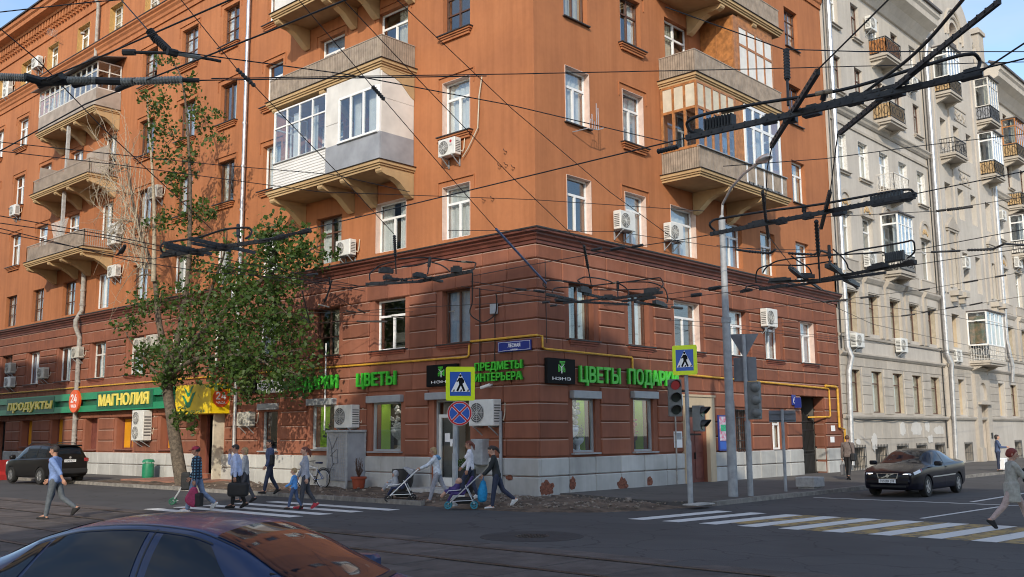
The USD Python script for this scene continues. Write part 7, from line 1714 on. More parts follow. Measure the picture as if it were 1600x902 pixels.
# 2 man with red cap and plaid shirt, trolley bag and pink rucksack
f2 = (-9.57, 3.88)
p2, J, wp, _ = person('man in a red cap and blue plaid shirt crossing the left zebra', f2, LW_, 1.78, ((.30, .12), (-.34, .55)), ((-.05, .10, .10), (.35, .15, .3)), .05, .08, 0, 'skin', 'hair_dark', 'cap', 'plaid_shirt', 'long', 'jeans_pale', 'shoe_white', cuff=.012)
w = wp(J['wr', 0])
bag('pink and black rucksack in the hand of the man with the red cap', [('sack', soft(hull((w + [0, 0, -.26], (.10, .09, .08)), (w + [.02, 0, -.60], (.17, .12, .12)), (w + [-.12, .05, -.50], (.10, .08, .12))), .06, 3), 'bag_pink'), ('side_pocket', softbox(w[0] - .12 * CR[0] + .26 * CR[0], w[1] + .14 * CR[1], w[2] - .52, .2, .2, .34, .5), 'bag_black'), ('strap', MB().tube([w + [0, 0, -.08], w + [.04, 0, -.18], w + [.03, 0, -.24]], .012, 6), 'bag_black')])
f2b = np.array((-8.26, 7.04))
tr = thing('shopping_trolley', 'small two-wheeled trolley with a black bag pulled by the man with the red cap', 'trolley', loc=(f2b[0], f2b[1], 0), rz=LW_ + .2)
add(tr, 'frame', MB().tube([(.22, .16, .1), (-.30, .12, .98)], .012, 6).tube([(.22, -.16, .1), (-.30, -.12, .98)], .012, 6).bar((-.30, -.12, .98), (-.30, .12, .98), .025, .025).bar((.22, .2, .1), (.22, -.2, .1), .02, .02).bar((.05, .15, .12), (.3, .15, .06), .02, .02), 'pole_grey')
add(tr, 'bag', softbox(-.13, 0, .68, .26, .32, .52, 0), 'bag_black', True)
for sg in (-1, 1): add(tr, 'wheel', MB().tube([(.22 + .085 * math.cos(a), sg * .21, .10 + .085 * math.sin(a)) for a in np.linspace(0, 6.283, 17)[:-1]], .016, 6, True).bar((.14, sg * .21, .1), (.3, sg * .21, .1), .012, .012).bar((.22, sg * .21, .02), (.22, sg * .21, .18), .012, .012), 'shop_green_dark')
# 3 man on the phone with a black bag
f3 = (-8.26, 4.04)
p3, J, wp, _ = person('stout man in a pale shirt and black trousers with a phone at his ear', f3, LW_ + .05, 1.76, ((.12, .08), (-.16, .30)), ((-.08, .14, .12), (.95, .25, 2.25)), .05, .2, .1, 'skin', 'hair_dark', 'short', 'shirt_pale', 'long', 'trousers_black', 'shoe_black', girth=1.3)
w = wp(J['wr', 0])
bag('black travel bag hanging from the hand of the man on the phone', [('body', softbox(w[0] + .1 * CR[0], w[1] + .1 * CR[1], w[2] - .36, .58, .24, .38, math.atan2(CR[1], CR[0]), .09), 'bag_black'), ('handle', MB().tube([w + [.16 * CR[0], .16 * CR[1], -.2], w + [.05 * CR[0], .05 * CR[1], -.06], w + [0, 0, -.07], w + [-.1 * CR[0], -.1 * CR[1], -.2]], .013, 6), 'bag_black')])
w = wp(J['wr', 1]); solo('phone', MB().cbox(w[0] - .012, w[0] + .012, w[1] - .035, w[1] + .035, w[2] + .02, w[2] + .15, .006), 'black_plastic', 'mobile phone at the ear of the stout man in the pale shirt', 'phone')
# 3b woman hidden behind him
f3b = (-6.77, 5.94)
person('woman almost hidden behind the stout man, brown hair and pale bag showing', f3b, LW_ + .1, 1.66, ((.2, .1), (-.2, .3)), ((.1, .1, .2), (-.1, .1, .3)), .03, 0, 0, 'skin', 'hair_blond', 'bob', 'cloth_grey', 'long', 'trousers_dark', 'shoe_black', True)
# 4 man in a checked blue shirt
f4 = (-4.85, 7.5)
p4_, J, wp, _ = person('bearded man in a checked blue shirt on the earth strip by the salon window', f4, LW_ + .55, 1.78, ((.30, .12), (-.22, .32)), ((.25, .12, .35), (-.12, .12, .15)), .03, .1, .1, 'skin', 'hair_dark', 'short', 'navy_check', 'long', 'denim_dark', 'shoe_black', z0=.10)
w = wp(J['el', 0]); bag('black shoulder bag at the side of the man in the checked blue shirt', [('body', softbox(w[0] + .06, w[1] - .03, w[2] - .02, .12, .28, .34, LW_), 'bag_black')])
# 5 boy, 6 woman in grey hoodie
person('small fair-haired boy in a bright blue jumper crossing the zebra beside the woman in grey', (-7.54, 2.29), LW_ - .1, 1.10, ((.32, .12), (-.22, .35)), ((.35, .10, .7), (.2, .2, .5)), .02, .1, 0, 'skin_pale', 'hair_blond', 'full', 'boy_blue', 'long', 'denim', 'shoe_black', child=True)
person('woman in a grey hooded jacket over a red top leading the small boy', (-7.22, 2.24), LW_ + .25, 1.70, ((.18, .08), (-.20, .38)), ((-.1, .10, .1), (.25, .18, .2)), .02, .1, .2, 'skin_pale', 'hair_auburn', 'pony', 'hoodie_grey', 'long', 'trousers_dark', 'shoe_red', True)
# 7 woman pushing the white stroller
f7 = (-3.22, 1.2)
p7, J, wp, _ = person('woman in a white jacket with a blue hood pushing a white stroller', f7, LW_, 1.68, ((.30, .05), (-.42, .35)), ((.95, .06, .35), (.92, .06, .38)), .16, .05, 0, 'skin', 'hair_blond', 'bob', 'jacket_white', 'long', 'leggings_grey', 'shoe_white', True)
hood = thing('scarf_hood', 'light blue hood lying on the shoulders of the woman with the white stroller', 'hood')
nk = wp(J['neck']); add(hood, 'cloth', soft(hull((nk + [.06 * CR[0], .06 * CR[1], -.02], (.10, .10, .06)), (nk + [.13 * CR[0], .13 * CR[1], -.07], .06)), .04, 3), 'hood_blue', True)
def stroller(label, base, rz, frame, seat, wheelm, doll, wheels4=True, canopy=None, hand_h=1.02):
    t = thing('stroller', label, 'stroller', loc=(base[0], base[1], base[2]), rz=rz)
    fr = MB()
    for sg in (-1, 1):
        y = sg * .23
        fr.tube([(-.52, y, hand_h), (-.42, y, hand_h - .08), (.36, y, .12)], .016, 7); fr.tube([(-.10, y, .62), (-.34, y, .14)], .014, 7); fr.tube([(-.30, y, .22), (.30, y, .2)], .011, 6)
        fr.tube([(.02, y, .50), (.34, y, .48), (.40, y, .40)], .011, 6)
    fr.bar((-.52, -.25, hand_h), (-.52, .25, hand_h), .035, .035); fr.bar((.36, -.23, .12), (.36, .23, .12), .025, .025); fr.bar((-.34, -.23, .14), (-.34, .23, .14), .025, .025)
    add(t, 'frame', fr, frame, 30)
    add(t, 'seat', soft(union([hull(((-.28, .17, .82), .035), ((-.28, -.17, .82), .035), ((-.05, .18, .40), .04), ((-.05, -.18, .40), .04)), hull(((-.05, .18, .40), .04), ((-.05, -.18, .40), .04), ((.25, .17, .40), .035), ((.25, -.17, .40), .035)), hull(((.25, .17, .40), .035), ((.25, -.17, .40), .035), ((.36, .15, .22), .03), ((.36, -.15, .22), .03))]), .06, 2), seat, True)
    add(t, 'basket', soft(hull(((-.28, .18, .26), .04), ((-.28, -.18, .26), .04), ((.18, .17, .24), .04), ((.18, -.17, .24), .04), ((-.2, .15, .16), .03), ((.1, -.15, .16), .03), ((-.2, -.15, .16), .03), ((.1, .15, .16), .03)), .06, 2), 'bag_black', True)
    for x in (.36, -.34):
        for sg in (-1, 1):
            for d in ((-.03, .03) if wheels4 else (0,)):
                y = sg * .235 + d; R = .085
                wmesh = MB().tube([(x + R * math.cos(a), y, R + .012 + R * math.sin(a)) for a in np.linspace(0, 6.283, 19)[:-1]], .017, 6, True)
                for a in np.linspace(0, 2.1, 3): wmesh.bar((x - R * math.cos(a), y, R + .012 - R * math.sin(a)), (x + R * math.cos(a), y, R + .012 + R * math.sin(a)), .014, .014)
                add(t, 'wheel', wmesh, wheelm, 30)
    if canopy: add(t, 'canopy', soft(hull(((-.36, .20, .90), .03), ((-.36, -.20, .90), .03), ((-.12, .20, .98), .03), ((-.12, -.20, .98), .03), ((-.30, .2, .80), .03), ((-.30, -.2, .80), .03)), .06, 2), canopy, True)
    return t
hm = (wp(J['wr', 0]) + wp(J['wr', 1])) / 2
dirv = np.array([math.cos(LW_), math.sin(LW_), 0])
st1 = stroller('white-framed stroller with grey and navy cloth pushed by the woman in the white jacket', (hm[0] + dirv[0] * .60, hm[1] + dirv[1] * .60, .05), LW_, 'sign_white', 'cloth_navy', 'black_plastic', None, True, 'cloth_grey', max(.9, hm[2] - .08))
b0 = np.array([hm[0] + dirv[0] * .78, hm[1] + dirv[1] * .78, .05])
ch1 = thing('child', 'small child in pale grey sitting in the white stroller', 'person')
add(ch1, 'body', soft(union([hull((b0 + [0, 0, .80], .085), (b0 + dirv * .03 + [0, 0, .76], .06)), hull((b0 + [0, 0, .68], .07), (b0 + [0, 0, .48], .10)), hull((b0 + [0, 0, .46], .07), (b0 + dirv * .26 + [0, 0, .48], .05)), hull((b0 + dirv * .26 + [0, 0, .48], .05), (b0 + dirv * .36 + [0, 0, .34], .045)), hull((b0 + [0, 0, .64], .045), (b0 + dirv * .22 + [0, 0, .55], .035))]), .04, 3), 'skin_pale', True)
add(ch1, 'clothes', soft(union([hull((b0 + [0, 0, .67], .085), (b0 + [0, 0, .48], .115)), hull((b0 + [0, 0, .46], .08), (b0 + dirv * .26 + [0, 0, .48], .06)), hull((b0 + dirv * .26 + [0, 0, .48], .06), (b0 + dirv * .34 + [0, 0, .36], .05)), hull((b0 + [0, 0, .64], .055), (b0 + dirv * .18 + [0, 0, .57], .045))]), .04, 3), 'cloth_grey', True)
add(ch1, 'cap', soft(hull((b0 - dirv * .012 + [0, 0, .83], .09), (b0 - dirv * .02 + [0, 0, .79], .088)), .04, 2), 'cloth_grey', True)
# 8 and 9 women with the blue stroller
f8 = (-2.56, 0.47)
person('dark-haired woman in a white top and blue jeans behind the pedestrian sign post', f8, LW_ - .05, 1.72, ((.55, .55), (-.15, .2)), ((.0, .1, .3), (.3, .1, .5)), .04, .1, 0, 'skin', 'hair_auburn', 'pony', 'top_white', 'long', 'denim_dark', 'shoe_white', True, z0=.08)
f9 = (-4.05, -2.03)
p9, J, wp, _ = person('woman in a black jacket with a long dark ponytail pushing a blue folding stroller', f9, LW_, 1.72, ((.18, .05), (-.40, .50)), ((.55, .05, .40), (.50, .05, .42)), .16, .35, 0, 'skin_pale', 'hair_dark', 'pony', 'jacket_black', 'long', 'denim_dark', 'shoe_white', True)
hm = (wp(J['wr', 0]) + wp(J['wr', 1])) / 2
st2 = stroller('folding stroller with teal wheels and purple seat pushed by the woman in black', (hm[0] + dirv[0] * .60, hm[1] + dirv[1] * .60, .03), LW_, 'alloy', 'cloth_purple', 'wheel_teal', None, False, None, max(.9, hm[2] - .04))
b0 = np.array([hm[0] + dirv[0] * .72, hm[1] + dirv[1] * .72, .02])
ch2 = thing('child', 'child in purple lying back in the folding stroller with teal wheels', 'person')
add(ch2, 'body', soft(union([hull((b0 - dirv * .05 + [0, 0, .74], .085), (b0 + [0, 0, .70], .06)), hull((b0 + [0, 0, .62], .07), (b0 + dirv * .06 + [0, 0, .48], .10)), hull((b0 + dirv * .08 + [0, 0, .46], .07), (b0 + dirv * .3 + [0, 0, .46], .05)), hull((b0 + dirv * .3 + [0, 0, .46], .05), (b0 + dirv * .42 + [0, 0, .34], .045))]), .04, 3), 'skin_pale', True)
add(ch2, 'clothes', soft(union([hull((b0 + [0, 0, .61], .085), (b0 + dirv * .06 + [0, 0, .48], .115)), hull((b0 + dirv * .08 + [0, 0, .46], .08), (b0 + dirv * .3 + [0, 0, .46], .06)), hull((b0 + [0, 0, .58], .05), (b0 + dirv * .2 + [0, 0, .54], .04))]), .04, 3), 'cloth_purple', True)
bq = hm + dirv * .02; bag('bright blue bag hanging from the handle of the folding stroller', [('sack', soft(hull((bq + [0, 0, -.20], (.07, .07, .05)), (bq + dirv * .02 + [0, 0, -.46], (.15, .13, .12)), (bq + dirv * .03 + [0, 0, -.66], (.13, .12, .08))), .06, 3), 'bag_blue'), ('strap', MB().tube([bq + [0, 0, -.02], bq + [0, 0, -.18]], .015, 6), 'bag_blue')])
# 10 man walking away
f10 = (14.19, -3.76)
p10, J, wp, _ = person('man in a brown jacket seen from behind with two bags beside the gateway pier', f10, .15, 1.74, ((.22, .1), (-.28, .30)), ((.05, .12, .15), (-.1, .10, .1)), .03, .05, 0, 'skin', 'hair_brown', 'short', 'jacket_taupe', 'long', 'trousers_black', 'shoe_black', girth=1.2, z0=.12)
w = wp(J['wr', 1]); bag('black shoulder bag on the right hip of the man in the brown jacket', [('body', softbox(w[0] - .02, w[1] + .02, w[2] + .02, .34, .18, .30, .15, .06), 'bag_black'), ('strap', MB().tube([w + [0, .05, .15], wp(J['sh', 1]) + [-.12, .05, 0], wp(J['sh', 1]) + [-.05, .12, .08]], .016, 5), 'bag_black')])
w = wp(J['wr', 0]); bag('dark carrier bag in the left hand of the man in the brown jacket', [('body', softbox(w[0], w[1], w[2] - .48, .30, .12, .42, .15, .03), 'bag_grey'), ('handle', MB().tube([w + [.08, 0, -.28], w + [0, 0, -.08], w + [-.08, 0, -.28]], .01, 5), 'bag_grey')])
# 11 woman in denim far away
person('dark-haired woman in a denim jacket standing by the grey house near the right edge', (25.36, -5.93), HD(.5, -1), 1.68, ((.03, .02), (-.03, .02)), ((.45, .1, 1.1), (.4, .1, 1.2)), 0, 0, 0, 'skin_pale', 'hair_dark', 'long', 'denim', 'long', 'denim_dark', 'shoe_black', True, z0=.12)
bg_ = (27.01, -5.6); solo('sack', softbox(bg_[0], bg_[1], .42, .45, .35, .55), 'sign_white', 'white bag standing beside the woman in denim', 'bag')
# 12 red-haired woman crossing at the right edge
f12 = np.array((-1.47, -14.26))
p12, J, wp, _ = person('red-haired woman in a pale grey cardigan and pink leggings crossing at the right picture edge', (f12[0], f12[1]), math.atan2(CR[1], CR[0]) - .1, 1.70, ((.55, .30), (-.52, .25)), ((.75, .0, 1.5), (.7, .0, 1.55)), .06, .15, -.35, 'skin_pale', 'hair_red', 'full', 'coat_grey', 'long', 'leggings_pink', 'shoe_black', True, coat=.30)
w = (wp(J['wr', 0]) + wp(J['wr', 1])) / 2; bag('black handbag under the folded arms of the red-haired woman', [('body', softbox(w[0] + .05, w[1], w[2] - .14, .16, .34, .30, .3, .05), 'bag_black')])
# ---------------------------------------------------------------- bicycle
gx, gy = (1.82, 12.14)
bk = thing('bicycle', 'white and blue bicycle leaning against the steel cabinet', 'bicycle', loc=(-1.45, 9.75, .09), rz=math.radians(97))
R = .335
def bw_(x):
    m = MB().tube([(x + R * math.cos(a), 0, R + .02 + R * math.sin(a)) for a in np.linspace(0, 6.283, 33)[:-1]], .022, 7, True)
    p = add(bk, 'wheel', m, 'rubber', True); q = MB().tube([(x + (R - .03) * math.cos(a), 0, R + .02 + (R - .03) * math.sin(a)) for a in np.linspace(0, 6.283, 33)[:-1]], .010, 5, True).cyl((x, -.04, R + .02), (x, .04, R + .02), .022, 8)
    for i in range(18): a = i * math.pi / 9; q.bar((x, 0, R + .02), (x + (R - .03) * math.cos(a), 0, R + .02 + (R - .03) * math.sin(a)), .003, .003)
    add(p, 'rim', q, 'alloy')
bw_(.54); bw_(-.50)
bb = (-.06, 0, .30); hdp, hdl = (.36, 0, .82), (.39, 0, .70); sp_ = (-.20, 0, .78); ra = (-.50, 0, R + .02)
add(bk, 'frame', MB().tube([hdl, bb], .024, 8).tube([hdp, (-.17, 0, .72)], .021, 8).tube([bb, sp_], .02, 8).tube([hdp, hdl], .024, 8), 'bike_white', 30)
add(bk, 'rear_frame', MB().tube([bb, (-.5, .05, R + .02)], .012, 6).tube([bb, (-.5, -.05, R + .02)], .012, 6).tube([(-.17, 0, .70), (-.5, .05, R + .02)], .011, 6).tube([(-.17, 0, .70), (-.5, -.05, R + .02)], .011, 6), 'bike_blue', 30)
add(bk, 'fork', MB().tube([hdl, (.42, .05, .62), (.54, .05, R + .02)], .015, 6).tube([hdl, (.42, -.05, .62), (.54, -.05, R + .02)], .015, 6), 'black_plastic', 30)
add(bk, 'handlebar', MB().tube([(.36, 0, .82), (.34, 0, .96)], .016, 6).tube([(.27, -.32, .98), (.34, -.1, .97), (.34, .1, .97), (.27, .32, .98)], .014, 6), 'black_plastic')
add(bk, 'saddle', soft(hull(((-.36, .06, .92), .035), ((-.36, -.06, .92), .035), ((-.10, 0, .92), .025)), .05, 2), 'cloth_navy', True); add(bk, 'seat_post', MB().cyl((-.20, 0, .76), (-.23, 0, .90), .015, 6), 'alloy')
add(bk, 'crank', MB().lathe([(0, -.01), (.09, -.01), (.09, .01), (0, .01)], 16).tr([[1, 0, 0], [0, 0, 1], [0, 1, 0]], (-.06, -.05, .30)).bar((-.06, -.08, .30), (.06, -.08, .18), .02, .015).bar((-.06, .08, .30), (-.18, .08, .42), .02, .015).cbox(.02, .1, -.16, -.08, .16, .19, .008).cbox(-.22, -.14, .08, .16, .41, .44, .008), 'black_plastic')
add(bk, 'mudguard', MB().tube([(-.5 + (R + .05) * math.cos(a), 0, R + .02 + (R + .05) * math.sin(a)) for a in np.linspace(.6, 2.6, 12)], .018, 5), 'black_plastic')
# ---------------------------------------------------------------- the street tree before the left front
TX = -2.95
def tp_(p, dx=0.0): return np.array([TX + dx, p[0], p[1]])
trt = thing('street_tree', 'leaning poplar with dense lower crown and thin sparse top before the left front', 'tree')
def limb(pts, r0, r1, mat='bark', name='branch', par=None, n=8, smooth=True):
    P = np.array(pts, float); tt = np.linspace(0, 1, len(P)); f = [PchipInterpolator(tt, P[:, k]) for k in range(3)]
    q = np.linspace(0, 1, max(8, len(P) * 4)); c = np.stack([g(q) for g in f], 1)
    return add(par or trt, name, MB().tube(c, r0 + (r1 - r0) * q ** .8, n), mat, smooth)
L_ = lambda px: px
TP = [(16.53, 0.1), (17.05, 1.42), (17.58, 2.86), (18, 4.06), (18, 5.27)]
limb([tp_(TP[0]) - [0, 0, .15]] + [tp_(p) for p in TP], .31, .19, name='trunk', n=14)
rt = random.Random(21)
ends = []
def br_(pts, r0, r1, dx0=0.0, dx1=0.0, mat='bark'):
    n = len(pts); P = [tp_(p, dx0 + (dx1 - dx0) * i / (n - 1)) for i, p in enumerate(pts)]; limb(P, r0, r1, mat); ends.append(P)
br_([(17.98, 5.13), (19.18, 6.99), (19.88, 9.03), (21.49, 11.12), (22.75, 13.28), (23.49, 14.8)], .17, .03, 0, .4)
br_([(19.62, 8.72), (19.66, 11), (19.93, 13.37), (20.39, 15.83), (20.65, 17.41)], .12, .025, 0, -.2, 'bark_pale')
br_([(17.87, 4.99), (17.12, 6.82), (16.82, 8.95), (16.93, 11.71), (17.36, 14.6), (18.13, 17.37), (19.25, 18.71)], .16, .02, 0, .2)
br_([(17.95, 4.73), (15.69, 6.18), (12.93, 7.47), (10.37, 8.42), (8.38, 8.88)], .15, .03, 0, .6)
br_([(17.93, 4.46), (15.13, 5.11), (11.9, 5.04), (9.17, 4.19)], .12, .03, 0, -.5)
br_([(17.93, 4.46), (16.67, 5.72), (14.21, 5.81), (11.51, 5.87)], .11, .03, 0, .9)
br_([(16.2, 6.22), (14.37, 8.14), (13.27, 9.29), (12.85, 10.01)], .08, .02, .1, -.6)
br_([(18.01, 4.2), (19.6, 5.36), (20.57, 6.54)], .07, .02, 0, -.7)
br_([(19.88, 9.03), (21.12, 9.17), (22, 8.98)], .05, .015, 0, .3)
# bare twigs on the left
tw = MB()
starts = [((21.98, 11.79), .03), ((22.75, 13.28), .025), ((21.26, 10.65), .03), ((20.37, 9.37), .03), ((23.34, 14.61), .02)]
for i in range(120):
    (u, z), r = starts[i % 5]; x = TX + rt.uniform(-.4, .6); a = rt.uniform(-.5, 1.6); P = []; dx = rt.uniform(-.35, .35)
    ln = rt.uniform(1.6, 5.2) * (1 if i % 4 else .6)
    for k in range(9):
        P.append((x + dx * k * .25, u, z)); a += rt.gauss(0, .22) - .05
        u += math.cos(a) * ln / 8; z += math.sin(a) * ln / 8
    q_ = np.array(P); tw.tube(q_, np.linspace(.022, .006, 9), 4)
    for j in range(2):
        k = rt.randint(2, 6); b = a + rt.uniform(-1.2, 1.2); s = q_[k]; tw.tube([s, s + np.array([rt.uniform(-.2, .2), math.cos(b) * .5, math.sin(b) * .5]), s + np.array([rt.uniform(-.4, .4), math.cos(b + .3) * 1.1, math.sin(b + .3) * 1.1])], [.010, .008, .004], 4)
tag(add(trt, 'bare_twigs', tw, 'bark_pale'), kind='stuff')
# leaves: clumps along the limbs, dense below, thin above; (px centre on the tree's plane, radius m, count)
CL = [((10.38, 8.67), 1.25, 620), ((13.21, 8.39), 1.05, 520), ((8.82, 8.11), .85, 330), ((16.3, 7.55), 1.1, 420), ((18.97, 7.67), .9, 230), ((14.47, 6.09), 1.5, 900), ((11.53, 6.11), 1.5, 880), ((16.9, 5.34), 1.05, 560), ((10.2, 4.82), 1.3, 700), ((13.21, 4.62), 1.0, 520),
      ((8.9, 4.18), .75, 260), ((19.6, 5.36), .9, 330), ((20.92, 7.14), .8, 170), ((16.43, 2.71), .48, 170), ((18.03, 4.47), .6, 240), ((7.79, 8.45), .6, 120), ((10.01, 9.47), .8, 230), ((11.16, 7.42), 1.2, 480), ((9.55, 6.42), 1.0, 330), ((11.64, 4.18), .9, 300),
      ((17.35, 11.08), .9, 300), ((18.37, 14.95), 1.15, 330), ((19.66, 16.87), .8, 150), ((16.48, 15.54), .8, 130), ((17.46, 17.2), .75, 110), ((19.24, 18.55), .55, 60), ((20.85, 17), .5, 60), ((15.27, 14.29), .5, 50), ((18.41, 12.81), .6, 110), ((15.67, 11.36), .55, 80), ((17.54, 13.5), .8, 150), ((14.84, 15.3), .4, 26), ((19.29, 11.38), .5, 60), ((17.08, 9.66), .7, 120)]
lv, lf, n0 = [], [], 0
sub = MB()
for (u, z), r, cnt in CL:
    ns = max(4, cnt // 20); subs = []
    for k in range(ns):
        d = np.array([rt.gauss(0, 1) * 1.0, rt.gauss(0, 1), rt.gauss(0, 1) * .85]); d *= rt.random() ** .4 / np.linalg.norm(d); c = np.array([TX, u, z]) + d * r * np.array([1.15, 1, 1]); subs.append(c)
        if k % 2 == 0: sub.tube([np.array([TX, u, z]), (np.array([TX, u, z]) + c) / 2 + np.array([0, 0, .1]), c], [.018, .012, .005], 4)
    for i in range(int(cnt * 1.25)):
        c = subs[rt.randrange(ns)] + np.array([rt.gauss(0, 1) for _ in range(3)]) * r * .24
        nn = np.array([rt.gauss(-.3, 1), rt.gauss(0, 1), rt.gauss(.5, 1)]); nn /= np.linalg.norm(nn); e = np.cross(nn, [rt.gauss(0, 1) for _ in range(3)]); e /= np.linalg.norm(e); g = np.cross(nn, e); s = rt.uniform(.055, .11)
        lv += [c - e * s, c + g * s * .75 + e * s * .1, c + e * s * 1.15, c - g * s * .75 + e * s * .1]; lf += [(n0, n0 + 1, n0 + 2), (n0, n0 + 2, n0 + 3)]; n0 += 4
tag(add(trt, 'twigs', sub, 'bark'), kind='stuff')
tag(add(trt, 'crown', (np.array(lv), np.array(lf)), 'leaf_green'), kind='stuff')
# ---------------------------------------------------------------- overhead line of the trolleybus and tram crossing
def wire(label, pts, r=.011, sag=0.0, group=None, mat='wire_black', name='overhead_wire'):
    P = [np.array(p, float) for p in pts]; Q = []
    for a, b in zip(P[:-1], P[1:]):
        n = 2 if not sag else 9
        for i in range(n - (0 if b is P[-1] else 1)):
            t = i / (n - 1); Q.append(a + (b - a) * t - np.array([0, 0, sag * 4 * t * (1 - t)]))
    return solo(name, MB().tube(Q, r, 5), mat, label, 'wire', group)
def insul(mb_, a, b, r=.03, ribs=8):
    """ribbed insulator rod between two points"""
    a, b = np.array(a, float), np.array(b, float); n = ribs * 4; pts, rr = [], []
    for i in range(n + 1): pts.append(a + (b - a) * i / n); rr.append(r * (1.0 if i % 4 in (1, 2) else .72))
    return mb_.tube(pts, rr, 8)
CZW = 6.0
# contact wires: straight pairs
wire('contact wire running along the left street above the near tram rail', [(-12.4, -17.3, 6.0), (-12.4, -45, 6.0)], .010)
A0, A1 = (-12.49, -2.7, 6), (-12.48, -13.67, 6)
wire('long black contact wire from the left wire crossing to the big near crossing', [A0, A1], .0105)
wire('contact wire leaving the big near crossing to the right picture edge', [(-12.29, -17.43, 6), (-13.16, -18.38, 6)], .0105)
for k, (lb, a) in enumerate((
  ('contact wire rising from the left picture edge across the top balcony to the roof line', [(-18.7, -5.86, 6), (-18.77, -9.18, 6), (-18.66, -10.5, 6), (-18.48, -12.64, 6), (-18.37, -14.29, 6)]),
  ('contact wire rising steeply across the band cornice at the top left', [(-19.48, -9.55, 6), (-19.33, -10.82, 6), (-19.14, -13.01, 6), (-19.1, -13.58, 6)]),
  ('uppermost of the wires fanning in from the left edge below the balconies', [(-17.35, -2.06, 6), (-14.63, -1.63, 6), (-12.79, -1.14, 6), (-7.1, 0.19, 6)]),
  ('second of the wires fanning in from the left edge below the balconies', [(-17.1, -1.38, 6), (-14.84, -1.41, 6), (-11.76, -0.19, 6), (-6.36, 0.83, 6)]),
  ('third of the wires fanning in from the left edge below the balconies', [(-16.98, -1.02, 6), (-13.32, 0.75, 6), (-11.24, 0.98, 6), (-8.07, 0.04, 6)]),
  ('lowest dark wire fanning in from the left edge to the tree', [(-16.8, -0.53, 6), (-13.68, 0.31, 6), (-12.99, 0.19, 6), (-13.01, -0.37, 6)]),
  ('wire from the middle crossing to the lamp post side, upper one', [(-6.11, -3.22, 6), (-6.3, -5.35, 6), (-6.43, -8.44, 6), (-6.37, -9.62, 6), (-6.41, -10.34, 6)]),
  ('contact wire from the second right crossing to the right picture edge', [(-6.98, -14.66, 6), (-7.3, -16.7, 6)]),
  ('contact wire from the third right crossing to the right picture edge', [(-1.61, -12.61, 6), (-2.45, -15.4, 6)]),
  ('lower contact wire from the third right crossing to the right picture edge', [(0.48, -11.26, 6), (-0.18, -14.8, 6)]),
  ('contact wire from the centre crossing past the lamp post to the third right crossing', [(0.3, -4.74, 6), (0.12, -6.35, 6), (0.19, -7.9, 6)]),
  ('lower contact wire from the centre crossing past the lamp post to the third right crossing', [(1.23, -4.11, 6), (1.28, -6.07, 6), (1.22, -7.25, 6)]),
  ('wire between the middle and the centre crossing, upper one', [(-5.49, -2.49, 6), (-2.46, -2.43, 6)]),
  ('wire between the middle and the centre crossing, lower one', [(-5.03, -1.66, 6), (-1.5, -1.86, 6)]),
  ('slack wire from the ladder-like crossing down through the tree crown', [(-11.92, -1.9, 6), (-9.28, -0.25, 6), (-4.38, 3.6, 5.9)]),
  ('wire from the left fan through the tree crown to the middle crossing', [(-11.62, 0.05, 6), (-7.48, 1.4, 6), (-6.62, -0.44, 6)]),
  ('wire from the centre crossing to the left ending at the first-floor sleeves', [(-1.06, -1.49, 6), (-2.47, 1.54, 6), (-3.67, 4.49, 6)]),
  ('wire from the tree to the middle crossing, upper one', [(-8.6, 0.71, 6), (-6.84, 0.11, 6)]),
  ('diagonal wire running off the big near crossing to the upper right, thin one', [(-13.62, -16.11, 6), (-14.98, -17.53, 6)]),
  ('diagonal wire dropping from the big near crossing to the second right crossing', [(-11.39, -14.39, 6), (-10.3, -13.72, 6), (-7.6, -12.22, 6), (-5.23, -11.05, 6), (-1.24, -9.56, 6)]),
  ('diagonal wire dropping from the thick near bar to the second right crossing', [(-11.32, -15.32, 6), (-8.15, -13.73, 6), (-5.37, -12.2, 6), (-0.81, -9.99, 6)]),
 )): wire(lb, a, .0095)
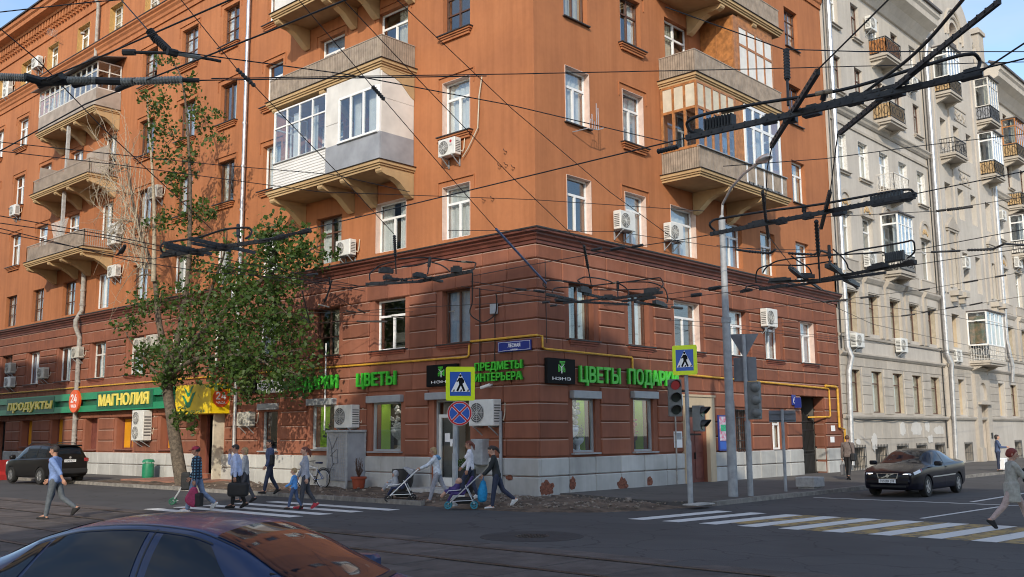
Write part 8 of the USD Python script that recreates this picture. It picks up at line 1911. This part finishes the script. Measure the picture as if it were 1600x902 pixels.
# span wires (above the contact wires)
for lb, a, sg in (
  ('taut span wire across the picture below the upper right balcony, upper of two', [(-12.06, -13.13, 8.2), (-11.69, -14.77, 7.2), (-9.9, -15.07, 7.6), (-5.06, -16.51, 8.6)], 0),
  ('taut span wire across the picture below the upper right balcony, lower of two', [(-16.5, -8.13, 7.2), (-13.82, -9.56, 7.6), (-12.4, -10.36, 7.8), (-8.88, -12.84, 8.2), (-3.97, -16.25, 8.8)], 0),
  ('thin span wire sloping from the insulator rod down to the right bay windows', [(-17.66, -9.16, 7), (-16.39, -9.46, 7.1), (-15.2, -9.71, 7.2), (-12.12, -10.1, 7.4), (-7.93, -10.42, 7.6)], 0),
  ('span wire from the top edge through a black insulator to the middle crossing', [(-15.26, -4.69, 10), (-14.06, -4.8, 8.9), (-13.75, -4.95, 8.6), (-11.27, -4.42, 7.4), (-8.12, -2.46, 6.9)], 0),
  ('span wire from the top edge past the near balcony to the blue rod', [(-13.57, -5.91, 10.2), (-11.57, -5.74, 9), (-11.11, -5.64, 8.8), (-8.67, -5.2, 7.6), (-6.1, -4.01, 7.1)], 0),
  ('thin span wire crossing the corner from the top edge to the centre crossing', [(-13.16, -6.8, 10), (-11.3, -6.66, 9.1), (-7.59, -5.94, 7.8), (-3.21, -4.51, 7)], 0),
  ('thin span wire crossing the corner further right towards the lamp post', [(-11.64, -6.52, 10.6), (-8.07, -6.39, 9.2), (-4.58, -6.45, 7.9), (-0.59, -5.91, 7.2)], 0),
  ('span wire coming down from the top left edge to the insulated rod', [(-17.59, -7.3, 8.4), (-17.73, -8.63, 7.4), (-17.7, -9.19, 7)], 0),
  ('thin wire from the upper left edge across the far balconies', [(-18.78, -5.95, 8), (-18.03, -5.71, 7.7), (-16.53, -4.71, 7.2), (-13.56, -2.45, 6.6), (-12.58, -1.55, 6.5)], 0),
  ('thin wire in front of the sky at the top left', [(-18.91, -6.32, 8), (-18.13, -7.64, 8), (-17.49, -8.6, 8)], 0),
  ('slack cable across the fourth-floor windows on the left, upper of two', [(-17.26, -1.88, 7.4), (-14.64, -2.12, 7.6), (-12.98, -2.41, 7.7), (-10.35, -2.91, 7.9), (-7.77, -2.63, 8)], 0),
  ('slack cable across the fourth-floor windows on the left, lower of two', [(-17.29, -2, 7.2), (-14.92, -1.97, 7.4), (-10.3, -2.35, 7.6), (-5.66, -4.8, 7.8), (-0.7, -6.74, 8)], 0),
  ('thin span wire across the third-floor windows of the right front', [(-6.51, -2.69, 7.2), (-2.56, -5.06, 7.4), (1.6, -5.94, 7.4), (4.93, -7.77, 7.5)], 0),
  ('horizontal cable across the base storey windows, upper of three', [(-2.8, 8.88, 6.4), (0.7, 5.02, 6.4), (2.55, 1, 6.4), (5.17, -2, 6.4)], 0),
  ('horizontal cable across the base storey windows, middle of three', [(-1.72, 9.99, 6.2), (1.34, 4.52, 6.2), (3.13, 1.49, 6.2), (9.89, -0.96, 6.2), (28.11, -1.8, 6.2), (59.81, 0.31, 6.2)], 0),
  ('horizontal cable across the base storey windows, lowest of three', [(-6.7, 5.39, 6.1), (-2.5, 5.96, 6.1), (0.39, 4.53, 6.1), (3.37, 1.69, 6.1), (10.51, -0.58, 6.1), (42.46, -4.13, 6.1)], 0),
  ('insulated cable sloping across the grey facade, upper one with bolted links', [(8.26, -2.2, 6.4), (9.65, -5.17, 6.6), (11.88, -8.17, 7), (12.61, -11.89, 7.4)], 0),
  ('insulated cable sloping across the grey facade, lower one with bolted links', [(12.23, -1.62, 6.3), (16.14, -5.45, 6.6), (17.6, -8.14, 7), (17.52, -10.61, 7.2)], 0),
  ('thin wire descending across the grey facade from the third right crossing, steeper one', [(1.81, -8, 6), (12.88, -5.63, 6), (23.63, -5.06, 6), (41.46, -4.38, 6)], 0),
  ('thin wire descending across the grey facade from the third right crossing, flatter one', [(2.22, -8.57, 6), (5.38, -7.71, 6), (11.38, -8.65, 6), (23.12, -9.08, 6)], 0),
  ('thin wire rising to the right across the pediments', [(-2.78, -9.4, 7), (1.08, -12.28, 7.4), (1.93, -14.07, 7.6), (2.25, -14.56, 7.7)], 0),
  ('cable with bolted links across the arched reliefs at the right', [(-2.5, -8.16, 6.6), (1.36, -8.71, 6.8), (4.64, -10.85, 7), (6.32, -12.14, 7.2), (7.8, -13.12, 7.4)], 0),
  ('thin wire rising to the right below the balconies of the grey house', [(-7.61, -11.4, 7), (-5.38, -12.42, 7.4), (-3.55, -13.66, 7.8), (-1.35, -15.53, 8.2)], 0),
): wire(lb, a, .009, sg)
def group_thing(name, label, cat): return thing(name, label, cat)
# insulators on the span wires
def insulators(label, pairs, r=.035, mat='trolley_steel', ribs=7):
    t = thing('insulator', label, 'insulator')
    for a, b in pairs: add(t, 'rod', insul(MB(), a, b, r, ribs), mat, 30)
    return t
insulators('black strain insulator on the span wire right of the downpipe, upper left', [((-14.06, -4.8, 8.9), (-13.75, -4.95, 8.6))], .045)
insulators('black strain insulator on the span wire beside the near white loggia', [((-11.5, -5.7, 9), (-11.18, -5.69, 8.8))], .045)
insulators('fat black insulator on the wire at the top left below the seventh-floor windows', [((-17.75, -8.67, 7.4), (-17.68, -8.76, 7.25)), ((-17.7, -8.8, 7.25), (-17.67, -9.04, 7.05))], .06)
m = MB(); a, b = (-18.09, -8.65, 7), (-17.1, -9.15, 7.05)
m.tube([a, (-17.98, -8.77, 7)], .045, 8).tube([(-17.98, -8.77, 7), (-17.63, -9.1, 7), (-17.1, -9.15, 7.05), (-16.97, -9.18, 7.05)], .022, 8)
ins1 = thing('insulator_rod', 'grey insulating rod with dark clamps on the wires at the upper left of the tree', 'insulator')
add(ins1, 'clamp', m, 'trolley_steel', 30); add(ins1, 'rod', MB().tube([(-17.61, -9.13, 7), (-17.27, -9.15, 7.03)], .034, 8), 'insulator_grey', 30)
add(ins1, 'clamp', MB().tube([(-17.71, -9.11, 7), (-17.58, -9.12, 7)], .055, 8), 'trolley_steel', 30)
ins2 = thing('section_insulator', 'thick grey section insulators in a row across the upper left with dark clamps', 'insulator')
for a, b in (((-19.99, -9.28, 6), (-19.62, -9.58, 6)), ((-19.27, -9.82, 6), (-19.04, -10.06, 6)), ((-18.83, -10.23, 6), (-18.38, -10.79, 6))): add(ins2, 'rod', insul(MB(), a, b, .048, 20), 'insulator_grey', 30)
m = MB()
for a, b, r in (((-19.65, -9.61, 6), (-19.45, -9.59, 6), .05), ((-19.48, -9.55, 6), (-19.26, -9.83, 6), .055), ((-19.04, -10.06, 6), (-18.82, -10.24, 6), .045), ((-18.39, -10.78, 6), (-18.24, -10.9, 6), .028), ((-19.41, -9.44, 6), (-19.38, -9.94, 6), .04), ((-19.15, -9.74, 6), (-19.07, -10.04, 6), .04), ((-18.74, -9.95, 6), (-18.74, -10.38, 6), .035)): add(ins2, 'clamp', MB().tube([a, b], r, 8), 'trolley_steel', 30)
wire('thin wire continuing right from the row of grey insulators', [(-18.25, -10.89, 6), (-17.86, -10.93, 6.1), (-16.54, -11.62, 6.3), (-15.12, -12.42, 6.5)], .008)

# crossings: bolted bars, insulating troughs, feeder loops
def beam(mb_, a, b, w=.055, h=.075, bolts=.16):
    a, b = np.array(a, float), np.array(b, float); mb_.bar(a, b, w, h); d = b - a; L = np.linalg.norm(d); d /= L
    sd = np.cross(d, [0, 0, 1.0]); sd /= max(np.linalg.norm(sd), 1e-9)
    for i in range(int(L / bolts)):
        p = a + d * (i + .5) * bolts; mb_.bar(p - sd * (w * .7), p + sd * (w * .7), .022, .022); mb_.bar(p + np.array([0, 0, h * .5]), p + np.array([0, 0, h * .5 + .016]), .022, .022)
    return mb_
def crossing(name, label, bars, loops, blocks=(), fins=(), hang=(), sleeves=()):
    t = thing(name, label, 'wire crossing')
    for a, b, w, h in bars: add(t, 'bar', beam(MB(), a, b, w * .62, h * .64), 'trolley_steel')
    for pts, r in loops:
        P = np.array(pts, float); tt = np.concatenate([[0], np.cumsum(np.linalg.norm(np.diff(P, axis=0), axis=1))]); q = np.linspace(0, tt[-1], 8 * len(P)); c = np.stack([PchipInterpolator(tt, P[:, k])(q) for k in range(3)], 1)
        add(t, 'feeder_loop', MB().tube(c, r * .8, 7), 'wire_black', True)
    for a, b, w, h in blocks:
        w, h = w * (.5 if w > .18 else .75), h * (.5 if w > .18 else .75)
        add(t, 'clamp_block', MB().bar(a, b, w, h).bar(np.array(a) * .8 + np.array(b) * .2 + [0, 0, h * .6], np.array(a) * .2 + np.array(b) * .8 + [0, 0, h * .6], w * .6, h * .5), 'trolley_steel')
    for a, b, h in fins:
        m = MB(); a, b = np.array(a, float), np.array(b, float); n = 9; m.bar(a, b, .10, .04)
        for i in range(n + 1): p = a + (b - a) * i / n; m.bar(p, p + np.array([0, 0, h]), .02, .13)
        add(t, 'arc_guard', m, 'trolley_steel')
    for a, b in hang:
        m = insul(MB(), a, np.array(a) * .45 + np.array(b) * .55, .045, 10); m.tube([np.array(a) * .45 + np.array(b) * .55, b], .018, 6); add(t, 'hanger_insulator', m, 'trolley_steel')
    for a, b in sleeves: add(t, 'sleeve', MB().tube([a, b], .032, 8), 'copper_sleeve', 30)
    return t
P_ = lambda *a: a
crossing('wire_crossing', 'big near wire crossing with thick black bars across the upper right of the picture',
  [((-12.48, -13.67, 6), (-12.29, -17.47, 6), .085, .11), ((-13.48, -16.07, 6.05), (-11.16, -14.25, 6.05), .08, .11), ((-12.94, -17.1, 6.05), (-11.06, -15.23, 6.05), .07, .10), ((-14.02, -18.17, 6.05), (-12.69, -16.8, 6.05), .06, .08), ((-12.12, -14.63, 6.12), (-12.22, -16.62, 6.12), .05, .06)],
  [([(-12.22, -13.87, 6.05), (-12.44, -13.71, 6.1), (-12.47, -13.68, 6.2), (-12.5, -13.82, 6.25), (-12.34, -14.66, 6.28), (-12.07, -15.85, 6.28), (-12.19, -16.77, 6.28), (-12.23, -17.22, 6.28), (-12.16, -17.36, 6.28), (-12.05, -17.38, 6.22), (-12.09, -17.36, 6.12), (-12.17, -17.26, 6.05)], .028), ([(-14.41, -18.05, 6.1), (-13.46, -17.44, 6.2), (-12.54, -16.6, 6.2), (-12.03, -15.91, 6.15)], .025)],
  [((-12.35, -13.69, 6.06), (-12.31, -13.85, 6.06), .14, .12), ((-12.23, -14.7, 6.06), (-12.21, -14.88, 6.06), .14, .13), ((-12.09, -15.21, 6.08), (-12.09, -15.44, 6.08), .15, .15), ((-12.14, -15.82, 6.08), (-12.15, -16.01, 6.08), .15, .15), ((-12.04, -16.33, 6.08), (-12.07, -16.5, 6.08), .14, .14), ((-12.1, -17.17, 6.06), (-12.12, -17.41, 6.06), .14, .12), ((-12.07, -14.92, 6.05), (-12.05, -15.09, 6.05), .2, .14), ((-12.08, -16.17, 6.05), (-12.08, -16.34, 6.05), .2, .14)],
  [((-12.33, -13.91, 6.08), (-12.3, -14.3, 6.08), .16)], [((-11.64, -14.79, 7.2), (-12.21, -15.06, 6.2)), ((-12.14, -15.54, 6.3), (-12.08, -15.44, 6.1))], [((-12.38, -14.18, 6.27), (-12.34, -14.52, 6.28)), ((-12.16, -15.42, 6.28), (-12.13, -15.63, 6.28))])
crossing('wire_crossing', 'second wire crossing right of the lamp post with one long bar and a loop',
  [((-6.46, -10.38, 6), (-6.93, -14.71, 6), .09, .12), ((-7.96, -13.64, 6.05), (-5.23, -12.18, 6.05), .09, .12), ((-8.77, -12.81, 6.05), (-5.03, -10.9, 6.05), .07, .10)],
  [([(-6.31, -10.39, 6.1), (-6.52, -10.4, 6.2), (-6.41, -10.47, 6.3), (-6.27, -11.58, 6.32), (-6.09, -12.69, 6.32), (-6.14, -14.07, 6.32), (-6.08, -14.32, 6.3), (-6.01, -14.35, 6.2), (-6.12, -14.28, 6.1), (-6.74, -14.35, 6.05)], .03)],
  [((-6.27, -11.76, 6.06), (-6.31, -11.97, 6.06), .2, .2), ((-6.33, -12.35, 6.06), (-6.37, -12.55, 6.06), .2, .2), ((-6.24, -12.92, 6.06), (-6.3, -13.16, 6.06), .24, .22), ((-6.51, -14.25, 6.06), (-6.61, -14.55, 6.06), .2, .2), ((-6.44, -11.24, 6.06), (-6.45, -11.66, 6.06), .12, .10)],
  [((-6.27, -13.67, 6.08), (-6.33, -14.24, 6.08), .18)], [((-6.05, -12.24, 6.35), (-6.26, -12.32, 6.1)), ((-6.37, -12.62, 5.95), (-5.03, -12, 5))], [((-6.06, -13.74, 6.32), (-6.05, -14.03, 6.32))])
crossing('wire_crossing', 'tangled third wire crossing before the boundary of the red and the grey house',
  [((0.31, -8.02, 6), (1.14, -9.45, 6), .10, .10), ((1.35, -7.2, 6), (1.23, -8.11, 6), .12, .12), ((1.43, -7.97, 6), (1.01, -10.95, 6), .10, .10), ((0.94, -9.26, 6), (-0.01, -12.08, 6), .10, .12), ((-1.22, -9.43, 6.05), (2.93, -8.27, 6.05), .10, .10), ((-1.04, -10.4, 6.05), (3.46, -9.14, 6.05), .10, .12), ((0.82, -9.6, 6), (0.2, -12.03, 6), .05, .05)],
  [([(0.79, -7.41, 6.1), (0.7, -7.46, 6.3), (0.6, -7.61, 6.45), (0.57, -7.9, 6.5), (1.23, -8.7, 6.5), (1.15, -9.47, 6.5)], .025), ([(0.53, -7.76, 6.3), (0.39, -8, 6.45), (0.37, -8.3, 6.55), (0.85, -9.61, 6.6), (1.29, -10.7, 6.6), (1.12, -10.92, 6.5), (0.93, -10.99, 6.2)], .025),
   ([(0.29, -10.21, 6.5), (0.59, -10.51, 6.6), (0.45, -11.47, 6.6), (0.3, -11.89, 6.6), (0.16, -12.02, 6.5), (0.43, -11.89, 6.3), (0.39, -11.75, 6.2)], .028), ([(0.17, -8.8, 6.6), (0.72, -8.77, 6.5), (1.32, -8.74, 6.4), (1.45, -8.76, 6.2)], .025), ([(0.6, -9.77, 6.7), (1.88, -9.58, 6.4), (1.78, -9.96, 6.1)], .025), ([(1.26, -6.77, 6), (1.46, -6.76, 6.15), (1.5, -6.98, 6.15), (1.39, -7.24, 6)], .025)],
  [((1.43, -6.57, 6), (1.29, -6.97, 6), .2, .14), ((0.33, -8.05, 6.05), (0.54, -8.58, 6.05), .2, .14), ((-0.73, -9.23, 6.1), (0.6, -8.81, 6.1), .2, .2), ((0.55, -8.76, 6.1), (0.88, -9.07, 6.1), .25, .2), ((-0.53, -10.1, 6.1), (0.55, -9.93, 6.1), .25, .22), ((1.59, -9.6, 6.05), (2.98, -9.35, 6.05), .25, .22), ((0.5, -11.58, 6.06), (0.25, -11.98, 6.06), .22, .18), ((0.41, -10.77, 6.05), (0.15, -11.32, 6.05), .16, .14)],
  [((-0.04, -11.4, 6.08), (-0.19, -11.88, 6.08), .22)], [((1.02, -9.47, 6.9), (0.57, -9.67, 6.2))])
crossing('wire_crossing', 'dense centre wire crossing before the base storey right of the corner',
  [((-2.21, -2.31, 6), (-0.64, -2.09, 6), .12, .10), ((-1.55, -3.14, 6), (-0.33, -2.99, 6), .12, .10), ((-0.95, -1.59, 6), (1.41, -2.62, 6), .10, .10), ((-0.05, -3.07, 6), (-0.11, -4.9, 6), .12, .12), ((0.64, -2.92, 6), (0.65, -4.14, 6), .10, .10), ((1.04, -3.11, 6), (2.82, -3.09, 6), .12, .10), ((-0.32, -1.38, 6), (-0.26, -3.06, 6), .08, .08)],
  [([(-2.24, -2.34, 6.2), (-1.65, -1.9, 6.5), (-1.57, -1.98, 6.52), (0.22, -2.02, 6.55)], .026), ([(-1.29, -2.82, 6.4), (-0.83, -2.5, 6.6), (-0.69, -2.54, 6.65), (1.21, -2.17, 6.7)], .026), ([(0.06, -2.14, 6.5), (1.21, -2.17, 6.7), (1.28, -3.87, 6.7), (1.23, -4, 6.6), (0.84, -4.22, 6.3)], .026), ([(1.33, -2.28, 6.7), (1.35, -2.46, 6.6), (0.71, -2.99, 6.1)], .026),
   ([(1.02, -2.81, 6.65), (1.51, -3.28, 6.65), (2.18, -3.45, 6.5), (2.28, -3.49, 6.2), (2.21, -3.5, 6.05)], .026), ([(-1.85, -2.23, 6.1), (-1.4, -2.03, 6.3), (-0.94, -2.2, 6.35)], .024), ([(-0.29, -2.56, 6.3), (1, -3.91, 6.35), (0.57, -4.36, 6.2)], .024)],
  [((-1.81, -2.02, 6.05), (-1.24, -1.99, 6.05), .2, .12), ((-1.79, -3.19, 6.1), (-1.16, -3.09, 6.1), .25, .28), ((-0.1, -2.7, 6.05), (0.2, -3, 6.05), .3, .25), ((-0.02, -4.2, 6.1), (0.2, -4.59, 6.1), .3, .25), ((0.98, -3.35, 6.05), (0.81, -3.98, 6.05), .25, .18), ((1.79, -3.31, 6.05), (2.84, -3.03, 6.05), .25, .22), ((-1.06, -1.69, 6.02), (-0.41, -1.71, 6.02), .22, .12)],
  (), [((-2.38, -3.86, 7.2), (-0.54, -2.66, 6.4)), ((1.52, -2.12, 6.8), (1.14, -2.39, 6.2))], [((1.2, -2.15, 6.7), (1.16, -2.3, 6.7))])
crossing('wire_crossing', 'middle wire crossing before the base storey left of the corner, under a hanging insulator',
  [((-7.1, -0.13, 6), (-6.46, -1.54, 6), .10, .10), ((-6.46, -1.54, 6), (-6.64, -3.68, 6), .12, .12), ((-7.53, -1.39, 6), (-6.83, -1.48, 6), .10, .08), ((-7.07, -2, 6.05), (-6.16, -1.84, 6.05), .10, .08), ((-7.12, -0.9, 6), (-6.83, -2.08, 6), .06, .06)],
  [([(-7.11, -0.31, 6.1), (-7.01, -0.18, 6.3), (-6.73, -0.1, 6.5), (-6.67, -0.78, 6.6)], .024), ([(-6.49, -0.72, 6.7), (-5.84, -1.24, 6.75), (-4.78, -1.45, 6.75), (-4.68, -1.8, 6.7), (-5.04, -2.21, 6.5), (-5.94, -2.96, 6.2)], .026), ([(-6.76, -1.19, 6.4), (-6.24, -1.17, 6.5), (-5.61, -1.02, 6.7), (-5.84, -1.7, 6.5), (-6.2, -2.42, 6.2)], .024), ([(-6.13, -3.2, 6.1), (-5.92, -2.98, 5.4), (-4.88, -2.04, 5.1), (-4.69, -2.16, 5), (-4.84, -2.68, 5.1), (-5.47, -3.42, 5.4), (-5.82, -3.73, 5.5)], .020)],
  [((-7.95, -1.69, 6.1), (-7.63, -1.86, 6.1), .3, .22), ((-7.35, -1.13, 6.05), (-7.19, -1.29, 6.05), .25, .2), ((-6.86, -1.77, 6.1), (-6.5, -1.82, 6.1), .25, .2), ((-6.73, -3.02, 6.1), (-6.53, -3.23, 6.1), .25, .25), ((-7.09, -0.12, 6.02), (-6.74, -0.61, 6.02), .22, .12), ((-6.65, -2.08, 6.02), (-5.95, -1.86, 6.02), .22, .12)],
  (), [((-7.37, -1.59, 7.1), (-6.91, -1.14, 6.2)), ((-5.82, -1.27, 6.75), (-6.32, -1.72, 6.2))], [((-4.79, -1.43, 6.75), (-4.63, -1.69, 6.72))])
crossing('wire_crossing', 'ladder-like wire crossing above the tree crown left of the downpipe',
  [((-13.03, -0.23, 6), (-12.42, -3.55, 6), .10, .12), ((-13.63, -2.53, 6), (-11.82, -2.1, 6), .09, .11), ((-13.76, -1.72, 6), (-12.41, -1.29, 6), .09, .11), ((-13.53, -1.35, 6), (-12.45, -1.03, 6), .07, .09), ((-13.35, -2.13, 6), (-12.32, -1.93, 6), .07, .09), ((-12.42, -3.55, 6), (-12.41, -4.94, 6), .05, .06)],
  [([(-13.15, -0.51, 6.05), (-13.22, -0.55, 6.15), (-13.13, -0.54, 6.25), (-12.67, -1.31, 6.35), (-12.59, -2.22, 6.4), (-12.35, -2.65, 6.4), (-12.29, -2.68, 6.35), (-12.41, -2.83, 6.2), (-12.56, -2.9, 6.1)], .03)],
  [((-12.66, -0.92, 6.03), (-12.61, -1.31, 6.03), .2, .14), ((-12.55, -1.69, 6.03), (-12.48, -2.08, 6.03), .22, .16), ((-13.02, -0.34, 6.03), (-12.94, -0.76, 6.03), .16, .14), ((-12.35, -3.67, 6.02), (-12.34, -4.06, 6.02), .12, .10), ((-12.33, -4.53, 6.02), (-12.35, -4.86, 6.02), .10, .09)], (), [((-11.38, -0.68, 6.9), (-12.2, -2.04, 6.1))], [((-12.43, -1.54, 6.08), (-12.39, -1.79, 6.08)), ((-12.55, -0.65, 6.08), (-12.53, -0.9, 6.08))])
# strain rod, links and clamps on single wires
solo('strain_rod', MB().tube([(-6.1, -4.01, 7.1), (-1.81, -1.96, 6.4)], .032, 8), 'blue_rod', 'blue-grey insulating rod sloping down across the cornice to the centre crossing', 'insulator')
def links(label, pts, r=.04, mat='trolley_steel'):
    t = thing('wire_link', label, 'wire fitting')
    for a, b, k in pts: add(t, 'insulator' if k else 'sleeve', insul(MB(), a, b, r, 8) if k else MB().tube([a, b], r * .8, 7), mat, 30)
    return t
links('bolted link and spring on the upper cable before the grey pilasters', [((9.65, -5.17, 6.6), (10.47, -5.88, 6.7), 1), ((10.53, -6.21, 6.72), (10.95, -6.51, 6.8), 0), ((11.72, -7.83, 6.95), (11.88, -8.17, 7), 0), ((12.36, -9.16, 7.15), (12.46, -9.63, 7.2), 0), ((12.47, -10.19, 7.25), (12.63, -10.5, 7.3), 0)])
links('dark link with arched clamp on the lower cable before the white house balcony', [((16.14, -5.45, 6.6), (16.33, -5.95, 6.65), 0), ((16.25, -6.24, 6.67), (16.26, -6.79, 6.75), 0), ((16.56, -7.08, 6.8), (17.09, -7.35, 6.9), 0), ((17.45, -7.7, 6.95), (17.39, -8.21, 7), 0)])
links('ribbed insulator in front of the gabled bay', [((1.08, -12.28, 7.4), (1.19, -12.47, 7.42), 0), ((1.22, -12.5, 7.42), (1.65, -12.74, 7.5), 1), ((1.65, -12.74, 7.5), (1.76, -12.93, 7.52), 0)])
links('row of ribbed insulators and clamps right of the lamp post at the cornice', [((-1.21, -7.96, 6.7), (-0.73, -8.06, 6.7), 0), ((-0.73, -8.06, 6.7), (0.18, -8.19, 6.75), 1), ((0.18, -8.19, 6.75), (0.02, -8.44, 6.8), 0), ((0.79, -8.41, 6.8), (1.45, -8.8, 6.8), 1), ((1.48, -8.82, 6.8), (1.34, -9.11, 6.85), 0), ((1.34, -9.11, 6.85), (2.1, -9.05, 6.85), 0)])
links('ribbed insulator and clamps at the right picture edge before the second pediment', [((4.54, -10.89, 7), (5.48, -11.35, 7.1), 0), ((5.65, -11.51, 7.12), (6.51, -11.91, 7.2), 1), ((6.43, -11.97, 7.2), (6.11, -12.38, 7.25), 0), ((6.11, -12.38, 7.25), (8.47, -12.95, 7.4), 0)])
links('black sleeves on the wires left of the corner over the first-floor windows', [((-2.47, 6.67, 6.3), (-2, 6.73, 6.3), 0), ((-2.39, 6.1, 6.3), (-1.65, 6.66, 6.3), 0), ((-1.33, 7.53, 6.1), (-0.39, 6.93, 6.1), 0), ((-9.17, -0.36, 6), (-9.11, -0.7, 6), 0)])
links('pale sleeves on the horizontal cables across the first-floor windows', [((-4.18, 5.94, 6.3), (-3.54, 6.24, 6.3), 0), ((-0.76, 6.25, 6.2), (-0.2, 6.26, 6.2), 0), ((0.1, 6.25, 6.2), (0.17, 5.91, 6.2), 0), ((0.17, 5.64, 6.2), (0.1, 5.16, 6.2), 0), ((0.3, 4.54, 6.3), (0.26, 4.07, 6.3), 0)], .03, 'insulator_grey')
links('black clamps on the contact wires left of the centre crossing', [((-3.6, -2.38, 6), (-3.3, -2.5, 6), 0), ((-3.05, -2.57, 6), (-2.65, -2.6, 6), 0), ((-0.9, -1.03, 6), (-0.87, -1.27, 6), 0), ((-0.14, -0.7, 6), (-0.11, -0.94, 6), 0)], .045)
links('black ribbed clamps on the contact wires before the lamp post', [((0.31, -6.19, 6), (0.22, -6.62, 6), 1), ((1.07, -5.12, 6), (1.06, -5.48, 6), 1), ((4.27, -2.33, 6.2), (4.82, -2.38, 6.2), 0)], .06)
links('spiked clamps on the long contact wire above the cornice', [((-6.78, -7.56, 6), (-6.81, -7.85, 6), 0), ((-6.54, -7.91, 6), (-6.58, -8.29, 6), 0), ((-6.45, -8.42, 6), (-6.48, -8.71, 6), 0), ((-12.2, -13.01, 6), (-12.21, -13.37, 6), 1)], .04)
# loops hanging left of the corner
for lb, pts in (('pair of slack black feeder loops hanging over the first-floor window behind the tree', [(-8.15, 0.1, 6.1), (-7.83, 0.46, 5.9), (-7.74, 0.83, 5.6), (-7.67, 0.98, 5.55), (-7.71, 0.81, 5.6), (-8.1, 0.06, 6)]),
                ('slack black feeder ending in a clamp beside the tree crown', [(-7.61, 2.04, 6), (-6.38, 3.57, 5.8), (-5.45, 4.66, 5.5)]), ('small black feeder bend beside the first-floor window near the tree', [(-5.55, 4.99, 5.6), (-5.49, 4.91, 5.7), (-5.41, 4.85, 5.6), (-5.37, 4.83, 5.5)])):
    solo('feeder_cable', MB().tube(pts, .02, 6), 'wire_black', lb, 'cable')
solo('junction_box', MB().cbox(1.62, 1.9, .08, .22, 5.95, 6.3, .02).tr(FL), 'pole_grey', 'grey junction box on the wall left of the corner above the street name sign', 'box')
m = MB().tube([(1.75, .12, 5.95), (1.75, .12, 5.0), (1.78, .12, 4.4)], .015, 5).tube([(2.45, .12, 6.9), (2.45, .12, 3.6)], .02, 5).tube([(-.3 + .0, .0, 0)] * 2, .001, 3) if False else MB().tube([(1.75, .12, 5.95), (1.75, .12, 5.0), (1.78, .12, 4.4)], .015, 5).tube([(2.45, .12, 6.9), (2.45, .12, 3.6)], .02, 5)
solo('wall_cable', m.tr(FL), 'wire_black', 'two thin black cables running down the wall left of the street name sign', 'cable')
solo('wall_cable', MB().tube([(.35, .08, 7.6), (.38, .08, 4.9)], .012, 5).tr(FR), 'wire_black', 'thin black cable down the stone base just right of the corner', 'cable')
for lb, px in (('white cable hanging from a hole down to the air conditioner near the corner', [(2.35, 14.36), (2.49, 13.69), (2.56, 12.55), (3.04, 11.91), (3.3, 11.66)]),):
    solo('wall_cable', MB().tube([(u, .08, z) for u, z in px], .022, 6).tr(FL), 'curtain_cream', lb, 'cable')
# crow on the wire
c = np.array((-13.56, 0.57, 6.05))
bird = thing('crow', 'black crow perched on the wires before the lowest far balcony', 'bird')
bm = union([hull((c + [0, .02, .10], (.06, .07, .055)), (c + [0, -.09, .16], (.045, .05, .045))), hull((c + [0, -.13, .21], .04), (c + [0, -.09, .16], .04)), hull((c + [0, -.17, .205], .012), (c + [0, -.21, .195], .006)), hull((c + [0, .06, .09], (.04, .04, .02)), (c + [0, .24, .04], (.03, .03, .008)))])
add(bird, 'body', soft(bm, .03, 3), 'hair_dark', True); add(bird, 'leg', MB().cyl(c + [.02, -.02, .0], c + [.02, -.01, .07], .006, 5).cyl(c + [-.02, -.02, .0], c + [-.02, -.01, .07], .006, 5), 'hair_dark')
